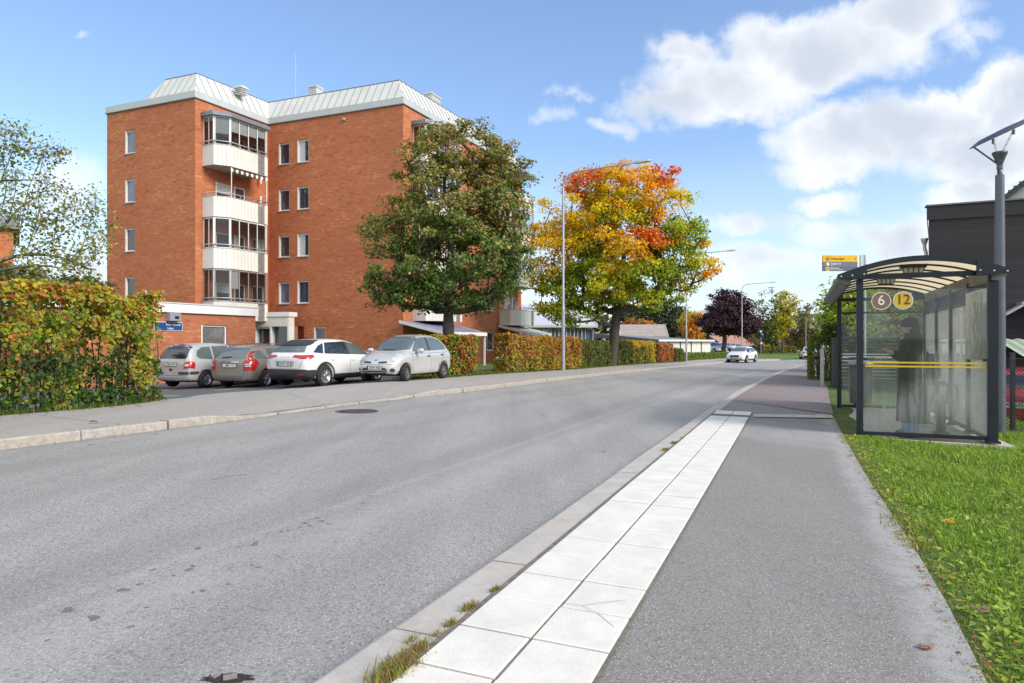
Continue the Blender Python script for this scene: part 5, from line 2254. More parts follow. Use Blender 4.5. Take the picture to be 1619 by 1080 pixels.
def silver_hatch(x, y, z):
    wr = .295
    e = car_root('parked_car', (x, y, z), (-.388, -.9217), 'small rounded silver hatchback facing the road at the right end of the row', GP)
    P = car_paint('pale_silver_paint', (.56, .565, .56), .25)
    st = [(-1.86, .42, .84, .90, .62, .45), (-1.80, .28, .94, 1.02, .76, .52), (-1.62, .2, .97, 1.30, .81, .52), (-1.35, .18, .96, 1.46, .825, .55), (-.8, .18, .94, 1.53, .83, .57),
          (-.1, .18, .93, 1.54, .83, .575), (.35, .18, .93, 1.47, .83, .56), (.78, .18, .93, 1.20, .82, .58), (1.06, .18, .92, 1.02, .81, .60), (1.42, .20, .84, .92, .78, .58), (1.70, .22, .70, .78, .70, .5), (1.85, .28, .56, .62, .56, .4), (1.89, .36, .50, .54, .40, .3)]
    body = make_body('body', st, (-1.20, 1.23), wr, 1.66, P, e)
    bv = bvh_of(body)
    decal('windscreen', bv, 'F', [(-.66, 1.04), (-.35, .995), (.35, .995), (.66, 1.04), (.54, 1.40), (.44, 1.455), (-.44, 1.455), (-.54, 1.40)], M['carglass2'], e)
    for v in 'LR':
        decal('side_window', bv, v, [(-.18, .99), (.80, .97), (.62, 1.14), (.34, 1.36), (.1, 1.42), (-.18, 1.43)], M['carglass2'], e)
        decal('side_window', bv, v, [(-1.42, 1.02), (-.30, .99), (-.30, 1.43), (-.75, 1.42), (-1.15, 1.33), (-1.38, 1.16)], M['carglass2'], e)
        decal('window_pillar', bv, v, [(-.30, .99), (-.18, .99), (-.18, 1.43), (-.30, 1.43)], M['plastic'], e)
        seams(e, bv, v, [[(-.24, .98), (-.26, .26)], [(.92, .97), (.90, .50), (.80, .27)], [(-1.2, .97), (-1.1, .72), (-.85, .55), (-.80, .27)], [(.92, .90), (-.1, .90), (-1.45, .93)]])
        handles(e, bv, [(-.08, .81), (-1.02, .84)], v, M['plastic'])
    for sd in (-1, 1):
        decal('headlight', bv, 'F', [(sd * .60 + .13 * math.cos(R(a)), .775 + .115 * math.sin(R(a))) for a in range(0, 360, 30)], M['clearlight'], e, .014, .05)
        decal('headlight', bv, 'T', [(1.42 + .20 * math.cos(R(a)), sd * .60 + .115 * math.sin(R(a))) for a in range(0, 360, 30)], M['clearlight'], e, .012, .05)
        decal('grille_slot', bv, 'F', [(sd * .12, .605), (sd * .44, .62), (sd * .40, .67), (sd * .15, .655)] if sd > 0 else [(-.44, .62), (-.12, .605), (-.15, .655), (-.40, .67)], M['plastic'], e, .012, .05)
        decal('fog_lamp', bv, 'F', [(sd * .60 + .06 * math.cos(R(a)), .40 + .06 * math.sin(R(a))) for a in range(0, 360, 40)], M['plastic'], e, .012, .05)
    decal('lower_grille', bv, 'F', [(-.42, .30), (.42, .30), (.46, .40), (.40, .47), (-.40, .47), (-.46, .40)], M['plastic'], e, .008)
    for zc in (.335, .385):
        decal('grille_bar', bv, 'F', rr(-.42, zc - .008, .42, zc + .008, .006), P, e, .018, .06)
    decal('badge', bv, 'F', rr(-.05, .68, .05, .72, .015), M['chrome'], e, .016, .04)
    plate(e, bv, 'F', .02, .47, 'XEW 928')
    seams(e, bv, 'F', [[(-.74, .56), (-.50, .575), (.50, .575), (.74, .56)], [(-.50, .72), (-.46, .90)], [(.50, .72), (.46, .90)]])
    decal('wiper', bv, 'F', [(-.20, 1.015), (.25, 1.005), (.26, 1.02), (-.19, 1.035)], M['plastic'], e, .018)
    decal('rear_window', bv, 'B', [(-.55, 1.05), (.55, 1.05), (.47, 1.38), (-.47, 1.38)], M['carglass'], e)
    for sd in (-1, 1):
        mirror(e, .66, sd * .86, 1.0, sd, P)
    b = MB()
    b.tube([(-.3, 0, 1.53), (-.55, 0, 1.60)], .006, 5)
    b.obj('aerial', M['plastic'], e)
    for xw in (-1.20, 1.23):
        for sd in (-1, 1):
            wheel(e, xw, sd * .735, wr, .175, sd, 'steel', R(10) if xw > 0 else 0)
    return e


def contact(u, v, t):
    return at(u, v, t)


def place(fn, u, v, t, xw, yw, fwd):
    """put the wheel (xw, yw in car axes) on the sight line of pixel (u, v) at depth t"""
    P = at(u, v, t)
    f = Vector(fwd).normalized()
    l = Vector((-f.y, f.x))
    return fn(P.x - f.x * xw - l.x * yw, P.y - f.y * xw - l.y * yw, P.z)


place(silver_mpv, 325.5, 613.0, 24.3, -1.27, -.80, (.36, .933))
place(brown_estate, 420, 613.2, 23.9, -1.34, -.82, (.30, .954))
place(white_suv, 512.5, 611.5, 22.6, -1.40, -.86, (.435, .900))
place(silver_hatch, 643, 604.5, 21.6, 1.23, .78, (-.388, -.9217))


# --- cars seen small: a simpler build with the same parts
def plain_car(name, loc, fwd, label, paint, H=1.6, L=4.5, W=1.84, wr=.35, front='dark', group=None, rear=True, skirt=False):
    e = car_root(name, loc, fwd, label, group)
    h = L / 2
    st = [(-h, .44, .86, .92, W * .38, .45), (-h + .08, .28, .98, 1.04, W * .46, .55), (-h + .25, .22, 1.0, H * .83, W * .485, .54), (-h + .6, .2, .99, H * .965, W * .495, .58), (-h + 1.2, .2, .97, H, W * .5, .60),
          (0, .2, .95, H, W * .5, .61), (h - 1.75, .2, .95, H * .93, W * .5, .60), (h - 1.15, .2, .95, 1.16, W * .495, .60), (h - .85, .2, .94, 1.04, W * .49, .6), (h - .35, .23, .84, .93, W * .46, .55), (h - .08, .27, .68, .76, W * .42, .5), (h, .38, .56, .62, W * .34, .4)]
    xw = (-h + .92, h - .93)
    body = make_body('body', st, xw, wr, W, paint, e)
    bv = bvh_of(body)
    s = H / 1.6
    decal('windscreen', bv, 'F', [(-.66, 1.08), (.66, 1.08), (.54, 1.50 * s), (-.54, 1.50 * s)], M['carglass2'], e)
    decal('rear_window', bv, 'B', [(-.62, 1.08), (.62, 1.08), (.52, 1.43 * s), (-.52, 1.43 * s)], M['carglass'], e)
    for v in 'LR':
        decal('side_window', bv, v, [(-h + .62, 1.06), (-.12, 1.02), (-.12, 1.46 * s), (-h + .9, 1.42 * s)], M['carglass'], e)
        decal('side_window', bv, v, [(-.04, 1.02), (h - 1.20, 1.0), (h - 1.72, 1.38 * s), (-.04, 1.46 * s)], M['carglass'], e)
        seams(e, bv, v, [[(-.08, 1.0), (-.1, .3)], [(h - 1.15, .95), (h - 1.2, .3)]])
        if skirt:
            decal('sill', bv, v, [(xw[0] + .45, .22), (xw[1] - .45, .22), (xw[1] - .44, .36), (xw[0] + .44, .36)], M['plastic'], e, .01)
    for sd in (-1, 1):
        a, c = sorted((sd * .52, sd * .86))
        decal('headlight', bv, 'F', [(a, .70), (c, .70), (c, .80), (a, .80)], M['clearlight'], e, .012, .06)
        a, c = sorted((sd * .56, sd * .88))
        decal('tail_light', bv, 'B', [(a, .86), (c, .80), (c, 1.02), (a, .98)], M['redlight'], e, .012, .06)
        mirror(e, h - 1.35, sd * (W / 2 + .02), 1.04, sd, paint)
    decal('grille', bv, 'F', [(-.45, .60), (-.30, .50), (.30, .50), (.45, .60), (.40, .74), (-.40, .74)], M['plastic'] if front == 'dark' else M['chrome'], e, .012, .08)
    decal('lower_intake', bv, 'F', [(-.78, .28), (.78, .28), (.70, .42), (-.70, .42)], M['plastic'], e, .010, .09)
    decal('rear_skirt', bv, 'B', [(-.80, .28), (.80, .28), (.84, .50), (-.84, .50)], M['plastic'], e, .010, .09)
    plate(e, bv, 'F', 0, .50, 'TZB 48K')
    plate(e, bv, 'B', 0, .76, 'GHU 605')
    for x in xw:
        for sd in (-1, 1):
            wheel(e, x, sd * (W / 2 - .11), wr, .22, sd, 5)
    return e


wp = car_paint('plain_white_paint', (.75, .76, .77), .0, .3)


def road_z(x, y):
    return float(plane_z(x, y)) + .005


p = at(1170, 574, 64)
plain_car('oncoming_car', (p.x + .9, p.y + 2.2, road_z(p.x, p.y)), (-.58, -.81), 'white car with dark hexagonal grille driving towards the viewer along the left kerb', wp, 1.56, 4.6, 1.9, .37, group=None, skirt=True)
p = at(1280, 569, 84)
plain_car('departing_car', (p.x + .7, p.y + 2.0, 1.3 - 29.0 / F * 84), (.30, .954), 'pale car driving away past the clipped hedge on the right', wp, 1.66, 4.6, 1.88, .36, skirt=True)
p = at(1131, 558, 102)
for i, (u, t, lab) in enumerate(((1129, 98, 'white parked car just beyond the right end of the white garages'), (1147, 101, 'white parked car between the garage end and the oncoming white car'))):
    p = at(u, 558.5, t)
    plain_car('parked_car', (p.x, p.y, 1.3 - 18.2 / F * t), (.30 + .3 * i, -.95), lab, wp, 1.58, 4.4, 1.8, group='white cars parked beyond the garages')
p = at(1165, 558, 112)
plain_car('parked_car', (p.x, p.y, 1.3 - 17.5 / F * 112), (.3, -.95), 'grey parked car half hidden behind the oncoming white car', car_paint('slate_paint', (.20, .24, .27), .3), 1.5, 4.3, 1.78)
p = at(1640, 655, 12.8)
plain_car('parked_car', (at(1655, 600, 14.6).x, 14.6, float(plane_z(11.4, 14.6)) + .14), (.80, .60), 'red car with frosted windows behind the wire fence at the right edge', car_paint('red_paint', (.42, .03, .04), .2), 1.48, 4.3, 1.76, .32)

# ------------------------------------------------------------------ foliage
M['leaf'] = leaf_mat('leaves', .55)
M['leaf_dull'] = leaf_mat('dull_leaves', .4, .6)
M['bark'] = bark_mat('maple_bark', (.10, .085, .072, 1), (.045, .037, .032, 1))
M['bark_pale'] = bark_mat('lichen_bark', (.22, .20, .17, 1), (.08, .07, .06, 1))  # paler bark colour of the fruit tree
M['twig'] = bark_mat('hedge_twigs', (.085, .06, .045, 1), (.035, .025, .02, 1))


def leaves_obj(name, C, size, col, mat, parent=None, nrm=None, org=(0, 0, 0), flat=.0, elong=1.0, kind=None, rs=None):
    """many folded leaf blades as one mesh: C centres (n,3), size (n,), col (n,3)"""
    r = rs or rng
    n = len(C)
    C = np.asarray(C, float) - np.array(org)
    if nrm is None:
        nrm = r.normal(size=(n, 3))
        nrm[:, 2] = np.abs(nrm[:, 2]) * .8 + .35
    else:
        nrm = nrm + r.normal(size=(n, 3)) * .55
    nrm /= np.linalg.norm(nrm, axis=1)[:, None]
    t = r.normal(size=(n, 3))
    t -= nrm * np.sum(t * nrm, 1)[:, None]
    t /= np.linalg.norm(t, axis=1)[:, None] + 1e-9
    b_ = np.cross(nrm, t)
    s = np.asarray(size, float)[:, None]
    wd = .44 / elong
    fold = nrm * s * .13
    # kite shaped leaf, five points, two halves folded along the midrib
    v0 = C - t * s * .5
    v1 = C + b_ * s * wd - t * s * .10 + fold
    v2 = C + t * s * .5 - fold * .5
    v3 = C - b_ * s * wd - t * s * .10 + fold
    V = np.stack([v0, v1, v2, v3], 1).reshape(-1, 3)
    base = np.arange(n) * 4
    Fc = np.stack([base, base + 2, base + 1, base, base + 3, base + 2], 1).reshape(-1, 3)
    me = bpy.data.meshes.new(name)
    me.vertices.add(len(V))
    me.vertices.foreach_set('co', V.ravel())
    nf = len(Fc)
    me.loops.add(nf * 3)
    me.loops.foreach_set('vertex_index', Fc.ravel().astype(np.int32))
    me.polygons.add(nf)
    me.polygons.foreach_set('loop_start', (np.arange(nf) * 3).astype(np.int32))
    me.polygons.foreach_set('loop_total', np.full(nf, 3, np.int32))
    me.update(calc_edges=True)
    ca = me.color_attributes.new('tone', 'FLOAT_COLOR', 'POINT')
    cc = np.ones((n, 4, 4))
    cc[:, :, :3] = np.clip(np.asarray(col), 0, 1)[:, None, :]
    ca.data.foreach_set('color', cc.ravel())
    me.materials.append(mat)
    o = bpy.data.objects.new(name, me)
    COL.objects.link(o)
    if parent is not None:
        o.parent = parent
    if kind:
        o['kind'] = kind
    return o


def pal(keys, w, n, jit=.18, r=None):
    r = r or rng
    k = r.choice(len(keys), n, p=np.array(w) / np.sum(w))
    c = np.array(keys)[k]
    return c * (1 + r.normal(size=(n, 1)) * jit) * (1 + r.normal(size=(n, 3)) * jit * .3)


def grow_limbs(b, base, top, targets, r0, minr=.012, bend=.15, n=6, rr_=None):
    """limbs that join every foliage clump to the nearest limb already grown"""
    rr_ = rr_ or rng
    base, top = Vector(base), Vector(top)
    nodes = []          # position, parent
    k = 9
    side = Vector((rr_.normal() * .12, rr_.normal() * .12, 0))
    for i in range(k + 1):
        t = i / k
        p = base.lerp(top, t) + side * math.sin(t * 3.1)
        nodes.append([p, i - 1])
    trunk_n = len(nodes)
    fork = max(3, int(k * .38))
    T = sorted([Vector(t) for t in targets], key=lambda p: (p - nodes[fork][0]).length)
    for t in T:
        best, bi = 1e9, fork
        for i in range(fork, len(nodes)):
            p = nodes[i][0]
            d = (p - t)
            # prefer limbs below and inside
            cost = d.length + max(0, p.z - t.z + .2) * 1.6
            if cost < best:
                best, bi = cost, i
        p = nodes[bi][0]
        L = (t - p).length
        seg = max(2, int(L / .7))
        prev = bi
        for j in range(1, seg + 1):
            u_ = j / seg
            q_ = p.lerp(t, u_)
            q_.z += -math.sin(u_ * math.pi) * bend * L * .35
            q_ += Vector((rr_.normal(), rr_.normal(), rr_.normal())) * .03 * L * (1 if j < seg else .2)
            nodes.append([q_, prev])
            prev = len(nodes) - 1
    cnt = [0] * len(nodes)
    for i in range(len(nodes) - 1, -1, -1):
        if cnt[i] == 0:
            cnt[i] = 1
        if nodes[i][1] >= 0:
            cnt[nodes[i][1]] += cnt[i]
    tot = cnt[0]
    rad = [max(minr, r0 * (c / tot) ** .46) for c in cnt]
    for i in range(1, trunk_n):
        rad[i] = max(rad[i], r0 * (1 - .62 * i / trunk_n))
    rad[0] = r0 * 1.12
    ch = {}
    for i, (p, pa) in enumerate(nodes):
        if pa >= 0:
            ch.setdefault(pa, []).append(i)
    # chains
    stack = [(0, None)]
    while stack:
        i, frm = stack.pop()
        path = [frm, i] if frm is not None else [i]
        while i in ch:
            cs = sorted(ch[i], key=lambda c: -cnt[c])
            for c in cs[1:]:
                stack.append((c, i))
            i = cs[0]
            path.append(i)
        rs = [rad[j] for j in path]
        if frm is not None:
            rs[0] = min(rs[0], rs[1] * 1.25)
        if len(path) > 1:
            b.tube([nodes[j][0] for j in path], rs, n if rs[0] > .03 else 4)
    return nodes


def tree(name, base, trunk_top, blobs, n_clump, leaves_per, leaf, colf, label, cat='tree', r0=.22, group=None, clump_r=.55, mat=None, bark=None, seed=1,
         hollow=.45, minr=.012, elong=1.0, extra_clumps=None, flat=.6):
    """crown = clumps of leaves through a union of ellipsoids (centre, radii), limbs reach every clump"""
    r = np.random.default_rng(seed)
    e = empty(name, tuple(base), 0, label, cat, group)
    V = np.array([b_[1][0] * b_[1][1] * b_[1][2] for b_ in blobs]) ** .75
    cl = []
    tries = 0
    while len(cl) < n_clump and tries < n_clump * 60:
        tries += 1
        k = r.choice(len(blobs), p=V / V.sum())
        c, rd = blobs[k][:2]
        d = r.normal(size=3)
        d /= np.linalg.norm(d)
        f = (hollow + (1 - hollow) * r.random() ** .6)
        p = np.array(c) + d * np.array(rd) * f
        # drop clumps buried deep inside another ellipsoid
        deep = False
        for j, b_ in enumerate(blobs):
            if j != k:
                q_ = (p - np.array(b_[0])) / np.array(b_[1])
                if q_ @ q_ < hollow ** 2 * .8:
                    deep = True
        if deep:
            continue
        if all(((p - x) ** 2).sum() > (clump_r * .62) ** 2 for x in cl):
            cl.append(p)
    if extra_clumps is not None:
        cl += [np.array(x) for x in extra_clumps]
    cl = np.array(cl)
    b = MB()
    bx = Vector(base)
    grow_limbs(b, (0, 0, -.15), Vector(trunk_top) - bx, [Vector(c) - bx for c in cl], r0, minr, rr_=r)
    b.obj('trunk', bark or M['bark'], e)
    n = len(cl) * leaves_per
    ci = np.repeat(np.arange(len(cl)), leaves_per)
    cen = cl[ci]
    off = r.normal(size=(n, 3))
    off /= np.linalg.norm(off, axis=1)[:, None]
    rad = clump_r * (r.random(n) ** .5)[:, None] * (r.uniform(.6, 1.25, len(cl))[ci])[:, None]
    off = off * rad * np.array([1, 1, flat])
    C = cen + off
    sz = leaf * r.uniform(.6, 1.3, n)
    col = colf(cl, ci, C, r)
    ax = np.array([blobs[0][0][0], blobs[0][0][1], np.mean([b_[0][2] for b_ in blobs]) - 1])
    nr = (C - ax)
    nr /= np.linalg.norm(nr, axis=1)[:, None]
    nr[:, 2] += .5
    leaves_obj('crown', C, sz, col, mat or M['leaf'], e, nr * .8, tuple(base), elong=elong, rs=r)
    return e


def blob_px(u, v, ru, rv, Y, ry=None, dY=0.0):
    P = at(u, v, Y + dY)
    return ((P.x, P.y, P.z), (ru / F * Y, ry or (ru / F * Y), rv / F * Y))


# --- big green maple behind the silver hatchback
def base_on(u, Y, zoff=0):
    x = (u - CX) / F * Y
    return (x, Y, float(left_z(np.array([x]), np.array([Y]))[0]) - .05 + zoff)


YM = 29.5
G1 = [(.095, .165, .035), (.14, .225, .045), (.25, .30, .065), (.46, .36, .10), (.56, .32, .15), (.34, .38, .08)]


def col_green(cl, ci, C, r):
    z = cl[:, 2]
    zt = (z - z.min()) / (z.max() - z.min() + 1e-6)
    out_ = np.zeros((len(C), 3))
    keys = np.array(G1)
    for k in range(len(cl)):
        m = ci == k
        h = zt[k] + r.normal() * .14
        w = np.array([max(.02, .9 - h * 1.3), .55, max(.02, h * .8), max(.01, h * 1.3 - .35), max(.01, h * 1.2 - .42), max(.02, h * .6)])
        out_[m] = pal(keys, w, m.sum(), .2, r)
    return out_


mb = [blob_px(738, 236, 68, 52, YM), blob_px(700, 302, 92, 76, YM), blob_px(790, 302, 52, 88, YM), blob_px(640, 370, 70, 45, YM), blob_px(650, 440, 72, 45, YM, None, -.5),
      blob_px(780, 420, 66, 80, YM), blob_px(715, 400, 110, 95, YM), blob_px(690, 230, 42, 38, YM), blob_px(640, 295, 32, 38, YM), blob_px(600, 360, 30, 18, YM), blob_px(800, 345, 44, 70, YM),
      blob_px(755, 475, 50, 30, YM), blob_px(645, 465, 60, 28, YM), blob_px(742, 205, 35, 28, YM)]
b0 = base_on(712, YM)
tree('maple_tree', b0, (b0[0] + .1, YM, at(0, 360, YM).z), mb, 345, 140, .128, col_green,
     'tall broad green maple turning brown at the top, in front of the apartment building', 'tree', .27, clump_r=.60, mat=M['leaf_dull'], seed=3, hollow=.35)

# --- orange and yellow maple
YO = 44.0
KO = dict(gr=[(.16, .30, .02), (.24, .38, .03), (.36, .44, .03)], ye=[(1, .64, .02), (1, .76, .04), (1, .66, .02)],
          og=[(1, .44, .015), (1, .54, .025), (.92, .34, .015)], rd=[(.80, .12, .015), (.82, .20, .02), (.68, .07, .03)], yg=[(.74, .68, .04), (.88, .76, .04), (.54, .60, .04)])


def col_orange(cl, ci, C, r):
    out_ = np.zeros((len(C), 3))
    # patches of colour follow the branches: nearest of a few seeds (photo positions)
    seeds = [(925, 288, 'rd'), (910, 300, 'og'), (950, 300, 'ye'), (960, 320, 'ye'), (930, 320, 'ye'), (870, 345, 'ye'), (880, 420, 'ye'), (900, 380, 'ye'), (850, 400, 'ye'), (960, 290, 'ye'), (985, 275, 'og'), (1005, 295, 'ye'),
             (1030, 290, 'og'), (1055, 290, 'rd'), (1045, 330, 'og'), (1015, 372, 'rd'), (1042, 375, 'rd'), (1060, 312, 'ye'), (1005, 350, 'ye'), (985, 388, 'og'), (975, 425, 'ye'), (985, 450, 'yg'), (1010, 405, 'ye'),
             (1080, 345, 'gr'), (1085, 380, 'gr'), (1040, 400, 'gr'), (960, 345, 'gr'), (945, 320, 'yg'), (990, 330, 'yg'), (930, 395, 'gr'), (900, 450, 'gr'), (860, 440, 'yg'), (880, 480, 'gr'),
             (940, 460, 'yg'), (1000, 440, 'gr'), (1040, 440, 'gr'), (1080, 420, 'gr'), (1120, 400, 'ye'), (1110, 430, 'yg'), (1135, 430, 'og'), (1095, 445, 'ye'), (1060, 470, 'gr'), (930, 500, 'gr'),
             (845, 470, 'yg'), (1090, 300, 'yg'), (900, 330, 'ye'), (935, 350, 'ye'), (1025, 345, 'yg'), (960, 480, 'gr'), (855, 370, 'ye'), (870, 400, 'ye'), (965, 365, 'ye'), (1010, 320, 'ye'), (1070, 330, 'yg'), (1015, 430, 'yg')]
    for k in range(len(cl)):
        P = cl[k]
        u = CX + P[0] / P[1] * F
        v = CY - (P[2] - EYE) / P[1] * F
        depth = (P[1] - YO)
        d = [math.hypot(u + r.normal() * 9 - a, v + r.normal() * 9 - b_) for (a, b_, c) in seeds]
        key = seeds[int(np.argmin(d))][2]
        if depth > 1.5 and r.random() < .5:
            key = ['gr', 'yg', 'ye'][r.integers(3)]
        m = ci == k
        mixk = {'gr': 'yg', 'ye': ('og' if r.random() < .3 else 'yg'), 'og': 'ye', 'rd': 'og', 'yg': 'gr'}[key]
        a = pal(KO[key], [1, 1, 1], m.sum(), .15, r)
        c2 = pal(KO[mixk], [1, 1, 1], m.sum(), .15, r)
        w = (r.random(m.sum()) < .25)[:, None]
        out_[m] = np.where(w, c2, a)
    return out_


ob = [blob_px(985, 310, 75, 55, YO), blob_px(925, 335, 70, 60, YO), blob_px(1050, 340, 60, 60, YO), blob_px(890, 400, 60, 60, YO), blob_px(985, 390, 95, 80, YO),
      blob_px(1070, 400, 60, 55, YO), blob_px(1115, 425, 34, 28, YO), blob_px(880, 460, 52, 40, YO), blob_px(960, 450, 90, 40, YO), blob_px(1040, 440, 60, 42, YO),
      blob_px(925, 290, 36, 26, YO), blob_px(985, 278, 40, 22, YO), blob_px(1048, 290, 28, 26, YO), blob_px(900, 490, 52, 24, YO), blob_px(1095, 375, 30, 30, YO), blob_px(1015, 470, 50, 22, YO)]
b0 = base_on(968, YO - 2)
b0 = ((966 - CX) / F * YO, YO, float(left_z(np.array([6.4]), np.array([YO]))[0]) - .1)
tree('maple_tree', b0, (at(990, 380, YO).x, YO, at(0, 380, YO).z), ob, 480, 132, .172, col_orange,
     'spreading maple in red, orange, yellow and green autumn leaves among the roadside hedges', 'tree', .33, clump_r=.80, seed=5, hollow=.35, minr=.02)

# --- dark purple tree
YP = 96
pb = [blob_px(1150, 494, 30, 26, YP), blob_px(1137, 510, 32, 18, YP), blob_px(1170, 513, 30, 18, YP), blob_px(1148, 472, 18, 16, YP), blob_px(1172, 485, 18, 20, YP), blob_px(1120, 508, 12, 8, YP), blob_px(1188, 516, 12, 10, YP), blob_px(1131, 474, 9, 9, YP)]
b0 = base_on(1143, YP)
tree('purple_tree', b0, (b0[0] + .3, YP, at(0, 495, YP).z), pb, 190, 80, .30,
     lambda cl, ci, C, r: pal([(.05, .028, .04), (.08, .034, .048), (.13, .045, .055), (.18, .07, .08), (.04, .03, .042)], [3, 3, 2, 1, 2], len(C), .25, r),
     'dark purple leaved tree behind the far parked cars', 'tree', .32, clump_r=1.0, seed=8, mat=M['leaf_dull'], minr=.05)


# --- trees further down the street
def simple(u, vb, Y, blobs, keys, w, label, seed, n=60, per=45, leaf=.35, name='tree', r0=.18, clump=1.0, group='trees at the far end of the street', zb=None, mat=None, bark=None, hollow=.3, flat=.8):
    bl = [blob_px(*b_, Y) for b_ in blobs]
    x = (u - CX) / F * Y
    z = EYE + (CY - vb) / F * Y
    top = max(b_[0][2] for b_ in bl)
    return tree(name, (x, Y, z), (x, Y, z + (top - z) * .75), bl, n, per, leaf, lambda cl, ci, C, r: pal(keys, w, len(C), .22, r), label, 'tree', r0, group, clump_r=clump, seed=seed,
                mat=mat or M['leaf'], bark=bark, minr=.03, hollow=hollow, flat=flat)


gyk = [(.13, .17, .05), (.20, .24, .08), (.26, .27, .09)]
simple(1203, 553, 128, [(1203, 500, 12, 30), (1200, 525, 18, 25), (1206, 480, 7, 18)], gyk, [2, 2, 1], 'thin pale birch just right of the purple tree', 21, 46, 34, .38, 'birch_tree', .13, .95)
simple(1221, 553, 126, [(1220, 505, 12, 34), (1224, 525, 20, 25), (1220, 472, 5, 20)], [(.10, .16, .04), (.17, .22, .06), (.28, .29, .08)], [2, 2, 1], 'slender green birch in the middle of the far row', 22, 56, 36, .38, 'birch_tree', .14, .95)
simple(1237, 556, 118, [(1242, 478, 17, 20), (1238, 505, 12, 24), (1245, 500, 14, 18), (1236, 530, 7, 10)], [(.62, .52, .03), (.50, .46, .04), (.40, .40, .05)], [3, 2, 1], 'bright yellow tree with forked trunk near the brick house', 23, 62, 44, .38, 'yellow_tree', .18, .9)
simple(1268, 556, 124, [(1266, 515, 18, 28), (1275, 500, 14, 26), (1262, 535, 22, 18)], [(.20, .17, .06), (.28, .20, .06), (.17, .19, .06), (.40, .24, .10)], [2, 1, 2, 1], 'brownish green thin tree left of the crossing sign', 24, 60, 36, .38, 'birch_tree', .14, 1.0)
simple(1292, 557, 120, [(1292, 530, 16, 18), (1282, 540, 14, 14), (1298, 515, 12, 12)], [(.14, .15, .04), (.30, .20, .07), (.42, .22, .10)], [2, 1, 1], 'low rusty green tree beneath the flat roofed house', 25, 46, 36, .38, 'tree', .14, 1.0)
simple(1098, 552, 118, [(1098, 512, 13, 14), (1090, 520, 13, 16), (1100, 530, 14, 14), (1108, 505, 14, 9)], [(.72, .34, .04), (.62, .24, .03), (.66, .48, .05)], [3, 2, 1], 'orange tree just left of the purple tree', 26, 60, 40, .36, 'orange_tree', .15, 1.0)
simple(1095, 550, 135, [(1094, 503, 14, 9), (1085, 506, 10, 8)], [(.62, .56, .04), (.66, .48, .05)], [3, 1], 'yellow crowned tree rising behind the orange tree', 27, 30, 36, .40, 'yellow_tree', .15, 1.0)
simple(1010, 550, 130, [(1016, 514, 17, 10), (1004, 522, 14, 12), (998, 512, 10, 10)], [(.66, .30, .04), (.60, .16, .06), (.24, .22, .05)], [2, 1, 1], 'orange and rust tree behind the garage roof beside the maple trunk', 28, 46, 38, .40, 'orange_tree', .15, 1.0)
pine = [(.05, .075, .04), (.07, .10, .05), (.095, .115, .055)]
for i, (u, bl, lab, ky) in enumerate([
        (1040, [(1040, 500, 15, 24), (1038, 520, 20, 20), (1040, 482, 8, 14)], 'dark rounded pine left in the group beyond the garages', pine),
        (1060, [(1062, 500, 14, 22), (1062, 518, 18, 18), (1062, 484, 7, 12)], 'dark pine right in the group beyond the garages', pine),
        (1020, [(1022, 505, 14, 18), (1020, 518, 18, 14)], 'grey green willow beside the dark pines', [(.07, .10, .045), (.10, .13, .06)]),
        (1076, [(1077, 512, 12, 14), (1080, 498, 6, 10)], 'yellow green tree at the right edge of the dark pines', [(.20, .19, .05), (.36, .28, .06), (.12, .14, .04)])]):
    simple(u, 550, 155, bl, ky, [1] * len(ky), lab, 40 + i, 60, 46, .62, 'pine_tree' if i < 2 else 'tree', .2, 1.6, 'trees beyond the garages', mat=M['leaf_dull'])
# a far wood closing the view behind everything, read as one mass
r = np.random.default_rng(77)
n = 16000
xx = r.uniform(-260, 420, n)
yy_ = 290 + r.uniform(-12, 12, n) + .0 * xx
hh = 10 + 4 * np.sin(xx * .05) + 3 * np.sin(xx * .13 + 1) + 2.0 * np.sin(xx * .41) + r.normal(size=n) * .8
zz_ = -1 + hh * r.random(n) ** .7
leaves_obj('far_wood', np.c_[xx, yy_, zz_], r.uniform(1.6, 3.6, n), pal([(.035, .055, .028), (.06, .08, .035), (.16, .14, .05), (.30, .20, .06)], [5, 4, 2, 1], n, .2, r), M['leaf_dull'], None, kind='stuff', rs=r)

# --- trees behind the bus shelter
gr3 = [(.42, .58, .06), (.56, .68, .08), (.66, .70, .09), (.30, .44, .05)]


def side_tree(u, Y, blobs, keys, label, seed, n=120, per=60, leaf=.2, name='tree', r0=.2, clump=.7):
    bl = [blob_px(*b_, Y) for b_ in blobs]
    x = (u - CX) / F * Y
    z = float(plane_z(x, Y))
    top = max(b_[0][2] for b_ in bl)
    return tree(name, (x, Y, z), (x, Y, z + (top - z) * .7), bl, n, per, leaf, lambda cl, ci, C, r: pal(keys, [1] * len(keys), len(C), .2, r), label, 'tree', r0, None, clump_r=clump, seed=seed, minr=.02)


side_tree(1350, 40, [(1322, 490, 22, 38), (1345, 500, 38, 35), (1375, 480, 30, 35), (1330, 520, 25, 30), (1312, 505, 12, 22), (1365, 530, 40, 30)], gr3, 'bright yellow green tree behind the left side of the bus shelter', 51, 150, 60, .24, clump=.95)
side_tree(1420, 37, [(1415, 480, 34, 36), (1440, 500, 34, 38), (1400, 520, 36, 34), (1450, 535, 30, 26)], [(.52, .60, .08), (.66, .66, .09), (.40, .50, .06)], 'yellow green tree behind the middle of the bus shelter', 52, 150, 60, .24, clump=.9)
side_tree(1470, 62, [(1470, 480, 30, 22), (1490, 510, 34, 26), (1462, 520, 26, 26)], pine + [(.07, .10, .03)], 'dark conifer seen through the right half of the bus shelter', 53, 90, 50, .36, 'conifer_tree', .25, 1.3)

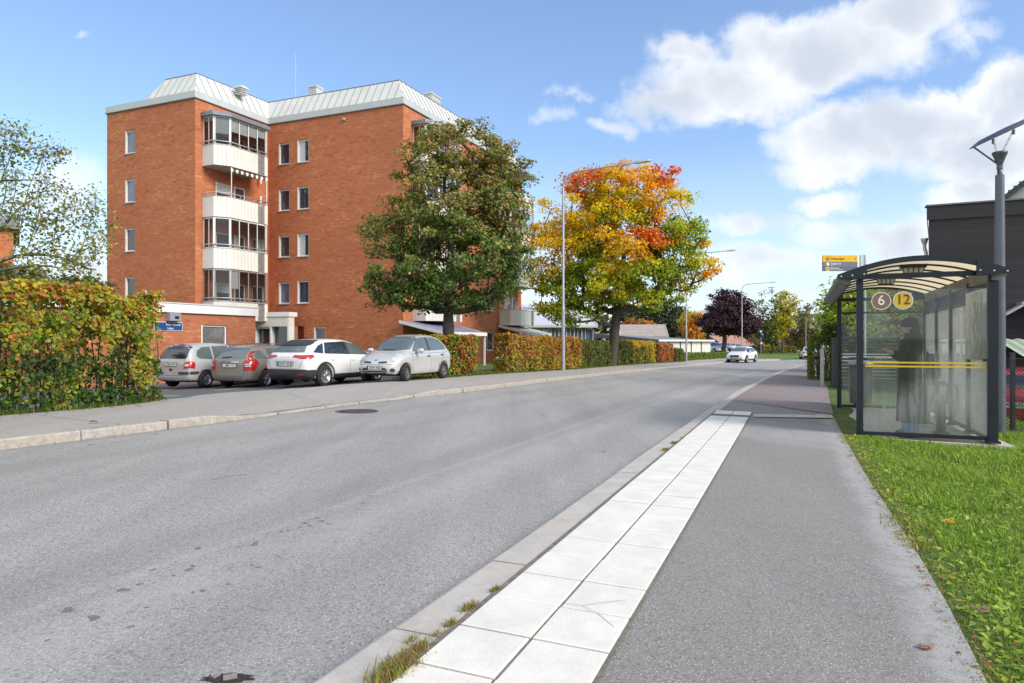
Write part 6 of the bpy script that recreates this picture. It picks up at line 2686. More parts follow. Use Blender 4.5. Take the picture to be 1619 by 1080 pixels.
# --- fruit tree at the left edge with long bowed boughs
r = np.random.default_rng(91)
YF = 13.5
e = empty('fruit_tree', (at(-130, 600, YF).x, YF, .05), 0, 'thin fruit tree with sparse olive leaves and a long bowed bough behind the big hedge', 'tree')
bx = Vector(e.location)
b = MB()


def L_(pts, r0, r1, n=8, ff=False):
    P = [at(u, v, YF + dy) - bx for (u, v, dy) in pts]
    # refine
    out_ = []
    for i in range(len(P) - 1):
        for k in range(4):
            t = k / 4
            p0, p1, p2, p3 = P[max(0, i - 1)], P[i], P[i + 1], P[min(len(P) - 1, i + 2)]
            out_.append(.5 * ((2 * p1) + (p2 - p0) * t + (2 * p0 - 5 * p1 + 4 * p2 - p3) * t * t + (3 * p1 - p0 - 3 * p2 + p3) * t ** 3))
    out_.append(P[-1])
    rs = [r0 + (r1 - r0) * i / (len(out_) - 1) for i in range(len(out_))]
    b.tube(out_, rs, n)
    return out_


L_([(-130, 660, 0), (-125, 560, 0), (-110, 480, 0), (-80, 450, 0)], .14, .10)
main = L_([(-110, 480, 0), (-60, 440, 0), (0, 413, 0), (40, 403, .1), (80, 404, .2), (110, 412, .3), (145, 427, .4)], .055, .012)
main += L_([(-70, 450, 0), (0, 428, -.3), (60, 420, -.5), (95, 424, -.6)], .04, .012)
main += L_([(-110, 480, 0), (-60, 400, .4), (-10, 375, .5), (30, 330, .6), (62, 310, .7)], .05, .008)
main += L_([(-90, 450, 0), (-60, 320, 0), (-10, 290, .2), (25, 285, .3), (80, 285, .4)], .05, .006)
twg = []
for (pts) in [[(40, 403, .1), (55, 360, .2), (62, 330, .3), (60, 300, .3), (68, 250, .3)], [(80, 404, .2), (86, 375, .2), (90, 350, .3), (92, 335, .2)], [(20, 407, 0), (35, 350, 0), (45, 300, .2), (70, 245, .3), (95, 240, .3)],
              [(110, 412, .3), (130, 390, .3), (140, 355, .4), (150, 330, .4), (152, 300, .4)], [(-10, 375, .5), (10, 300, .4), (5, 250, .4), (10, 200, .3)], [(0, 290, .2), (20, 240, .2), (28, 215, .2), (34, 206, .2)],
              [(62, 310, .7), (80, 290, .7), (100, 300, .6), (112, 320, .6)], [(130, 420, .3), (155, 400, .3), (168, 375, .4), (176, 345, .4)], [(95, 424, -.6), (125, 405, -.5), (145, 385, -.4), (160, 365, -.3)],
              [(60, 420, -.5), (75, 440, -.5), (85, 455, -.5)], [(0, 330, .3), (35, 345, .3), (70, 355, .3), (105, 345, .3)], [(40, 403, .1), (100, 370, .1), (130, 340, .1), (140, 315, .1)], [(-30, 380, .3), (-10, 330, .2), (20, 320, .1), (50, 322, .1)],
              [(20, 240, .2), (50, 235, .3), (80, 232, .3), (96, 242, .3)], [(5, 250, .3), (-5, 215, .2), (3, 190, .2)], [(10, 360, .2), (25, 300, .2), (22, 270, .2)], [(60, 360, .1), (90, 330, .1), (110, 325, .1)], [(30, 430, -.3), (20, 455, -.3), (40, 470, -.2)]]:
    twg += L_(pts, .012, .004, 5)
P_ = []
allp = [p for p in twg] + main[14:28]
for p in allp:
    for k in range(r.integers(12, 21)):
        d = Vector(r.normal(size=3)) * .13
        d.z -= .04
        P_.append(np.array(p + d + bx))
        if r.random() < .14:
            b.tube([p, p + d * .8], .003, 3, caps=False)
b.obj('trunk', M['bark_pale'], e)
P_ = np.array(P_)
n = len(P_)
leaves_obj('crown', P_, r.uniform(.05, .10, n), pal([(.28, .33, .07), (.38, .38, .09), (.44, .36, .11), (.20, .26, .06), (.46, .30, .12)], [3, 3, 1.4, 2, .5], n, .2, r), M['leaf_dull'], e, None, tuple(e.location), elong=1.35, rs=r)

# brush filling the view under the fruit tree
simple(95, 470, 22, [(60, 452, 60, 22), (120, 456, 50, 18), (20, 440, 40, 22), (150, 460, 24, 14)], [(.10, .14, .03), (.15, .19, .04), (.22, .20, .05), (.26, .13, .06)], [3, 3, 1, .6],
       'olive green shrub mass behind the big hedge beneath the fruit tree', 61, 90, 55, .13, 'shrub', .06, .35, None)
bpy.data.objects[-1] if False else None


# ------------------------------------------------------------------ hedges
def hedge(name, path, width, height, n, leaf, colf, label, cat='hedge', seed=1, zf=None, stems=True, group=None, bulge=.1, lean=.0, hvar=.08, thin=0.0, dens_top=.2, cover=None):
    """clipped hedge along a path: leaves on an uneven shell, twigs and dark gaps inside"""
    r = np.random.default_rng(seed)
    P = smooth_line(path, 80, 2)
    d = np.r_[0, np.cumsum(np.hypot(*(P[1:] - P[:-1]).T))]
    Lh = d[-1]
    e = empty(name, (float(P[0][0]), float(P[0][1]), 0), 0, label, cat, group)
    zf = zf or (lambda x, y: left_z(x, y))
    s = r.random(n) * Lh

    def pos(s):
        return np.c_[np.interp(s, d, P[:, 0]), np.interp(s, d, P[:, 1])]
    c = pos(s)
    t = pos(np.minimum(s + .1, Lh)) - pos(np.maximum(s - .1, 0))
    t /= np.linalg.norm(t, axis=1)[:, None] + 1e-9
    nm = np.c_[-t[:, 1], t[:, 0]]
    H = height(s / Lh) if callable(height) else np.full(n, float(height))
    H = H * (1 + hvar * (np.sin(s * 1.9 + seed) * .5 + np.sin(s * 4.7) * .3 + np.sin(s * 11) * .2))
    # choose face: front/back/top/ends
    f = r.random(n)
    side = np.where(f < .42, 1, np.where(f < .78, -1, 0))
    a = r.random(n)
    h = np.where(side != 0, a ** .9 * H, H - np.abs(r.normal(size=n)) * .10)
    w = width / 2 * (1 + bulge * np.sin(s * 3.1 + h * 2.0 + seed) + bulge * .7 * np.sin(s * 7.3 - h * 5))
    o = np.where(side != 0, side * (w - np.abs(r.normal(size=n)) * .11), (r.random(n) * 2 - 1) * w)
    # rounded shoulders
    sh = np.clip((h / H - .82) / .18, 0, 1)
    o = o * (1 - .25 * sh ** 2)
    # ends
    en = r.random(n) < (.5 * width / (Lh + width)) * 1.6
    ends = np.where(r.random(n) < .5, 0, Lh)
    s2 = np.where(en, ends + r.normal(size=n) * .06, s)
    c = np.where(en[:, None], pos(np.clip(s2, 0, Lh)), c)
    o = np.where(en, (r.random(n) * 2 - 1) * w * .9, o)
    C2 = c + nm * o[:, None] + np.where(en[:, None], t * np.where(ends > 0, 1, -1)[:, None] * np.abs(r.normal(size=n))[:, None] * .08, 0)
    z = zf(C2[:, 0], C2[:, 1]) + h
    C = np.c_[C2, z] + r.normal(size=(n, 3)) * .02
    keep = np.ones(n, bool)
    if thin > 0:
        # gaps where twigs show: noise field
        q_ = np.sin(C[:, 0] * 5.1 + C[:, 2] * 3.3 + C[:, 1] * 2.2) * np.sin(C[:, 1] * 4.3 - C[:, 2] * 4.1 + 1.3) + .4 * np.sin(C[:, 1] * 11 + C[:, 2] * 9)
        hh_ = h / H
        keep = ~((q_ > .35 - thin * .5) & (hh_ < .86) & (hh_ > .12) & (r.random(n) < .85))
    C, s, h, H, o = C[keep], s[keep], h[keep], H[keep], o[keep]
    nr = np.c_[nm[keep] * np.sign(o)[:, None], .5 + sh[keep]]
    col = colf(s / Lh, h / H, C, r)
    leaves_obj('foliage', C, leaf * r.uniform(.55, 1.35, len(C)), col, M['leaf'], e, nr, tuple(e.location), rs=r, elong=1.15)
    if stems:
        b = MB()
        k = int(Lh / .11)
        for i in range(k):
            s0 = r.random() * Lh
            p = pos(np.array([s0]))[0]
            x, y = p + r.normal(size=2) * width * .16
            z0 = float(zf(np.array([x]), np.array([y]))[0])
            Hh = float(np.interp(s0 / Lh, [0, 1], [1, 1])) * (float(height(np.array([s0 / Lh]))[0]) if callable(height) else height)
            top = (x + r.normal() * .18, y + r.normal() * .18, z0 + Hh * r.uniform(.7, .95))
            mid = ((x + top[0]) / 2 + r.normal() * .05, (y + top[1]) / 2 + r.normal() * .05, z0 + Hh * .45)
            b.tube([(x - P[0][0], y - P[0][1], z0 - .05), (mid[0] - P[0][0], mid[1] - P[0][1], mid[2]), (top[0] - P[0][0], top[1] - P[0][1], top[2])], [.014, .011, .005], 5, caps=False)
            for q2 in range(5):
                u_ = r.uniform(.25, .9)
                zz = z0 + Hh * u_
                a_ = r.random() * 6.28
                ln = width * r.uniform(.2, .42)
                bx_ = x + (top[0] - x) * u_ - P[0][0]
                by_ = y + (top[1] - y) * u_ - P[0][1]
                b.tube([(bx_, by_, zz), (bx_ + math.cos(a_) * ln, by_ + math.sin(a_) * ln, zz + ln * .8)], [.006, .003], 4, caps=False)
        b.obj('stems', M['twig'], e)
    return e


def mixcol(spec):
    """spec: function(s,h,r) -> weights over named palettes"""
    def f(s, h, C, r):
        out_ = np.zeros((len(s), 3))
        # patchy field
        fld = .5 + .5 * np.sin(C[:, 0] * 2.7 + C[:, 2] * 3.1 + 2 * np.sin(C[:, 1] * 1.9)) * np.cos(C[:, 1] * 2.3 - C[:, 2] * 2.2)
        for i in range(len(s)):
            ks, w = spec(s[i], h[i], fld[i], r)
            k = ks[r.choice(len(ks), p=np.array(w) / sum(w))]
            p = HP[k]
            out_[i] = np.array(p[r.integers(len(p))]) * (1 + r.normal() * .17)
        return out_
    return f


HP = dict(g=[(.18, .29, .03), (.24, .34, .04), (.14, .23, .028)], yg=[(.42, .46, .045), (.54, .54, .05), (.36, .42, .04)], y=[(.66, .52, .03), (.58, .46, .03)], o=[(.62, .28, .06), (.60, .22, .06), (.70, .38, .10)],
          r=[(.50, .10, .05), (.55, .16, .07)], dg=[(.045, .10, .025), (.06, .13, .03)], ol=[(.16, .17, .04), (.21, .21, .05), (.12, .13, .03)], br=[(.28, .14, .06), (.34, .18, .08)])


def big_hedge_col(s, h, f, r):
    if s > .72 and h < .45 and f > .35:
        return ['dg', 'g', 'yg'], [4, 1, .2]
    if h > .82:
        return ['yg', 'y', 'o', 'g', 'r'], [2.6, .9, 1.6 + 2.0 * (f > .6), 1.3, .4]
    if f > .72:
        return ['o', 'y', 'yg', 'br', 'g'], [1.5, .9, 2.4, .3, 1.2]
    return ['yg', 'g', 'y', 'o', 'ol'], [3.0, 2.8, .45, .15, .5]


HB = [(-12.2, 1.0), (-10.2, 5.5), (-9.05, 8.5), (-8.65, 10.2), (-8.2, 11.8), (-7.55, 13.7)]
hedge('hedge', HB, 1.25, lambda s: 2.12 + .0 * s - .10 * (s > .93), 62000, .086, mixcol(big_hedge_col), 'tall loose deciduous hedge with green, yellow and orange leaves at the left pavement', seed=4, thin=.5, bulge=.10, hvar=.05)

hz = lambda x, y: left_z(x, y)


def px_path(pts, back=.55):
    r_ = []
    for (u, v) in pts:
        x, y = ray_left(u, v)
        r_.append((x - .916 * back, y + .40 * back))
    return r_


hedge('hedge', [(-3.9, 27.6), (-2.9, 26.9), (-1.6, 27.8)][0:0] + [(-3.6, 26.6), (-2.6, 26.6), (-1.65, 27.2)], .9, 1.5, 5600, .13,
      mixcol(lambda s, h, f, r: (['g', 'yg', 'o', 'r', 'dg'], [2.5, 2, 1.2 + 3 * (s > .65), .6 + 1.5 * (s > .7), .6])), 'green hedge turning orange at its end, directly behind the silver hatchback', seed=6)
pth = px_path([(812, 588), (850, 586.5), (890, 584), (922, 582)])
hedge('hedge', pth, 1.0, lambda s: 1.62 - .0 * s, 13000, .125, mixcol(lambda s, h, f, r: (['o', 'y', 'yg', 'r', 'g', 'br'], [2.6, .9 + 2.5 * (s > .5) * (h < .45), 1.2 + 1.5 * (h < .4), .8 + 2.0 * (s > .55) * (h > .4), .5 + 2.4 * (h < .35) * (s < .5), 1]) ),
      'low clipped hedge in orange and red leaves beside the cream patio roof', seed=7)
pth = px_path([(924, 582), (965, 578.5), (1000, 576.0)])
hedge('hedge', pth, 1.0, 1.50, 10000, .14, mixcol(lambda s, h, f, r: (['ol', 'g', 'dg', 'br'], [3, 1.6, 1, .5])), 'dull green clipped hedge either side of the maple trunk', seed=8)
pth = px_path([(1002, 576.0), (1022, 574.8), (1036, 573.8)])
hedge('hedge', pth, 1.2, 1.62, 8000, .16, mixcol(lambda s, h, f, r: (['ol', 'y', 'yg', 'o'], [2.6 * (h < .75) * (s < .75) + .1, 2.2 * (h > .75) + 1.5 * (s > .75), 1, 1.2 * (h > .8) + .5])), 'clipped hedge with bright yellow top right of the maple trunk', seed=9)
pth = px_path([(1040, 573.6), (1050, 572.8), (1060, 572.1)])
hedge('shrub', pth, 1.6, 1.55, 5000, .17, mixcol(lambda s, h, f, r: (['o', 'r', 'br', 'ol'], [2, 1.6, 1, .6])), 'coral red shrub between the yellow hedge and a dark green bush', 'shrub', seed=10)
pth = px_path([(1064, 571.8), (1070, 571.2), (1076, 570.7)])
hedge('shrub', pth, 1.6, 1.15, 3400, .17, mixcol(lambda s, h, f, r: (['ol', 'dg', 'g'], [3, 1, 1])), 'rounded dark green bush right of the coral red shrub', 'shrub', seed=12)
pth = px_path([(1080, 570.6), (1110, 568.6), (1150, 566.3)])
hedge('hedge', pth, 1.2, .72, 6000, .17, mixcol(lambda s, h, f, r: (['ol', 'g'], [2, 2])), 'knee high green hedge in front of the white garages', seed=13, stems=False)
# far low hedge across the junction and the clipped hedge on the right
A_ = at(1190, 558, 132)
B_ = at(1268, 557.5, 138)
hedge('hedge', [(A_.x, A_.y), ((A_.x + B_.x) / 2, 134), (B_.x, B_.y)], 2.0, 1.3, 3600, .34, mixcol(lambda s, h, f, r: (['ol', 'g', 'br', 'yg'], [3, 1, .6, .8])), 'long low hedge across the end of the street before the brick house',
      seed=14, zf=lambda x, y: np.full(np.shape(x), -.95), stems=False)
hx0, hy0 = ray_ground(1303, 603, .08)
hedge('hedge', [(hx0 + .25, hy0 + .6), (hx0 + 1.0, hy0 + 2.4), (hx0 + 2.0, hy0 + 4.8)], 1.1, 1.95, 8500, .085, mixcol(lambda s, h, f, r: (['ol', 'g', 'dg', 'yg'], [2.4, 2.2, 1.0, .5])), 'dense clipped dark green hedge left of the black slatted fence', seed=15,
      zf=lambda x, y: plane_z(x, y), hvar=.02, bulge=.03)
simple(1318, 545, 27, [(1320, 530, 15, 15), (1314, 520, 9, 10)], [(.12, .17, .03), (.19, .24, .04), (.08, .12, .03)], [1, 1, 1], 'small dark evergreen above the clipped hedge and slatted fence', 62, 34, 60, .11, 'evergreen_shrub', .05, .32, None)

# ------------------------------------------------------------------ street lamps with long arms
def street_lamp(X, Y, z, label):
    e = empty('street_lamp', (X, Y, z), 0, label, 'street lamp', 'tall street lamps along the left pavement')
    b = MB()
    top = 9.0
    b.tube([(0, 0, 0), (0, 0, 3.1)], .085, 12)
    b.tube([(0, 0, 3.1), (0, 0, 3.2), (0, 0, top)], [.085, .062, .052], 12)
    b.obj('pole', M['galv'], e)
    b = MB()
    pts = [(0, 0, top)]
    for k in range(1, 9):
        a = k / 8 * R(86)
        pts.append((.92 * .75 * (1 - math.cos(a)), -.39 * .75 * (1 - math.cos(a)), top + .75 * math.sin(a)))
    l = pts[-1]
    pts.append((l[0] + .92 * 2.9, l[1] - .39 * 2.9, l[2] + .14))
    b.tube(pts, [.05] * 9 + [.032], 10)
    b.obj('arm', M['galv'], e)
    b = MB()
    q = Vector(pts[-1])
    d = Vector((.92, -.39, .05)).normalized()
    s = Vector((.39, .92, 0))
    u = Vector((0, 0, 1))
    P = []
    for (t, w, h0, h1) in ((-.1, .05, -.03, .05), (.1, .13, -.05, .07), (.6, .12, -.045, .05), (.75, .05, -.03, .02)):
        c = q + d * t
        P += [tuple(c - s * w + u * h0), tuple(c + s * w + u * h0), tuple(c + s * w * .8 + u * h1), tuple(c - s * w * .8 + u * h1)]
    f = [(0, 1, 2, 3), (15, 14, 13, 12)]
    for i in range(3):
        for k in range(4):
            f.append((i * 4 + k, (i + 1) * 4 + k, (i + 1) * 4 + (k + 1) % 4, i * 4 + (k + 1) % 4))
    b.add(P, f)
    hd = b.obj('lamp_head', M['alu'], e)
    b = MB()
    c0, c1 = q + d * .15 - u * .056, q + d * .55 - u * .054
    b.quad(tuple(c0 - s * .09), tuple(c0 + s * .09), tuple(c1 + s * .09), tuple(c1 - s * .09))
    b.obj('lens', M['clearlight'], hd)
    return e


def lamp_at(u, Y, label, src=None):
    x = (u - CX) / F * Y
    z = float(left_z(np.array([x]), np.array([Y]))[0]) - .05
    if src is None:
        return street_lamp(x, Y, z, label)
    c = copy_tree(src)
    c.location = (x, Y, z)
    c['label'] = label
    return c


l1 = lamp_at(890.5, 33.5, 'nearest tall street lamp, in front of the orange maple')
lamp_at(1085, 61.8, 'second tall street lamp, rising behind the low hedge before the garages', l1)
lamp_at(1173, 91.0, 'farthest tall street lamp, before the purple tree', l1)

# ------------------------------------------------------------------ park lamp with tilted disc reflector, right edge
XL, YL = (1580.5 - CX) / F * 10.55, 10.55
M['lampgrey'] = pmat('lamp_post_grey_paint', (.12, .135, .165), .4, .35, var=.06)
M['disc_white'] = pmat('reflector_underside', (.42, .43, .45), .45, .1, var=.08)
e = empty('park_lamp', (XL, YL, float(plane_z(XL, YL)) + .03), 0, 'grey park lamp with tilted disc reflector standing behind the bus shelter', 'street lamp')
zg = e.location.z
zv = lambda v: EYE + (CY - v) / F * YL - zg
b = MB()
b.tube([(0, 0, -.2), (0, 0, 2.0), (0, 0, zv(277))], [.082, .075, .060], 20)
b.tube([(0, 0, zv(277)), (0, 0, zv(277) + .01), (0, 0, zv(262))], [.06, .036, .034], 16)
b.obj('pole', M['lampgrey'], e)
b = MB()
b.lathe([(.03, zv(264)), (.055, zv(256)), (.085, zv(247)), (.092, zv(246)), (.105, zv(243)), (.105, zv(241)), (0, zv(240))], 20)
b.obj('lamp_cup', M['lampgrey'], e)
# disc
cu, cv = 1592, 209
dc = Vector(((cu - 1580.5) / F * YL, .0, zv(cv)))
ax = Vector((.90, -.12, .42)).normalized()      # rising to the right
ay = Vector((.12, .99, .02)).normalized()
an = ax.cross(ay).normalized()
rx_, ry_ = .52, .50
b = MB()
n = 40
ring = [dc + ax * rx_ * math.cos(k * 2 * math.pi / n) + ay * ry_ * math.sin(k * 2 * math.pi / n) for k in range(n)]
ring2 = [dc + (p - dc) * .7 + an * .05 for p in ring]
vs = [tuple(p) for p in ring] + [tuple(p + an * .015) for p in ring] + [tuple(p + an * .015) for p in ring2] + [tuple(dc + an * .08)]
fs = [(k, (k + 1) % n, n + (k + 1) % n, n + k) for k in range(n)] + [(n + k, n + (k + 1) % n, 2 * n + (k + 1) % n, 2 * n + k) for k in range(n)] + [(2 * n + k, 2 * n + (k + 1) % n, 3 * n) for k in range(n)]
b.add(vs, fs, 0, True)
dk = b.obj('reflector_disc', M['lampgrey'], e)
b = MB()
b.add([tuple(p) for p in ring] + [tuple(dc + an * .045)], [((k + 1) % n, k, n) for k in range(n)], 0, True)
b.obj('reflector_face', M['disc_white'], dk)
b = MB()
lft = dc - ax * rx_
b.tube([(0, 0, zv(262)), tuple(lft)], .014, 8)
b.tube([(-.0, .0, zv(262)), (0, 0, zv(268))], .045, 10)
b.obj('support_arm', M['lampgrey'], e)
b = MB()
for (off, t) in ((-.05, -.22), (.04, .10)):
    top = dc + ax * t - an * .01
    bot = Vector((off, 0, zv(241)))
    for s_ in (-.012, .012):
        b.tube([tuple(bot + Vector((s_, 0, 0))), tuple(top + Vector((s_, 0, 0)))], .004, 5)
    for k in range(4):
        q_ = bot.lerp(top, (k + .6) / 4.4)
        b.tube([tuple(q_ - Vector((.016, 0, 0))), tuple(q_ + Vector((.016, 0, 0)))], .006, 5)
    b.tube([tuple(top - Vector((0, 0, .07))), tuple(top)], .022, 8)
b.obj('suspension_rod', M['alu'], e)

# ------------------------------------------------------------------ bus shelter
M['frame'] = pmat('shelter_blue_black_paint', (.018, .023, .034), .38, .2, var=.15, scale=5)


def wet_glass(name, fog=.55, streaks=1.0, seed=0.0, hi=(.50, 1.0), bias=0.0, zt=(2.0, 1.45), tint=(.97, .98, .98)):
    """glass with condensation: milky fog broken by clear vertical runs and beads"""
    m, q, o = new_mat(name)
    tc = q.n('ShaderNodeTexCoord').outputs['Object']
    sx = q.n('ShaderNodeSeparateXYZ')
    q.put(sx.inputs[0], tc)
    z = sx.outputs[2]
    tc = q.vm('ADD', tc, (seed, seed * .7, 0))
    s1 = q.noise(q.mapping(tc, scale=(19, 19, .7)), 1.0, 4, .6)
    s2 = q.noise(q.mapping(tc, scale=(70, 70, 3.2)), 1.0, 3, .6)
    f1 = q.noise(q.mapping(tc, scale=(1.6, 1.6, 1.0)), 1.0, 3, .5)
    bead = q.noise(tc, 75, 2, .6)
    body = q.ramp(q.m('ADD', f1, q.m('ADD', bias, q.m('MULTIPLY', q.ramp(z, 1.7, .25), .35))), hi[0], hi[1])
    top = q.ramp(z, zt[0], zt[1])
    fogm = q.m('MULTIPLY', q.m('MULTIPLY', body, top), fog)
    runs = q.m('MAXIMUM', q.ramp(s1, .40, .58), q.m('MULTIPLY', q.ramp(sx.outputs[0], .7, 1.3), .8))
    fogm = q.m('MULTIPLY', fogm, q.m('ADD', .55, q.m('MULTIPLY', runs, .55)))
    white = q.m('MULTIPLY', q.m('MULTIPLY', q.ramp(s2, .56, .70), q.ramp(f1, .38, .62)), .42 * streaks)
    fogm = q.m('MAXIMUM', fogm, q.m('MULTIPLY', white, top))
    fogm = q.m('MULTIPLY', fogm, q.ramp(z, .05, .55, .42, 1.0))
    fogm = q.m('ADD', fogm, .035)
    dark = q.m('MULTIPLY', q.ramp(bead, .60, .68), q.m('MULTIPLY', runs, .25))
    tr = q.n('ShaderNodeBsdfTransparent')
    tr.inputs[0].default_value = (.95, .975, .965, 1)
    df = q.n('ShaderNodeBsdfDiffuse')
    df.inputs[0].default_value = tint + (1,)
    tl = q.n('ShaderNodeBsdfTranslucent')
    tl.inputs[0].default_value = tint + (1,)
    mx0 = q.n('ShaderNodeMixShader')
    mx0.inputs[0].default_value = .5
    q.put(mx0.inputs[1], df.outputs[0])
    q.put(mx0.inputs[2], tl.outputs[0])
    dd_ = q.n('ShaderNodeBsdfDiffuse')
    dd_.inputs[0].default_value = (.03, .035, .035, 1)
    mx1 = q.n('ShaderNodeMixShader')
    q.put(mx1.inputs[0], q.m('MINIMUM', fogm, .93))
    q.put(mx1.inputs[1], tr.outputs[0])
    q.put(mx1.inputs[2], mx0.outputs[0])
    mx2 = q.n('ShaderNodeMixShader')
    q.put(mx2.inputs[0], dark)
    q.put(mx2.inputs[1], mx1.outputs[0])
    q.put(mx2.inputs[2], dd_.outputs[0])
    gl = q.n('ShaderNodeBsdfGlossy')
    gl.inputs['Roughness'].default_value = .02
    fr = q.n('ShaderNodeFresnel')
    fr.inputs[0].default_value = 1.45
    mx3 = q.n('ShaderNodeMixShader')
    q.put(mx3.inputs[0], q.m('MULTIPLY', fr.outputs[0], .9, clamp=True))
    q.put(mx3.inputs[1], mx2.outputs[0])
    q.put(mx3.inputs[2], gl.outputs[0])
    q.nt.links.new(mx3.outputs[0], o.inputs[0])
    return m


def poly_roof_mat():
    m, q, o = new_mat('cream_twinwall_roof')
    tc = q.n('ShaderNodeTexCoord').outputs['Object']
    f = q.noise(q.mapping(tc, scale=(.4, 6, 1)), 2.0, 5, .6)
    f2 = q.noise(tc, 3.0, 5, .65)
    cc = q.mix(q.ramp(f, .3, .7), (.72, .62, .44, 1), (.62, .52, .36, 1))
    cc = q.mix(q.ramp(f2, .5, .8, 0, .4), cc, (.38, .30, .20, 1))
    p = q.n('ShaderNodeBsdfPrincipled')
    q.put(p.inputs['Base Color'], cc)
    p.inputs['Roughness'].default_value = .5
    t = q.n('ShaderNodeBsdfTranslucent')
    q.put(t.inputs[0], q.mix(1.0, cc, (1.15, 1.15, 1.1, 1), 'MULTIPLY'))
    mx = q.n('ShaderNodeMixShader')
    mx.inputs[0].default_value = .62
    q.put(mx.inputs[1], p.outputs[0])
    q.put(mx.inputs[2], t.outputs[0])
    q.nt.links.new(mx.outputs[0], o.inputs[0])
    return m


SZ = float(plane_z(SO[0], SO[1])) + .06
sh_ = empty('bus_shelter', (SO[0], SO[1], SZ), math.atan2(SB[1], SB[0]), 'black framed glass bus shelter with arched cream roof and route numbers 6 and 12', 'bus shelter')
SW, SL = 1.62, 5.3


def arch(x):
    return 2.30 + .205 * (1 - ((x - .76) / .97) ** 2)


posts = [(0, 0, .085, 0), (SW, 0, .115, 0), (0, SL, .085, -.07), (SW, SL, .085, -.07), (SW, 1.32, .09, -.02), (SW, 2.64, .09, -.04), (SW, 3.96, .09, -.06)]
for (x, y, w, zz) in posts:
    b = MB()
    b.box((x, y, (2.28 + zz) / 2), (w, .085, 2.28 - zz))
    b.box((x, y, zz + .015), (w + .05, .13, .03))
    b.obj('post', M['frame'], sh_)
b = MB()
for y_, z_ in ((0, 2.325), (SL, 2.29)):
    b = MB()
    b.box((.76, y_, z_), (1.98, .07, .07))
    b.obj('cross_beam', M['frame'], sh_)
b = MB()
b.box((SW / 2, 0, .06), (SW - .1, .05, .05))
b.box((SW / 2, SL, .0), (SW - .1, .05, .05))
b.box((SW, SL / 2, .03), (.05, SL - .1, .05))
b.box((SW, SL / 2 + .3, 1.98), (.04, SL - .7, .04))
b.box((SW / 2, SL, 2.0), (SW - .1, .04, .04))
b.obj('rail', M['frame'], sh_)
# roof sheet
ys = np.linspace(-.12, SL + .14, 8)
xs = np.linspace(-.16, 1.68, 25)
b = MB()
for i in range(24):
    for j in range(7):
        x0, x1, y0, y1 = xs[i], xs[i + 1], ys[j], ys[j + 1]
        b.quad((x0, y0, arch(x0) + .05), (x1, y0, arch(x1) + .05), (x1, y1, arch(x1) + .05), (x0, y1, arch(x0) + .05))
b.obj('roof_sheet', poly_roof_mat(), sh_)
for j, y in enumerate(ys):
    b = MB()
    hh = .035 if j in (0, 7) else .022
    ww = .045 if j in (0, 7) else .03
    for i in range(24):
        x0, x1 = xs[i], xs[i + 1]
        b.hexa([(x0, y - ww, arch(x0) + .045 - hh), (x1, y - ww, arch(x1) + .045 - hh), (x1, y + ww, arch(x1) + .045 - hh), (x0, y + ww, arch(x0) + .045 - hh),
                (x0, y - ww, arch(x0) + (.08 if j in (0, 7) else .046)), (x1, y - ww, arch(x1) + (.08 if j in (0, 7) else .046)), (x1, y + ww, arch(x1) + (.08 if j in (0, 7) else .046)), (x0, y + ww, arch(x0) + (.08 if j in (0, 7) else .046))])
    b.obj('roof_rib', M['frame'], sh_)
# eave gutters and corner plates
for x in (-.17, 1.64):
    b = MB()
    s_ = -1 if x < 0 else 1
    y0, y1 = -.10, SL + .12
    pr = [(0, -.06), (s_ * .12, .0), (s_ * .13, .07), (0, .12), (-s_ * .05, .12), (-s_ * .05, -.05)]
    P = [(x + a, y0, 2.27 + c) for a, c in pr] + [(x + a, y1, 2.25 + c) for a, c in pr]
    n = 6
    b.add(P, [tuple(range(6)), tuple(reversed(range(6, 12)))] + [(k, (k + 1) % 6, 6 + (k + 1) % 6, 6 + k) for k in range(6)])
    b.obj('gutter', pmat('weathered_gutter', (.17, .18, .165), .55, .3, var=.3, scale=4), sh_)
for y in (-.165, SL + .17):
    for (xa, xb) in ((-.30, .08), (1.79, 1.40)):
        b = MB()
        za, zb_ = 2.30, arch(xb) + .085
        pl = [(xa, za), (xb, za - .02), (xb, zb_), (xa, za + .055)]
        P = [(p[0], y - .02, p[1]) for p in pl] + [(p[0], y + .02, p[1]) for p in pl]
        b.add(P, [(0, 1, 2, 3), (7, 6, 5, 4), (0, 4, 5, 1), (1, 5, 6, 2), (2, 6, 7, 3), (3, 7, 4, 0)])
        pt = b.obj('corner_plate', M['frame'], sh_)
        b = MB()
        for t in (.12, .5, .9):
            xx_ = xa + (xb - xa) * t
            b.lathe([(.012, 0), (.012, -.01), (0, -.012)], 8, c=(xx_, y - .02, za + .02 + .03 * t), axis='y')
        b.obj('bolt', M['alu'], pt)
# glass panels
def pane_obj(name, x0, y0, x1, y1, z0, z1, mat):
    b = MB()
    d = Vector((x1 - x0, y1 - y0)).normalized()
    n_ = Vector((-d.y, d.x)) * .004
    b.hexa([(x0 - n_.x, y0 - n_.y, z0), (x1 - n_.x, y1 - n_.y, z0), (x1 + n_.x, y1 + n_.y, z0), (x0 + n_.x, y0 + n_.y, z0),
            (x0 - n_.x, y0 - n_.y, z1), (x1 - n_.x, y1 - n_.y, z1), (x1 + n_.x, y1 + n_.y, z1), (x0 + n_.x, y0 + n_.y, z1)])
    return b.obj(name, mat, sh_)


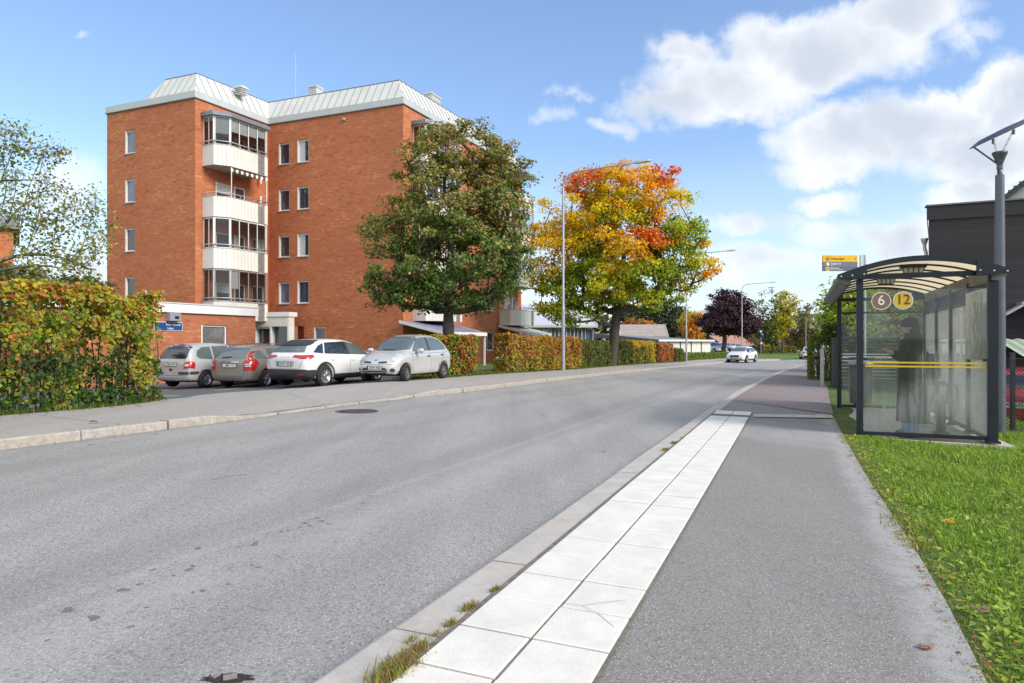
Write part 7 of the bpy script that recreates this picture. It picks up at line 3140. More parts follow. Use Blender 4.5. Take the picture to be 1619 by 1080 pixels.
g1 = pane_obj('glass_panel', .05, 0, SW - .06, 0, .09, 2.12, wet_glass('wet_side_glass', .36, 1.5, 0.3))
pane_obj('glass_panel', .05, SL, SW - .05, SL, .05, 1.97, wet_glass('wet_far_glass', .15, .3, 7.1))
wg_ = wet_glass('wet_back_glass', .97, .4, 3.3, hi=(.40, .75), bias=.26, zt=(2.15, 1.75))
for (a0, a1) in ((.06, 1.27), (1.37, 2.59), (2.69, 3.91), (4.01, SL - .06)):
    pane_obj('glass_panel', SW, a0, SW, a1, .06, 1.96, wg_)
# yellow and white warning lines
M['yellow'] = pmat('yellow_film', (.80, .50, .02), .5, var=.04)
M['whitefilm'] = pmat('white_film', (.78, .80, .78), .5, var=.04)
for z in (1.085, 1.03):
    b = MB()
    b.box((SW / 2, -.007, z), (SW - .14, .003, .024))
    b.obj('warning_line', M['yellow'], sh_)
for z in (1.115, 1.06):
    b = MB()
    b.box((SW / 2, SL - .008, z), (SW - .14, .003, .022))
    b.obj('warning_line', M['whitefilm'], sh_)
for (x, y) in ((.05, -.02), (SW - .07, -.02)):
    b = MB()
    b.box((x, y, 1.13), (.09, .05, .035))
    b.obj('clamp', M['frame'], sh_)


def shelter_px(u, v, y=0.0):
    """local (x, z) on the side panel under a photo pixel"""
    k = (u - CX) / F
    ox, oy = SO + SA * y
    x = (k * oy - ox) / (SB[0] - k * SB[1])
    Y = oy + SB[1] * x
    return x, EYE + (CY - v) / F * Y - SZ


# route number discs on the glass
for (u, v, r_, c1, txt, tcl, nm) in ((1393, 476, .128, (.28, .155, .12), '6', (.85, .85, .84), 'route_disc'), (1427.5, 475, .128, (.82, .50, .035), '12', (.10, .085, .075), 'route_disc')):
    x, z = shelter_px(u, v)
    b = MB()
    b.lathe([(r_, -.008), (0, -.008)], 40, c=(x, 0, z), axis='y')
    d0 = b.obj(nm, pmat('disc_rim_white', (.84, .84, .82), .5, var=.02), sh_)
    b = MB()
    b.lathe([(r_ * .90, -.011), (0, -.011)], 40, c=(x, 0, z), axis='y')
    d1 = b.obj('disc_face', pmat('disc_face_' + txt, c1, .5, var=.03), d0)
    text_mesh('number', txt, .20, pmat('number_ink_' + txt, tcl, .5, var=.02), d0, (x, -.014, z + .005), (R(90), 0, 0), 'CENTER', sx=.92)
# ceiling lamps
for (u, v, y) in ((1443, 429, .55), (1400, 458, 2.35)):
    x, z = shelter_px(u, v, y)
    z = arch(x) - .02
    b = MB()
    b.box((x, y, z + .02), (.34, .16, .05))
    lp = b.obj('ceiling_lamp', M['frame'], sh_)
    b = MB()
    pr = [(-.14, 0), (-.11, -.09), (.11, -.09), (.14, 0)]
    P = [(x + a, y - .065, z + c - .005) for a, c in pr] + [(x + a, y + .065, z + c - .005) for a, c in pr]
    b.add(P, [(0, 1, 2, 3), (7, 6, 5, 4), (0, 4, 5, 1), (1, 5, 6, 2), (2, 6, 7, 3), (3, 7, 4, 0)])
    b.obj('diffuser', pmat('milky_diffuser', (.55, .55, .50), .4, var=.1), lp)
    b = MB()
    for a in (-.07, 0, .07):
        b.tube([(x + a, y - .072, z), (x + a * .9, y - .072, z - .1)], .006, 5)
    b.tube([(x - .145, y - .07, z), (x - .115, y - .072, z - .10), (x + .115, y - .072, z - .10), (x + .145, y - .07, z)], .007, 5)
    b.obj('guard', M['frame'], lp)
# timetable case on the back wall, seen from the side
b = MB()
b.box((SW - .06, .66, 1.62), (.05, 1.05, 1.0))
tc_ = b.obj('timetable_case', pmat('case_white', (.62, .61, .58), .5, var=.06), sh_)
b = MB()
b.box((SW - .088, .66, 1.62), (.004, .98, .93))
b.obj('poster', pmat('pale_map_poster', (.62, .60, .52), .6, var=.30, scale=3.2), tc_)
b = MB()
for k in range(3):
    P = [(SW - .093, .35 + .12 * k + .05 * math.sin(t * .9 + k), 1.95 - t * .07) for t in range(9)]
    b.tube(P, .004, 4)
b.obj('route_line', pmat('map_line_grey', (.25, .24, .22), .6), tc_)
# lean-on bench
e = empty('bench', tuple(sp(1.0, 1.16, SZ)), math.atan2(SB[1], SB[0]), 'slatted bench with wire armrests inside the bus shelter', 'bench')
b = MB()
for k in range(5):
    b.box((-.20 + k * .095, .55, .49), (.07, 1.75, .028))
b.obj('seat', pmat('worn_wood_slats', (.42, .33, .23), .7, var=.3, scale=18), e)
b = MB()
for y in (-.1, 1.2):
    b.box((0, y, .235), (.12, .09, .47))
    b.box((0, y, .01), (.22, .16, .02))
    b.box((0, y, .465), (.42, .06, .02))
b.obj('leg', M['frame'], e)
for y in (-.2, .55, 1.3):
    b = MB()
    b.tube([(-.2, y, .48), (-.2, y, .70), (-.16, y, .74), (.16, y, .74), (.2, y, .70), (.2, y, .48)], .012, 6)
    b.obj('armrest', M['frame'], e)
# waste bin seen through the far glass
e = empty('waste_bin', tuple(sp(5.75, .45, SZ - .1)), 0, 'dark waste bin standing beyond the far glass of the bus shelter', 'bin')
b = MB()
b.lathe([(.19, .12), (.22, .14), (.24, .95), (.24, .98), (.20, .98), (.18, .5)], 20)
b.obj('body', M['frame'], e)
b = MB()
b.lathe([(.255, .98), (.255, 1.02), (.14, 1.08), (0, 1.09)], 20)
b.obj('lid', M['galv'], e)
b = MB()
b.tube([(0, .24, 0), (0, .24, 1.0)], .03, 8)
b.obj('post', M['frame'], e)

# ------------------------------------------------------------------ bus stop sign
YS = 16.2
sx_ = (1364 - CX) / F * YS
sg = empty('bus_stop_sign', (sx_, YS, float(plane_z(sx_, YS))), 0, 'bus stop flag with yellow band above two grey lines on a pale post', 'bus stop sign')
zz0 = sg.location.z
zs_ = lambda v: EYE + (CY - v) / F * YS - zz0
b = MB()
for x in (-.055, .055):
    b.tube([(x, 0, -.1), (x, 0, zs_(403.5))], .022, 10)
b.obj('post', pmat('pale_aluminium_post', (.55, .57, .60), .35, .5, var=.06), sg)
b = MB()
b.box((0, .002, zs_(411)), (.10, .006, .26))
b.obj('bracket', pmat('clear_bracket', (.62, .65, .68), .3, .2, var=.05), sg)
xL, xR = (1300.3 - 1364) / F * YS, (1354.8 - 1364) / F * YS
bands = [(404.0, 414.2, (.80, .47, .012), 'yellow_band'), (414.3, 421.9, (.155, .175, .215), 'grey_band'), (422.0, 428.6, (.115, .135, .165), 'grey_band')]
for (va, vb, c, nm) in bands:
    b = MB()
    b.box(((xL + xR) / 2, 0, (zs_(va) + zs_(vb)) / 2), (xR - xL, .05, zs_(va) - zs_(vb)))
    bo = b.obj(nm, pmat(nm + '_paint', c, .5, var=.04), sg)
M['signdark'] = pmat('sign_dark_ink', (.10, .07, .02), .6)
def disc(parent, x, z, r_, mat, y=-.027, name='symbol'):
    b = MB()
    b.lathe([(r_, y), (0, y)], 24, c=(x, 0, z), axis='y')
    return b.obj(name, mat, parent)


x = xL + .115
d_ = disc(sg, x, zs_(409.4), .034 * 1.5, M['signdark'])
disc(sg, x, zs_(409.4), .026 * 1.5, bpy.data.materials['yellow_band_paint'], -.029)
b = MB()
b.box((x, -.031, zs_(409.4)), (.035, .003, .03))
b.obj('symbol', M['signdark'], sg)
disc(sg, x, zs_(418.0), .052, pmat('brown_sign_disc', (.45, .33, .28), .6), -.027)
disc(sg, x, zs_(418.0), .030, M['signwhite'], -.029)
disc(sg, x - .005, zs_(425.5), .052, pmat('ochre_sign_disc', (.72, .52, .22), .6), -.027)
disc(sg, x - .005, zs_(425.5), .030, pmat('dull_ochre_disc', (.45, .30, .10), .6), -.029)
text_mesh('lettering', 'Solängsvägen', .062, M['signdark'], sg, (xL + .19, -.03, zs_(409.4)), (R(90), 0, 0))
text_mesh('lettering', 'C', .06, M['signdark'], sg, (xR - .07, -.03, zs_(409.4)), (R(90), 0, 0))
text_mesh('lettering', 'Stigslund', .066, M['signwhite'], sg, (xL + .185, -.03, zs_(417.2)), (R(90), 0, 0))
text_mesh('lettering', 'Hille', .030, M['signwhite'], sg, (xL + .185, -.03, zs_(420.3)), (R(90), 0, 0))
text_mesh('lettering', 'Bomhus', .062, M['signwhite'], sg, (xL + .18, -.03, zs_(424.2)), (R(90), 0, 0))
text_mesh('lettering', 'via Centrum, Rådhuset', .032, M['signwhite'], sg, (xL + .18, -.03, zs_(426.8)), (R(90), 0, 0))

# ------------------------------------------------------------------ chain link fence
e = empty('wire_fence', (7.6, 11.0, 0), 0, 'dark chain link fence with square posts behind the lawn at the right edge', 'fence')
b = MB()
x0, x1, h0 = 0.0, 5.2, 1.17
y_of = lambda x: -.02 * x
gz_ = lambda x: float(plane_z(7.6 + x, 11.0 + y_of(x))) + .06
ps = .062
nD = int((x1 - x0 + h0) / ps)
for k in range(nD):
    c = x0 - h0 + k * ps
    for sgn_ in (1, -1):
        xa, xb = (c, c + h0) if sgn_ > 0 else (c + h0, c)
        za, zb_ = 0.0, h0
        # clip to x range
        if sgn_ > 0:
            if xa < x0:
                za += (x0 - xa); xa = x0
            if xb > x1:
                zb_ -= (xb - x1); xb = x1
        else:
            if xb < x0:
                zb_ -= (x0 - xb); xb = x0
            if xa > x1:
                za += (xa - x1); xa = x1
        if za >= zb_:
            continue
        A = Vector((xa, y_of(xa), gz_(xa) + za))
        B = Vector((xb, y_of(xb), gz_(xb) + zb_))
        t = (B - A).normalized()
        n_ = Vector((-t.z, 0, t.x)) * .0034
        b.quad(tuple(A - n_), tuple(B - n_), tuple(B + n_), tuple(A + n_))
        m2 = Vector((0, .0022, 0))
        b.quad(tuple(A - m2), tuple(B - m2), tuple(B + m2), tuple(A + m2))
for zz in (.02, h0):
    b.tube([(x0, y_of(x0), gz_(x0) + zz), (x1, y_of(x1), gz_(x1) + zz)], .004, 5)
b.obj('wire_mesh', pmat('dark_fence_wire', (.035, .038, .042), .5, .4), e)
for x in (.48, 2.6, 4.8):
    b = MB()
    b.box((x, y_of(x) + .03, gz_(x) + .56), (.055, .055, 1.36))
    b.box((x, y_of(x) + .03, gz_(x) + 1.25), (.065, .065, .03))
    b.obj('post', M['black'], e)

# ------------------------------------------------------------------ dark boarded house on the right
def board_mat(name, c, w=.14):
    m, q, o = new_mat(name)
    uv = q.n('ShaderNodeUVMap').outputs[0]
    sx = q.n('ShaderNodeSeparateXYZ')
    q.put(sx.inputs[0], uv)
    fr = q.m('FRACT', q.m('DIVIDE', sx.outputs[1], w))
    row = q.m('FLOOR', q.m('DIVIDE', sx.outputs[1], w))
    wn = q.n('ShaderNodeTexWhiteNoise')
    wn.noise_dimensions = '1D'
    q.put(wn.inputs['W'], row)
    f = q.noise(q.mapping(uv, scale=(1.5, 30, 1)), 1.0, 5, .6)
    cc = q.mix(wn.outputs['Value'], tuple(x * .8 for x in c) + (1,), tuple(x * 1.2 for x in c) + (1,))
    cc = q.mix(q.ramp(f, .4, .8, 0, .35), cc, tuple(x * 1.7 for x in c) + (1,))
    gap_ = q.ramp(fr, .0, .12, 1, 0)
    cc = q.mix(q.m('MULTIPLY', gap_, .75), cc, tuple(x * .25 for x in c) + (1,))
    p = q.n('ShaderNodeBsdfPrincipled')
    q.put(p.inputs['Base Color'], cc)
    p.inputs['Roughness'].default_value = .75
    b_ = q.n('ShaderNodeBump')
    b_.inputs['Strength'].default_value = .8
    b_.inputs['Distance'].default_value = .02
    q.put(b_.inputs['Height'], fr)
    q.put(p.inputs['Normal'], b_.outputs[0])
    q.nt.links.new(p.outputs[0], o.inputs[0])
    return m


M['boards'] = board_mat('dark_stained_boards', (.045, .040, .047))
dP = (at(1468, 400, 20.5).x, 20.5)
dQ = (dP[0] + .905 * 16, dP[1] - .425 * 16)
dh = empty('dark_boarded_house', (dP[0], dP[1], 0), 0, 'large house clad in dark horizontal boards with flat parapet at the right edge', 'house')
FD = Frame(dP, dQ, dP)
zt = EYE + (CY - 327) / F * 20.5
b = MB()
zb_ = zt - .38
wall_holes(b, FD, 0, 16, -1.2, zb_, [(3.3, 8.2, -1.0, FD.z_at(3.2, 492)), (9.5, 10.7, 3.0, 4.2)], .9)
back = (dP[0] + .53 * 10, dP[1] + .848 * 10)
FL_ = Frame(back, dP, dP)
wall_holes(b, FL_, 0, 10, -1.2, zb_, [(6.0, 7.0, 2.6, 3.8)], .2)
b.quad(FD.p(0, -.9, -1), FD.p(16, -.9, -1), FD.p(16, -.9, 3), FD.p(0, -.9, 3), 0, [(0, 0), (16, 0), (16, 4), (0, 4)])
b.obj('wall', M['boards'], dh)
b = MB()
wall_holes(b, Frame((dP[0] - FD.n.x * -.05, dP[1] - FD.n.y * -.05), (dQ[0] + FD.n.x * .05, dQ[1] + FD.n.y * .05), dP), -.05, 16, zb_ - .03, zt, [])
wall_holes(b, Frame((back[0] + FL_.n.x * .05, back[1] + FL_.n.y * .05), (dP[0] + FL_.n.x * .05, dP[1] + FL_.n.y * .05), dP), 0, 10.05, zb_ - .03, zt, [])
b.obj('parapet', M['boards'], dh)
b = MB()
FD.box(b, -.08, 16, -.25, .10, zt, zt + .045)
b.obj('coping', M['tin_dark'], dh)
b = MB()
b.tube([FL_.p(9.7, .07, 0), FL_.p(9.7, .07, 4.0), FL_.p(9.7, .11, 4.15), FL_.p(9.7, .11, 4.3)], .05, 8)
b.lathe([(.05, 4.25), (.10, 4.40), (.10, 4.44), (.0, 4.44)], 12, c=FL_.p(9.7, .11, 0))
b.obj('downpipe', M['alu'], dh)
w = window(dh, FD, 9.5, 10.7, 3.0, 4.2)
w = window(dh, FL_, 6.0, 7.0, 2.6, 3.8)
b = MB()
s0 = FD.s_at(1590, .6)
zc = FD.z_at(s0, 480, .6)
b.hexa([FD.p(s0 - .1, .65, zc - .33), FD.p(s0 + .02, .65, zc - .33), FD.p(s0 + .02, 0, zc - .33), FD.p(s0 - .1, 0, zc - .33),
        FD.p(s0 + .35, .65, zc - .04), FD.p(s0 + .47, .65, zc - .04), FD.p(s0 + .47, 0, zc - .04), FD.p(s0 + .35, 0, zc - .04)])
FD.box(b, s0 + .36, s0 + 5, .0, .65, zc - .03, zc + .04)
b.obj('canopy', M['alu'], dh)
# white gable with tiled verge peeping over it
YG = 31
e = empty('white_gabled_house', tuple(at(1640, 560, YG)), 0, 'white gable with grey tiled roof edge rising behind the dark boarded house', 'house')
e.location.z = -1
e.rotation_euler = (0, 0, R(-38))
ex, ey = e.location.x, e.location.y
a0, a1 = at(1588, 318, YG), at(1640, 235, YG)
b = MB()
xl, xr, zr = a0.x - ex, a0.x - ex + 10, a0.z + 1
zp = a1.z + 1 + 1.6
xm = (xl + xr) / 2
b.add([(xl, 0, 0), (xr, 0, 0), (xr, 0, zr), (xm, 0, zp), (xl, 0, zr), (xl, 9, 0), (xr, 9, 0), (xr, 9, zr), (xm, 9, zp), (xl, 9, zr)],
      [(0, 1, 2, 3, 4), (9, 8, 7, 6, 5), (0, 5, 6, 1), (1, 6, 7, 2), (0, 4, 9, 5)])
b.obj('wall', pmat('white_render', (.72, .71, .69), .8, var=.04), e)
b = MB()
for (A, B) in (((xl - .35, zr - .35), (xm, zp)), ((xr + .35, zr - .35), (xm, zp))):
    b.hexa([(A[0], -.35, A[1]), (B[0], -.35, B[1]), (B[0], 9.3, B[1]), (A[0], 9.3, A[1]), (A[0], -.35, A[1] + .22), (B[0], -.35, B[1] + .22), (B[0], 9.3, B[1] + .22), (A[0], 9.3, A[1] + .22)])
    for k in range(26):
        t = k / 26
        x, z = A[0] + (B[0] - A[0]) * t, A[1] + (B[1] - A[1]) * t
        b.box((x, -.36, z + .2), (.10, .10, .12))
b.obj('roof', pmat('grey_roof_tiles', (.12, .115, .11), .8, var=.2), e)
w_ = MB()
w_.box((2.4, -.03, zr - .5), (.9, .05, 1.0))
w_.obj('window', M['white'], e)

# green corrugated carport roof
YC = 16.5
e = empty('carport', (at(1590, 560, YC).x, YC, float(plane_z(11.9, YC))), R(-24), 'low carport with pale green corrugated roof behind the wire fence', 'carport')
zo = e.location.z
b = MB()
n = 140
zh, zl = at(0, 536, YC + .3).z - zo, at(0, 564.5, YC - 1.4).z - zo
for k in range(n):
    x0_, x1_ = k * .05, (k + 1) * .05
    h0_, h1_ = .018 * math.cos(k * 1.26), .018 * math.cos((k + 1) * 1.26)
    b.quad((x0_, -1.5, zl + h0_), (x1_, -1.5, zl + h1_), (x1_, 1.2, zh + h1_), (x0_, 1.2, zh + h0_))
b.obj('roof_sheet', pmat('green_corrugated_tin', (.42, .50, .36), .5, .1, var=.08, scale=2, dirt=.2), e)
b = MB()
b.box((3.5, 1.3, zh / 2), (7, .08, zh - .06))
b.obj('back_wall', M['boards'] if False else M['black'], e)
for x in (.15, 3.5, 6.8):
    b = MB()
    b.box((x, -1.35, (zl - .03) / 2), (.10, .10, zl - .03))
    b.obj('post', M['black'], e)

# black slatted fence panels and grey post beyond the shelter
fx, fy = ray_ground(1319, 617)
M['slatblack'] = pmat('black_stained_slats', (.040, .042, .048), .6, var=.2, scale=8)
e = empty('slatted_fence', (fx, fy, float(plane_z(fx, fy))), math.atan2(SB[1], SB[0]), 'black slatted timber fence between the clipped hedge and the bus shelter', 'fence')
b = MB()
for k in range(15):
    b.box((.95, 0, .14 + k * .112), (1.9, .035, .085))
    b.box((0, .75, .14 + k * .112), (.05, 1.5, .085))
b.obj('slats', M['slatblack'], e)
for (x, y) in ((0, -.03), (1.9, .05), (0, 1.5)):
    b = MB()
    b.box((x, y, .87), (.09, .07, 1.76))
    b.obj('post', M['slatblack'], e)
e = empty('cable_cabinet_post', (fx - .32, fy + .2, float(plane_z(fx, fy))), 0, 'slim grey post standing between the clipped hedge and the black slatted fence', 'post')
b = MB()
b.box((0, 0, .68), (.10, .08, 1.36))
b.lathe([(.0, 1.40), (.03, 1.36), (.075, 1.34)], 10)
b.obj('shaft', M['alu'], e)

# ------------------------------------------------------------------ buildings in the distance
def zpx(v, Y):
    return EYE + (CY - v) / F * Y


# white garages
gA, gB, gC = at(1037, 537, 75), at(1123, 537, 90), at(930, 527, 71)
e = empty('garage_row', (gA.x, gA.y, 0), 0, 'long row of white garages with shallow grey roof and black verge', 'garage')
go = (gA.x, gA.y)
F1_ = Frame((gA.x, gA.y), (gB.x, gB.y), go)
F2_ = Frame((gC.x, gC.y), (gA.x, gA.y), go)
ze = zpx(537.5, 75)
zr_ = zpx(526.5, 71)
b = MB()
F1_.box(b, 0, F1_.L, -8, 0, -1.4, ze - .10)
F2_.box(b, .3, F2_.L - .01, -6, -.01, -1.4, ze - .12)
b.obj('wall', M['white'], e)
b = MB()
nG = 5
for k in range(nG):
    s0, s1 = F1_.L * k / nG + .18, F1_.L * (k + 1) / nG - .18
    for q_ in range(6):
        a0_, a1_ = s0 + (s1 - s0) * q_ / 6, s0 + (s1 - s0) * (q_ + 1) / 6
        F1_.box(b, a0_ + .02, a1_ - .02, 0, .04, -1.2, ze - .35)
b.obj('garage_door', M['panel'], e)
b = MB()
for k in range(1, nG):
    s0 = F1_.L * k / nG
    F1_.box(b, s0 - .16, s0 + .16, 0, .06, -1.3, ze - .1)
b.obj('pillar', M['black'], e)
b = MB()
bk = (F1_.P - F1_.n * 11)
P0_ = F1_.p(-.3, .4, ze)
P1_ = F1_.p(F1_.L + .3, .4, ze)
P2_ = (F1_.p(F1_.L + .3, -7, ze)[0], F1_.p(F1_.L + .3, -7, ze)[1], zpx(533, 95))
P3_ = (gC.x - go[0], gC.y - go[1], zr_)
b.quad(P0_, P1_, P2_, P3_)
b.quad(tuple(Vector(P0_) - Vector((0, 0, .08))), tuple(Vector(P3_) - Vector((0, 0, .08))), tuple(Vector(P2_) - Vector((0, 0, .08))), tuple(Vector(P1_) - Vector((0, 0, .08))))
b.obj('roof', M['roofgrey'], e)
b = MB()
b.hexa([tuple(Vector(P3_) + Vector((0, -.06, -.42))), tuple(Vector(P0_) + Vector((0, -.06, -.42))), tuple(Vector(P0_) + Vector((0, .04, -.42))), tuple(Vector(P3_) + Vector((0, .04, -.42))),
        tuple(Vector(P3_) + Vector((0, -.06, .03))), tuple(Vector(P0_) + Vector((0, -.06, .03))), tuple(Vector(P0_) + Vector((0, .04, .03))), tuple(Vector(P3_) + Vector((0, .04, .03)))])
b.obj('verge_board', M['black'], e)
b = MB()
F1_.box(b, -.3, F1_.L + .3, .4, .5, ze - .16, ze + .04)
b.obj('eaves_trim', M['white'], e)

M['paleroof'] = pmat('pale_sheet_roof', (.55, .57, .60), .5, .05, var=.06, scale=.6)
M['tanroof'] = pmat('tan_tile_roof', (.36, .30, .27), .85, var=.1, scale=1)
M['redroof'] = pmat('red_tile_roof', (.42, .20, .15), .85, var=.12, scale=1)


def far_house(u0, u1, Y, v_eave, v_ridge, vg, rmat, label, depth=10, rot=0.0, wmat=None, win=3, gable=False, over=.5):
    A, B = at(u0, 0, Y), at(u1, 0, Y)
    e = empty('brick_house', (A.x, Y, 0), rot, label, 'house')
    L = B.x - A.x
    zg, ze_, zr2 = zpx(vg, Y), zpx(v_eave, Y), zpx(v_ridge, Y + depth / 2)
    b = MB()
    fr = Frame((0, 0), (L, 0))
    hs = [(L * (k + .5) / win - .6, L * (k + .5) / win + .6, max(zg + .9, ze_ - 1.7), ze_ - .4) for k in range(win)]
    wall_holes(b, fr, 0, L, zg, ze_, hs, .12)
    wall_holes(b, Frame((L, 0), (L, depth)), 0, depth, zg, ze_, [])
    wall_holes(b, Frame((0, depth), (0, 0)), 0, depth, zg, ze_, [])
    for x in (0, L):
        b.add([(x, 0, ze_), (x, depth, ze_), (x, depth / 2, zr2)], [(0, 1, 2)])
    b.obj('wall', wmat or M['brick_far'], e)
    for h in hs:
        window(e, fr, *h, style=1, depth=.12)
    b = MB()
    o_ = over
    b.quad((-o_, -o_, ze_ - .1), (L + o_, -o_, ze_ - .1), (L + o_, depth / 2, zr2 + .1), (-o_, depth / 2, zr2 + .1))
    b.quad((-o_, depth / 2, zr2 + .1), (L + o_, depth / 2, zr2 + .1), (L + o_, depth + o_, ze_ - .1), (-o_, depth + o_, ze_ - .1))
    b.quad((-o_, -o_, ze_ - .3), (L + o_, -o_, ze_ - .3), (L + o_, -o_, ze_ - .08), (-o_, -o_, ze_ - .08))
    b.obj('roof', rmat, e)
    b = MB()
    for x in (-o_ - .02, L + o_ + .02):
        b.hexa([(x - .03, -o_, ze_ - .3), (x + .03, -o_, ze_ - .3), (x + .03, depth / 2, zr2 - .1), (x - .03, depth / 2, zr2 - .1), (x - .03, -o_, ze_), (x + .03, -o_, ze_), (x + .03, depth / 2, zr2 + .18), (x - .03, depth / 2, zr2 + .18)])
    b.obj('verge_board', M['white'], e)
    return e


far_house(838, 936, 66, 513, 494, 560, M['paleroof'], 'long low brick building with pale sheet roof seen beneath the orange maple', 14, R(4), win=8)
far_house(835, 905, 84, 500, 482, 560, M['paleroof'], 'taller pale roofed brick building rising behind the long low one', 12, R(4), win=4, wmat=pmat('cream_render', (.62, .60, .56), .8))
far_house(985, 1050, 112, 531, 514, 556, M['tanroof'], 'brick bungalow with tan tiled roof behind the garage roof', 14, R(-8), win=3)
far_house(1150, 1196, 150, 546, 531, 556, M['redroof'], 'small brick house with red tiled roof behind the street sign', 12, R(18), win=2)
far_house(1205, 1262, 155, 528, 520, 556, M['redroof'], 'orange brick house behind the birch trees', 12, R(-4), win=3)
# white flat roofed building on the right in the distance
YW = 150
e = empty('white_villa', tuple(at(1280, 0, YW)), 0, 'white two storey house with flat dark edged roof above the far trees', 'house')
e.location.z = 0
b = MB()
wL = 30 / F * YW * 1.3
zt_ = zpx(501, YW)
fr = Frame((0, 0), (wL, 0))
hs = [(1.5, 3.2, zt_ - 2.3, zt_ - .7), (4.0, 5.2, zt_ - 2.3, zt_ - .7)]
wall_holes(b, fr, 0, wL, -1, zt_, hs, .2)
wall_holes(b, Frame((0, 8), (0, 0)), 0, 8, -1, zt_, [])
b.obj('wall', pmat('white_villa_render', (.70, .70, .69), .8), e)
for h in hs:
    window(e, fr, *h, depth=.2)
b = MB()
b.box((wL / 2, 4, zt_ + .3), (wL + 1.6, 9.6, .6))
b.obj('roof', M['tin_dark'], e)
b = MB()
for x in (.2, wL - .4):
    b.box((x, -1.2, zt_ / 2), (.3, .3, zt_))
b.obj('column', M['white'], e)
# brick building at the left edge behind the fruit tree
far_house(-172, -16, 55.3, 342, 338, 570, M['roofgrey'], 'red brick apartment building at the left edge behind the fruit tree', 14, R(36), wmat=M['brick'], win=2)

# ------------------------------------------------------------------ signs and small lamps in the distance
def globe(u, vt, Y, label):
    x = (u - CX) / F * Y
    zg = -.95
    e = empty('globe_lamp', (x, Y, zg), 0, label, 'street lamp', 'white globe lamps')
    zt = zpx(vt, Y) - zg
    b = MB()
    b.tube([(0, 0, 0), (0, 0, zt - .2)], .06, 8)
    b.obj('pole', M['galv'], e)
    b = MB()
    b.lathe([(.0, zt - .30)] + [(.30 * math.sin(R(a)), zt - .30 * math.cos(R(a))) for a in range(15, 180, 15)] + [(.0, zt + .30)], 16)
    b.obj('globe', pmat('opal_globe', (.78, .78, .76), .3, var=.02), e)
    return e


globe(1162, 527.5, 104, 'white globe lamp just left of the farthest tall street lamp')
globe(1105, 526.0, 125, 'white globe lamp above the garage roof left of the purple tree')
YQ = 100
x = (1203 - CX) / F * YQ
e = empty('traffic_sign', (x, YQ, zpx(559, YQ)), 0, 'signpost with round blue sign and a small white disc on the traffic island', 'traffic sign')
zq = lambda v: zpx(v, YQ) - e.location.z
b = MB()
b.tube([(0, 0, 0), (0, 0, zq(523))], .045, 8)
b.obj('post', M['galv'], e)
b = MB()
b.lathe([(.30, -.05), (.30, -.07), (0, -.07)], 24, c=(.1, 0, zq(530)), axis='y')
b.obj('blue_disc', M['signblue'], e)
b = MB()
b.box((-.15, -.06, zq(524)), (.55, .03, .22))
b.obj('name_plate', M['signwhite'], e)
b = MB()
b.lathe([(.15, -.05), (.15, -.07), (0, -.07)], 20, c=(0, 0, zq(543)), axis='y')
b.obj('white_disc', M['signwhite'], e)
YX = 108
x = (1274 - CX) / F * YX
e = empty('crossing_sign', (x, YX, zpx(552, YX)), 0, 'blue square pedestrian crossing sign on a tall thin pole left of the clipped hedge', 'traffic sign')
zq = lambda v: zpx(v, YX) - e.location.z
b = MB()
b.tube([(0, 0, 0), (0, 0, zq(500))], .05, 8)
b.obj('post', M['galv'], e)
b = MB()
b.box((.7, -.05, zq(536.5)), (.66, .03, .66))
b.box((.3, -.02, zq(536.5)), (.6, .02, .04))
pn = b.obj('board', M['signblue'], e)
b = MB()
b.add([(.7 - .22, -.072, zq(536.5) - .2), (.7 + .22, -.072, zq(536.5) - .2), (.7, -.072, zq(536.5) + .22)], [(0, 1, 2)])
b.obj('white_triangle', M['signwhite'], pn)
b = MB()
b.tube([(.7, -.076, zq(536.5) + .02), (.7, -.076, zq(536.5) + .12)], .035, 6)
b.tube([(.69, -.076, zq(536.5) + .02), (.62, -.076, zq(536.5) - .16)], .018, 5)
b.tube([(.71, -.076, zq(536.5) + .02), (.78, -.076, zq(536.5) - .16)], .018, 5)
b.obj('walking_figure', M['ink'], pn)

# ------------------------------------------------------------------ person waiting in the shelter
pe = empty('person', tuple(sp(.40, .70, SZ + .0)), math.atan2(-SB[1], -SB[0]), 'person in long black coat and knitted hat standing in the shelter, looking at a phone', 'person')


def skin(name, verts, edges, mat, parent, root=0, sub=2):
    me = bpy.data.meshes.new(name)
    me.from_pydata([v[:3] for v in verts], edges, [])
    o = bpy.data.objects.new(name, me)
    COL.objects.link(o)
    m1_ = o.modifiers.new('k', 'SKIN')
    m1_.use_smooth_shade = True
    for i, v in enumerate(verts):
        me.skin_vertices[0].data[i].radius = (v[3], v[4] if len(v) > 4 else v[3])
        me.skin_vertices[0].data[i].use_root = (i == root)
    m2_ = o.modifiers.new('s', 'SUBSURF')
    m2_.levels = sub
    m2_.render_levels = sub
    dg = bpy.context.evaluated_depsgraph_get()
    dg.update()
    nm = bpy.data.meshes.new_from_object(o.evaluated_get(dg))
    o.modifiers.clear()
    o.data = nm
    nm.name = name
    nm.materials.clear()
    nm.materials.append(mat)
    for p in nm.polygons:
        p.use_smooth = True
    o.parent = parent
    return o


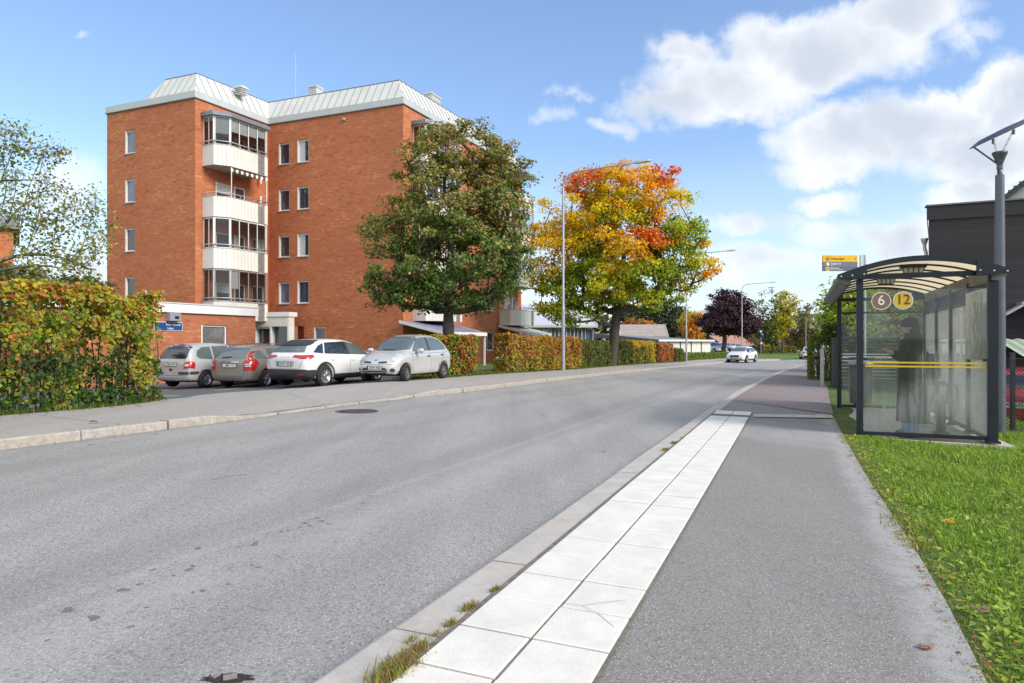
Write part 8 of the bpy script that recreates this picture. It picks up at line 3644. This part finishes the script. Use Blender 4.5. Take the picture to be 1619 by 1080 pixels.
M['skin'] = pmat('skin', (.52, .30, .22), .5, var=.08, scale=20)
M['coat'] = pmat('black_wool_coat', (.010, .0105, .013), .9, var=.3, scale=20, bump=.4)
M['jeans'] = pmat('pale_blue_denim', (.20, .33, .55), .85, var=.2, scale=14, bump=.3)
M['hair'] = pmat('dark_brown_hair', (.030, .018, .014), .6, var=.4, scale=30)
V = [(0, 0, .93, .13, .12), (0, 0, 1.10, .11), (.01, 0, 1.30, .12), (.0, 0, 1.43, .06), (.02, 0, 1.50, .05), (.035, 0, 1.585, .082, .075), (.03, 0, 1.655, .070),
     (.095, 0, 1.535, .038), (.122, 0, 1.575, .012)]
E = [(0, 1), (1, 2), (2, 3), (3, 4), (4, 5), (5, 6), (5, 7), (5, 8)]
for s_ in (1, -1):
    i = len(V)
    V += [(0, s_ * .16, 1.385, .055), (.0, s_ * .225, 1.13, .042), (.22, s_ * .13, 1.20, .028), (.285, s_ * .085, 1.235, .030, .022)]
    E += [(2, i), (i, i + 1), (i + 1, i + 2), (i + 2, i + 3)]
    for k, (fy_, ln) in enumerate(((.030, .072), (.012, .082), (-.008, .076), (-.026, .060))):
        j = len(V)
        bx_, by_, bz_ = .315, s_ * (.085 + fy_ * .6), 1.25 + fy_ * .6
        V += [(bx_, by_, bz_, .0095), (bx_ + ln * .55, by_ - s_ * .018, bz_ + .014, .0085), (bx_ + ln * .80, by_ - s_ * .045, bz_ + .010, .0075)]
        E += [(i + 3, j), (j, j + 1), (j + 1, j + 2)]
    j = len(V)
    V += [(.30, s_ * .055, 1.262, .011), (.335, s_ * .035, 1.285, .009)]
    E += [(i + 3, j), (j, j + 1)]
    j = len(V)
    V += [(0, s_ * .085, .86, .085), (.015, s_ * .095, .50, .058), (0, s_ * .10, .10, .040), (.13, s_ * .11, .045, .036)]
    E += [(0, j), (j, j + 1), (j + 1, j + 2), (j + 2, j + 3)]
skin('body', V, E, M['skin'], pe)


def loft(rings, n=20, closed=True):
    """rings: (cx, cy, z, rx, ry)"""
    b = MB()
    vs = []
    for (cx, cy, z, rx, ry) in rings:
        for k in range(n):
            a = 2 * math.pi * k / n
            fold = 1 + (.05 * math.sin(a * 7 + z * 3) if rx > .19 else .02 * math.sin(a * 5 + z * 9))
            vs.append((cx + rx * fold * math.cos(a), cy + ry * fold * math.sin(a), z))
    fs = [(i * n + k, i * n + (k + 1) % n, (i + 1) * n + (k + 1) % n, (i + 1) * n + k) for i in range(len(rings) - 1) for k in range(n)]
    b.add(vs, fs, 0, True)
    if closed:
        b.add(vs[:n], [tuple(reversed(range(n)))])
        b.add(vs[-n:], [tuple(range(n))])
    return b


b = loft([(-.02, 0, .21, .205, .22), (-.02, 0, .45, .195, .215), (-.01, 0, .70, .18, .205), (0, 0, .93, .16, .20), (0, 0, 1.10, .155, .195), (.0, 0, 1.28, .16, .215), (-.005, 0, 1.38, .14, .20), (-.01, 0, 1.43, .11, .14), (0, 0, 1.48, .075, .08), (.0, 0, 1.51, .08, .085)])
for s_ in (1, -1):
    b.tube([(-.01, s_ * .15, 1.40), (0, s_ * .20, 1.30), (0, s_ * .245, 1.13), (.06, s_ * .215, 1.13), (.22, s_ * .13, 1.205)], [.075, .085, .075, .07, .055], 12)
b.obj('coat', M['coat'], pe)
b = MB()
for s_ in (1, -1):
    for (z0, z1, r0, r1) in ((.55, .06, .085, .10),):
        q_ = loft([(0, s_ * .095, z0, r0, r0), (.0, s_ * .10, .3, .095, .09), (.01, s_ * .105, z1, .105, .095)], 14)
        b.add(q_.v, q_.f, 0, True)
b.obj('trousers', M['jeans'], pe)
for s_ in (1, -1):
    b = loft([(.05, s_ * .105, 0, .145, .055), (.05, s_ * .105, .03, .15, .058), (.03, s_ * .105, .07, .12, .05), (0, s_ * .10, .11, .06, .05)], 14)
    b.obj('shoe', M['coat'], pe)
b = loft([(.02, 0, 1.615, .108, .102), (.015, 0, 1.66, .112, .105), (.01, 0, 1.70, .10, .095), (.0, 0, 1.735, .065, .06), (0, 0, 1.745, .02, .02)], 18)
q_ = loft([(.02, 0, 1.60, .112, .106), (.02, 0, 1.64, .117, .11)], 18)
b.add(q_.v, q_.f)
b.obj('knitted_hat', M['coat'], pe)
b = MB()
rg = []
n = 14
for (z, x0_, dx_, wy) in ((1.66, -.02, .09, .095), (1.58, -.035, .085, .10), (1.50, -.05, .075, .105), (1.42, -.085, .07, .12), (1.32, -.12, .055, .13), (1.22, -.145, .045, .12), (1.14, -.15, .03, .08)):
    rg.append((x0_, 0, z, dx_, wy))
b = loft(rg, n)
b.obj('hair', M['hair'], pe)
for s_ in (1, -1):
    b = MB()
    b.lathe([(0, -.009), (.008, -.005), (.009, .0), (.008, .005), (0, .009)], 8, c=(.105, s_ * .032, 1.585), axis='x')
    b.obj('eye', M['ink'], pe)
    b = loft([(.02, s_ * .080, 1.56, .016, .008), (.018, s_ * .086, 1.58, .018, .010), (.018, s_ * .084, 1.60, .012, .008)], 8)
    b.obj('ear', M['skin'], pe)
b = MB()
b.box((.124, 0, 1.535), (.008, .04, .009))
b.obj('mouth', pmat('lips', (.42, .16, .14), .5), pe)
e = empty('phone', tuple(pe.matrix_basis @ Vector((.365, .0, 1.275))), pe.rotation_euler.z, 'slim dark phone held in both hands of the waiting person', 'phone')
b = MB()
P = [(-.035 * .3 + a * .02, y, z) for (a, z) in ((-1, -.07), (1, .07)) for y in (-.036, .036)]
b.hexa([(-.03, -.036, -.065), (-.022, -.036, -.065), (-.022, .036, -.065), (-.03, .036, -.065), (.015, -.036, .065), (.023, -.036, .065), (.023, .036, .065), (.015, .036, .065)])
b.obj('case', M['black'], e)
e = empty('shoulder_bag', tuple(pe.matrix_basis @ Vector((-.27, 0, .86))), pe.rotation_euler.z, 'dark grey bag worn on the back of the waiting person', 'bag')
b = MB()
b.box((0, 0, .17), (.13, .32, .36))
b.box((-.075, 0, .10), (.04, .24, .17))
b.obj('body', pmat('dark_grey_nylon', (.05, .053, .058), .8, var=.2, scale=12), e)
b = MB()
for s_ in (-.1, .1):
    b.tube([(.06, s_, .34), (.14, s_ * 1.3, .48), (.24, s_ * 1.4, .56)], .014, 6)
b.obj('strap', M['coat'], e)

# ------------------------------------------------------------------ grass: blades, broad leaves, litter
def lawn_z(x, y, d=1.0):
    d = np.clip(d, 0, 1)
    return plane_z(x, y) + .085 - .06 * d + .025 * np.sin(x * 2.1) * np.cos(y * 1.7) * d


def blades(name, X, Y, Z, H, Wd, col, mat, label=None, rs=None, lean=.45):
    r = rs or rng
    n = len(X)
    a = r.random(n) * 6.283
    lx_, ly_ = np.cos(a) * H * lean * r.random(n), np.sin(a) * H * lean * r.random(n)
    bx_, by_ = -np.sin(a) * Wd, np.cos(a) * Wd
    P0 = np.c_[X - bx_, Y - by_, Z]
    P1 = np.c_[X + bx_, Y + by_, Z]
    P2 = np.c_[X + lx_ * .35 + bx_ * .8, Y + ly_ * .35 + by_ * .8, Z + H * .6]
    P3 = np.c_[X + lx_ * .35 - bx_ * .8, Y + ly_ * .35 - by_ * .8, Z + H * .6]
    P4 = np.c_[X + lx_, Y + ly_, Z + H * .95]
    Vv = np.stack([P0, P1, P2, P3, P4], 1).reshape(-1, 3)
    bs = np.arange(n) * 5
    T = np.stack([bs, bs + 1, bs + 2, bs, bs + 2, bs + 3, bs + 3, bs + 2, bs + 4], 1).reshape(-1, 3)
    me = bpy.data.meshes.new(name)
    me.vertices.add(len(Vv))
    me.vertices.foreach_set('co', Vv.ravel())
    nf = len(T)
    me.loops.add(nf * 3)
    me.loops.foreach_set('vertex_index', T.ravel().astype(np.int32))
    me.polygons.add(nf)
    me.polygons.foreach_set('loop_start', (np.arange(nf) * 3).astype(np.int32))
    me.polygons.foreach_set('loop_total', np.full(nf, 3, np.int32))
    me.update(calc_edges=True)
    ca = me.color_attributes.new('tone', 'FLOAT_COLOR', 'POINT')
    cc = np.ones((n, 5, 4))
    cc[:, :, :3] = np.clip(col, 0, 1)[:, None, :]
    ca.data.foreach_set('color', cc.ravel())
    me.materials.append(mat)
    o = bpy.data.objects.new(name, me)
    COL.objects.link(o)
    return tag(o, label, 'grass' if label else None, None, 'stuff')


r = np.random.default_rng(5)
ey_, ex_ = ERs[:, 1], ERs[:, 0]


def grass_pts(n, y0, y1, wmax, p=1.6, lim=.95):
    y = y0 + (y1 - y0) * r.random(n) ** p
    xe = np.interp(y, ey_, ex_)
    w = wmax
    x = xe - .05 + w * r.random(n) ** 1.15 + r.normal(size=n) * .035
    keep = np.ones(n, bool)
    # not on the shelter slab
    a = (x - SO[0]) * SA[0] + (y - SO[1]) * SA[1]
    bb = (x - SO[0]) * SB[0] + (y - SO[1]) * SB[1]
    keep &= ~((a > -.14) & (a < 5.65) & (bb > -.22) & (bb < 1.87))
    keep &= np.abs(x / np.maximum(y, .1)) < lim
    return x[keep], y[keep], (x - xe)[keep]


M['grassblade'] = leaf_mat('grass_blades', .5, .5)
GK = [(.20, .36, .04), (.29, .46, .05), (.40, .53, .07), (.15, .26, .035), (.50, .48, .16)]
x, y, d = grass_pts(190000, 2.3, 15, 7.5, 1.8)
H = (.022 + .030 * smooth01(d / .5)) * r.uniform(.5, 1.5, len(x)) * (1 + .7 * (np.sin(x * 3.1) * np.cos(y * 2.7) > .3))
edge = smooth01(1 - d / .30)
col = pal(GK, [3, 3, 2, 2, .5], len(x), .18, r)
dry = (r.random(len(x)) < edge * .55)
col[dry] = pal([(.42, .34, .12), (.50, .38, .16), (.34, .22, .09)], [1, 1, 1], int(dry.sum()), .2, r)
blades('grass', x, y, lawn_z(x, y, d) - .012, H, .0028 + .0009 * y ** .5, col, M['grassblade'], rs=r, lean=1.0)
x, y, d = grass_pts(30000, 2.3, 13, 6.5, 1.7)
k_ = d > .04
x, y, d = x[k_], y[k_], d[k_]
C = np.c_[x, y, lawn_z(x, y, d) + r.uniform(.0, .045, len(x))]
nr = np.zeros((len(x), 3))
nr[:, 2] = 1.6
tag(leaves_obj('clover_and_dandelion', C, r.uniform(.018, .05, len(x)), pal([(.26, .42, .05), (.38, .52, .07), (.50, .60, .09), (.19, .30, .04)], [2, 3, 1.5, 1], len(x), .15, r), M['grassblade'], None, nr, rs=r, elong=1.3), kind='stuff')
x, y, d = grass_pts(70000, -1.5, 15, 14, 1.0, 1e9)
k_ = (x / np.maximum(y, .1) > .9) | (y < 0)
x, y, d = x[k_], y[k_], d[k_]
blades('grass', x, y, lawn_z(x, y, d) - .012, r.uniform(.03, .11, len(x)), np.full(len(x), .007), pal(GK, [3, 3, 2, 2, .5], len(x), .18, r), M['grassblade'], rs=r, lean=1.0)
# verge on the left side
n = 26000
s = r.random(n)
Pl_ = smooth_line([tuple(p) for p in WBs[10:120]], 400, 0)
i_ = r.integers(0, 399, n)
t_ = r.random(n)[:, None]
Pb = Pl_[i_] * (1 - t_) + Pl_[np.minimum(i_ + 1, 399)] * t_
off = r.random(n) ** 1.5 * 2.0
x, y = Pb[:, 0] - .916 * off + .03, Pb[:, 1] + .40 * off
bad = (y > 14.5) & (y < 24.6)
x, y, off = x[~bad], y[~bad], off[~bad]
z = left_z(x, y)
blades('grass', x, y, z - .05, r.uniform(.06, .15, len(x)), .003 + .0006 * y, pal([(.10, .17, .025), (.16, .24, .03), (.30, .26, .08)], [2, 2, .6], len(x), .2, r), M['grassblade'], rs=r)

# tufts growing in the joint beside the kerb
pts = []
for (u, v, n_, sp_, h_) in ((625, 1062, 420, .085, .075), (663, 1026, 120, .03, .05), (712, 988, 60, .02, .045), (742, 962, 110, .035, .045), (783, 933, 70, .022, .035), (1052, 712, 130, .05, .05), (1066, 701, 110, .05, .05), (1080, 693, 50, .04, .03),
                            (905, 838, 14, .02, .02), (652, 1012, 30, .03, .04), (690, 1003, 30, .03, .03), (1140, 652, 40, .05, .03)):
    X0, Y0 = ray_ground(u, v, KH)
    m_ = n_ * 2
    al = r.normal(size=m_) * sp_ * .9
    ac = r.normal(size=m_) * sp_ * .35
    for a_, c_ in zip(al, ac):
        pts.append((X0 + tdir[0] * a_ + tdir[1] * c_, Y0 + tdir[1] * a_ - tdir[0] * c_, h_))
pts = np.array(pts)
z = plane_z(pts[:, 0], pts[:, 1]) + KH - .004
blades('joint_weeds', pts[:, 0], pts[:, 1], z, pts[:, 2] * .62 * r.uniform(.4, 1.3, len(pts)), np.full(len(pts), .0014) + .0002 * pts[:, 1], pal([(.32, .38, .06), (.42, .40, .10), (.40, .27, .13), (.30, .17, .08), (.50, .38, .20)], [2, 1.4, 1.6, 1.2, 1], len(pts), .2, r), M['grassblade'], rs=r, lean=1.3)

# fallen leaves and grit
def litter(name, pts, size, keys, label=None):
    pts = np.array(pts)
    nr = np.zeros((len(pts), 3))
    nr[:, 2] = 5
    o = leaves_obj(name, pts, size, pal(keys, [1] * len(keys), len(pts), .15, r), M['leaf_dull'], None, nr, rs=r)
    return tag(o, kind='stuff')


L = []
for _ in range(420):
    y = 2.5 + 11 * r.random()
    xe = float(np.interp(y, ey_, ex_))
    dd_ = abs(r.normal()) * .10 if r.random() < .62 else r.random() * 4.5
    x = xe - .06 + dd_
    L.append((x, y, float(plane_z(x, y)) + (.098 if x < xe else .150)))
litter('fallen_leaves', L, r.uniform(.012, .034, len(L)), [(.45, .22, .08), (.35, .14, .07), (.60, .35, .16), (.25, .10, .06)])
L = []
for _ in range(1500):
    k = r.integers(0, len(WBs) - 40)
    p = WBs[k] + (WBs[k + 1] - WBs[k]) * r.random()
    o_ = abs(r.normal()) * .16
    x, y = p[0] + .916 * o_, p[1] - .40 * o_
    if 14.6 < y < 25 and r.random() < .85:
        continue
    L.append((x, y, float(left_z(x, y)[0]) + .012))
for _ in range(160):
    k = r.integers(4, 90)
    p = KLs[k]
    x, y = p[0] + .03 + abs(r.normal()) * .05, p[1]
    L.append((x, y, float(plane_z(x, y)) + .014))
litter('leaf_litter', L, r.uniform(.02, .06, len(L)), [(.30, .15, .06), (.22, .10, .05), (.40, .26, .12), (.16, .10, .06)])
for (u, v, c, s_, lab, surf) in ((1500, 827, (.80, .45, .03), .085, 'bright yellow fallen leaf on the grass right of the pavement edge', .17), (1466, 1026, (.50, .33, .25), .06, 'pale brown fallen leaf on the asphalt near the bottom right corner', .096),
                                 (955, 714, (.6, .58, .52), .07, 'small pale dry leaf lying on the road by the kerb', .01), (147, 667, (.35, .16, .08), .10, 'brown leaf lying on the left pavement in front of the hedge', .145), (1553, 966, (.45, .25, .17), .07, 'curled pink brown leaf on the lower part of the lawn', .15)):
    X0, Y0 = ray_ground(u, v, surf)
    e = leaves_obj('fallen_leaf', np.array([(X0, Y0, float(plane_z(X0, Y0)) + surf + .006), (X0 + .02, Y0 + .012, float(plane_z(X0, Y0)) + surf + .009), (X0 - .018, Y0 + .014, float(plane_z(X0, Y0)) + surf + .008)]), np.array([s_, s_ * .7, s_ * .7]),
                   np.array([c, c, c]) * .9, M['leaf_dull'], None, np.array([(0, 0, 9.)] * 3), rs=r)
    tag(e, lab, 'leaf')
# small stones and grit on the road edge
b = MB()
for _ in range(500):
    k = r.integers(2, 60)
    p = KRs[k] * (1 - (t := r.random())) + KRs[k + 1] * t
    x, y = p[0] - abs(r.normal()) * .06 - .01, p[1]
    s_ = r.uniform(.003, .009)
    z = float(plane_z(x, y)) + .004
    b.hexa([(x - s_, y - s_, z), (x + s_, y - s_ * .7, z), (x + s_ * .8, y + s_, z), (x - s_, y + s_ * .8, z), (x - s_ * .5, y - s_ * .5, z + s_), (x + s_ * .5, y - s_ * .4, z + s_), (x + s_ * .4, y + s_ * .5, z + s_ * .9), (x - s_ * .5, y + s_ * .4, z + s_)])
tag(b.obj('grit', M['granite']), kind='stuff')

# stains and cracks that belong to the asphalt
def flat_spot(b, u, v, rw, seed_, off=.0055, zo=0.0, asp=1.0):
    rs_ = np.random.default_rng(seed_)
    X0, Y0 = ray_ground(u, v, zo)
    n = 16
    ph = rs_.random(3) * 6
    P = []
    for k in range(n):
        a = k * 2 * math.pi / n
        q_ = rw * (1 + .28 * math.sin(2 * a + ph[0]) + .18 * math.sin(3 * a + ph[1]) + .10 * math.sin(5 * a + ph[2]))
        x, y = X0 + q_ * math.cos(a), Y0 + q_ * asp * math.sin(a)
        P.append((x, y, float(plane_z(x, y)) + zo + off))
    b.add(P, [tuple(range(n))])


b = MB()
for i, (u, v, w_) in enumerate([(107, 966, .035), (149, 978, .036), (195, 934, .034), (221, 925, .018), (242, 902, .02), (298, 902, .028), (305, 896, .02), (313, 868, .028), (275, 911, .012), (402, 862, .030), (405, 858, .018), (378, 866, .014), (408, 898, .02), (398, 895, .012),
                                (445, 842, .022), (455, 840, .02), (482, 828, .026), (475, 835, .018), (490, 832, .02), (502, 820, .022), (508, 825, .026), (518, 829, .014), (523, 829, .014), (573, 796, .022), (566, 805, .014), (583, 785, .02), (320, 935, .02), (305, 938, .014), (75, 1014, .012), (208, 992, .014),
                                (600, 770, .02), (615, 762, .016), (232, 962, .012), (360, 925, .014), (440, 880, .012), (530, 858, .012)]):
    flat_spot(b, u, v, w_ * .8, i)
tag(b.obj('asphalt_stains', pmat('asphalt_stain', (.15, .147, .148), .9, var=.3, scale=60)), kind='structure')


def crack(b, pts, zo, w=.006, zf=plane_z, seed_=0):
    rs_ = np.random.default_rng(seed_)
    P = []
    for (u, v) in pts:
        x, y = ray_ground(u, v, zo) if zf is plane_z else ray_left(u, v)
        P.append(Vector((x, y, 0)))
    Q = []
    for a, c in zip(P[:-1], P[1:]):
        k = max(2, int((c - a).length / .06))
        d = (c - a)
        nn = Vector((-d.y, d.x, 0)).normalized()
        for t in range(k):
            Q.append(a + d * t / k + nn * rs_.normal() * .012)
    Q.append(P[-1])
    for a, c in zip(Q[:-1], Q[1:]):
        nn = Vector((-(c - a).y, (c - a).x, 0)).normalized() * w * rs_.uniform(.35, 1) * .5
        za = float(np.atleast_1d(zf(a.x, a.y))[0]) + zo + .006
        zc = float(np.atleast_1d(zf(c.x, c.y))[0]) + zo + .006
        b.quad((a.x - nn.x, a.y - nn.y, za), (c.x - nn.x, c.y - nn.y, zc), (c.x + nn.x, c.y + nn.y, zc), (a.x + nn.x, a.y + nn.y, za))


b = MB()
lz = lambda x, y: left_z(np.atleast_1d(x), np.atleast_1d(y))
crack(b, [(62, 657), (90, 660), (120, 664), (160, 669), (195, 672)], 0.004, .012, lz, 1)
crack(b, [(455, 622), (480, 629), (500, 634), (515, 641)], .004, .012, lz, 2)
crack(b, [(715, 600), (740, 603), (765, 607)], .004, .012, lz, 3)
crack(b, [(1190, 668), (1215, 671), (1240, 676), (1262, 690)], .104, .006, plane_z, 4)
crack(b, [(0, 735), (60, 729), (150, 722), (240, 716), (330, 705)], 0, .004, plane_z, 5)
crack(b, [(310, 762), (345, 757), (390, 751)], 0, .010, plane_z, 6)
crack(b, [(1290, 640), (1305, 630), (1312, 622)], .107, .008, plane_z, 7)
tag(b.obj('asphalt_cracks', pmat('asphalt_crack', (.06, .058, .055), .95, var=.3, scale=60)), kind='structure')
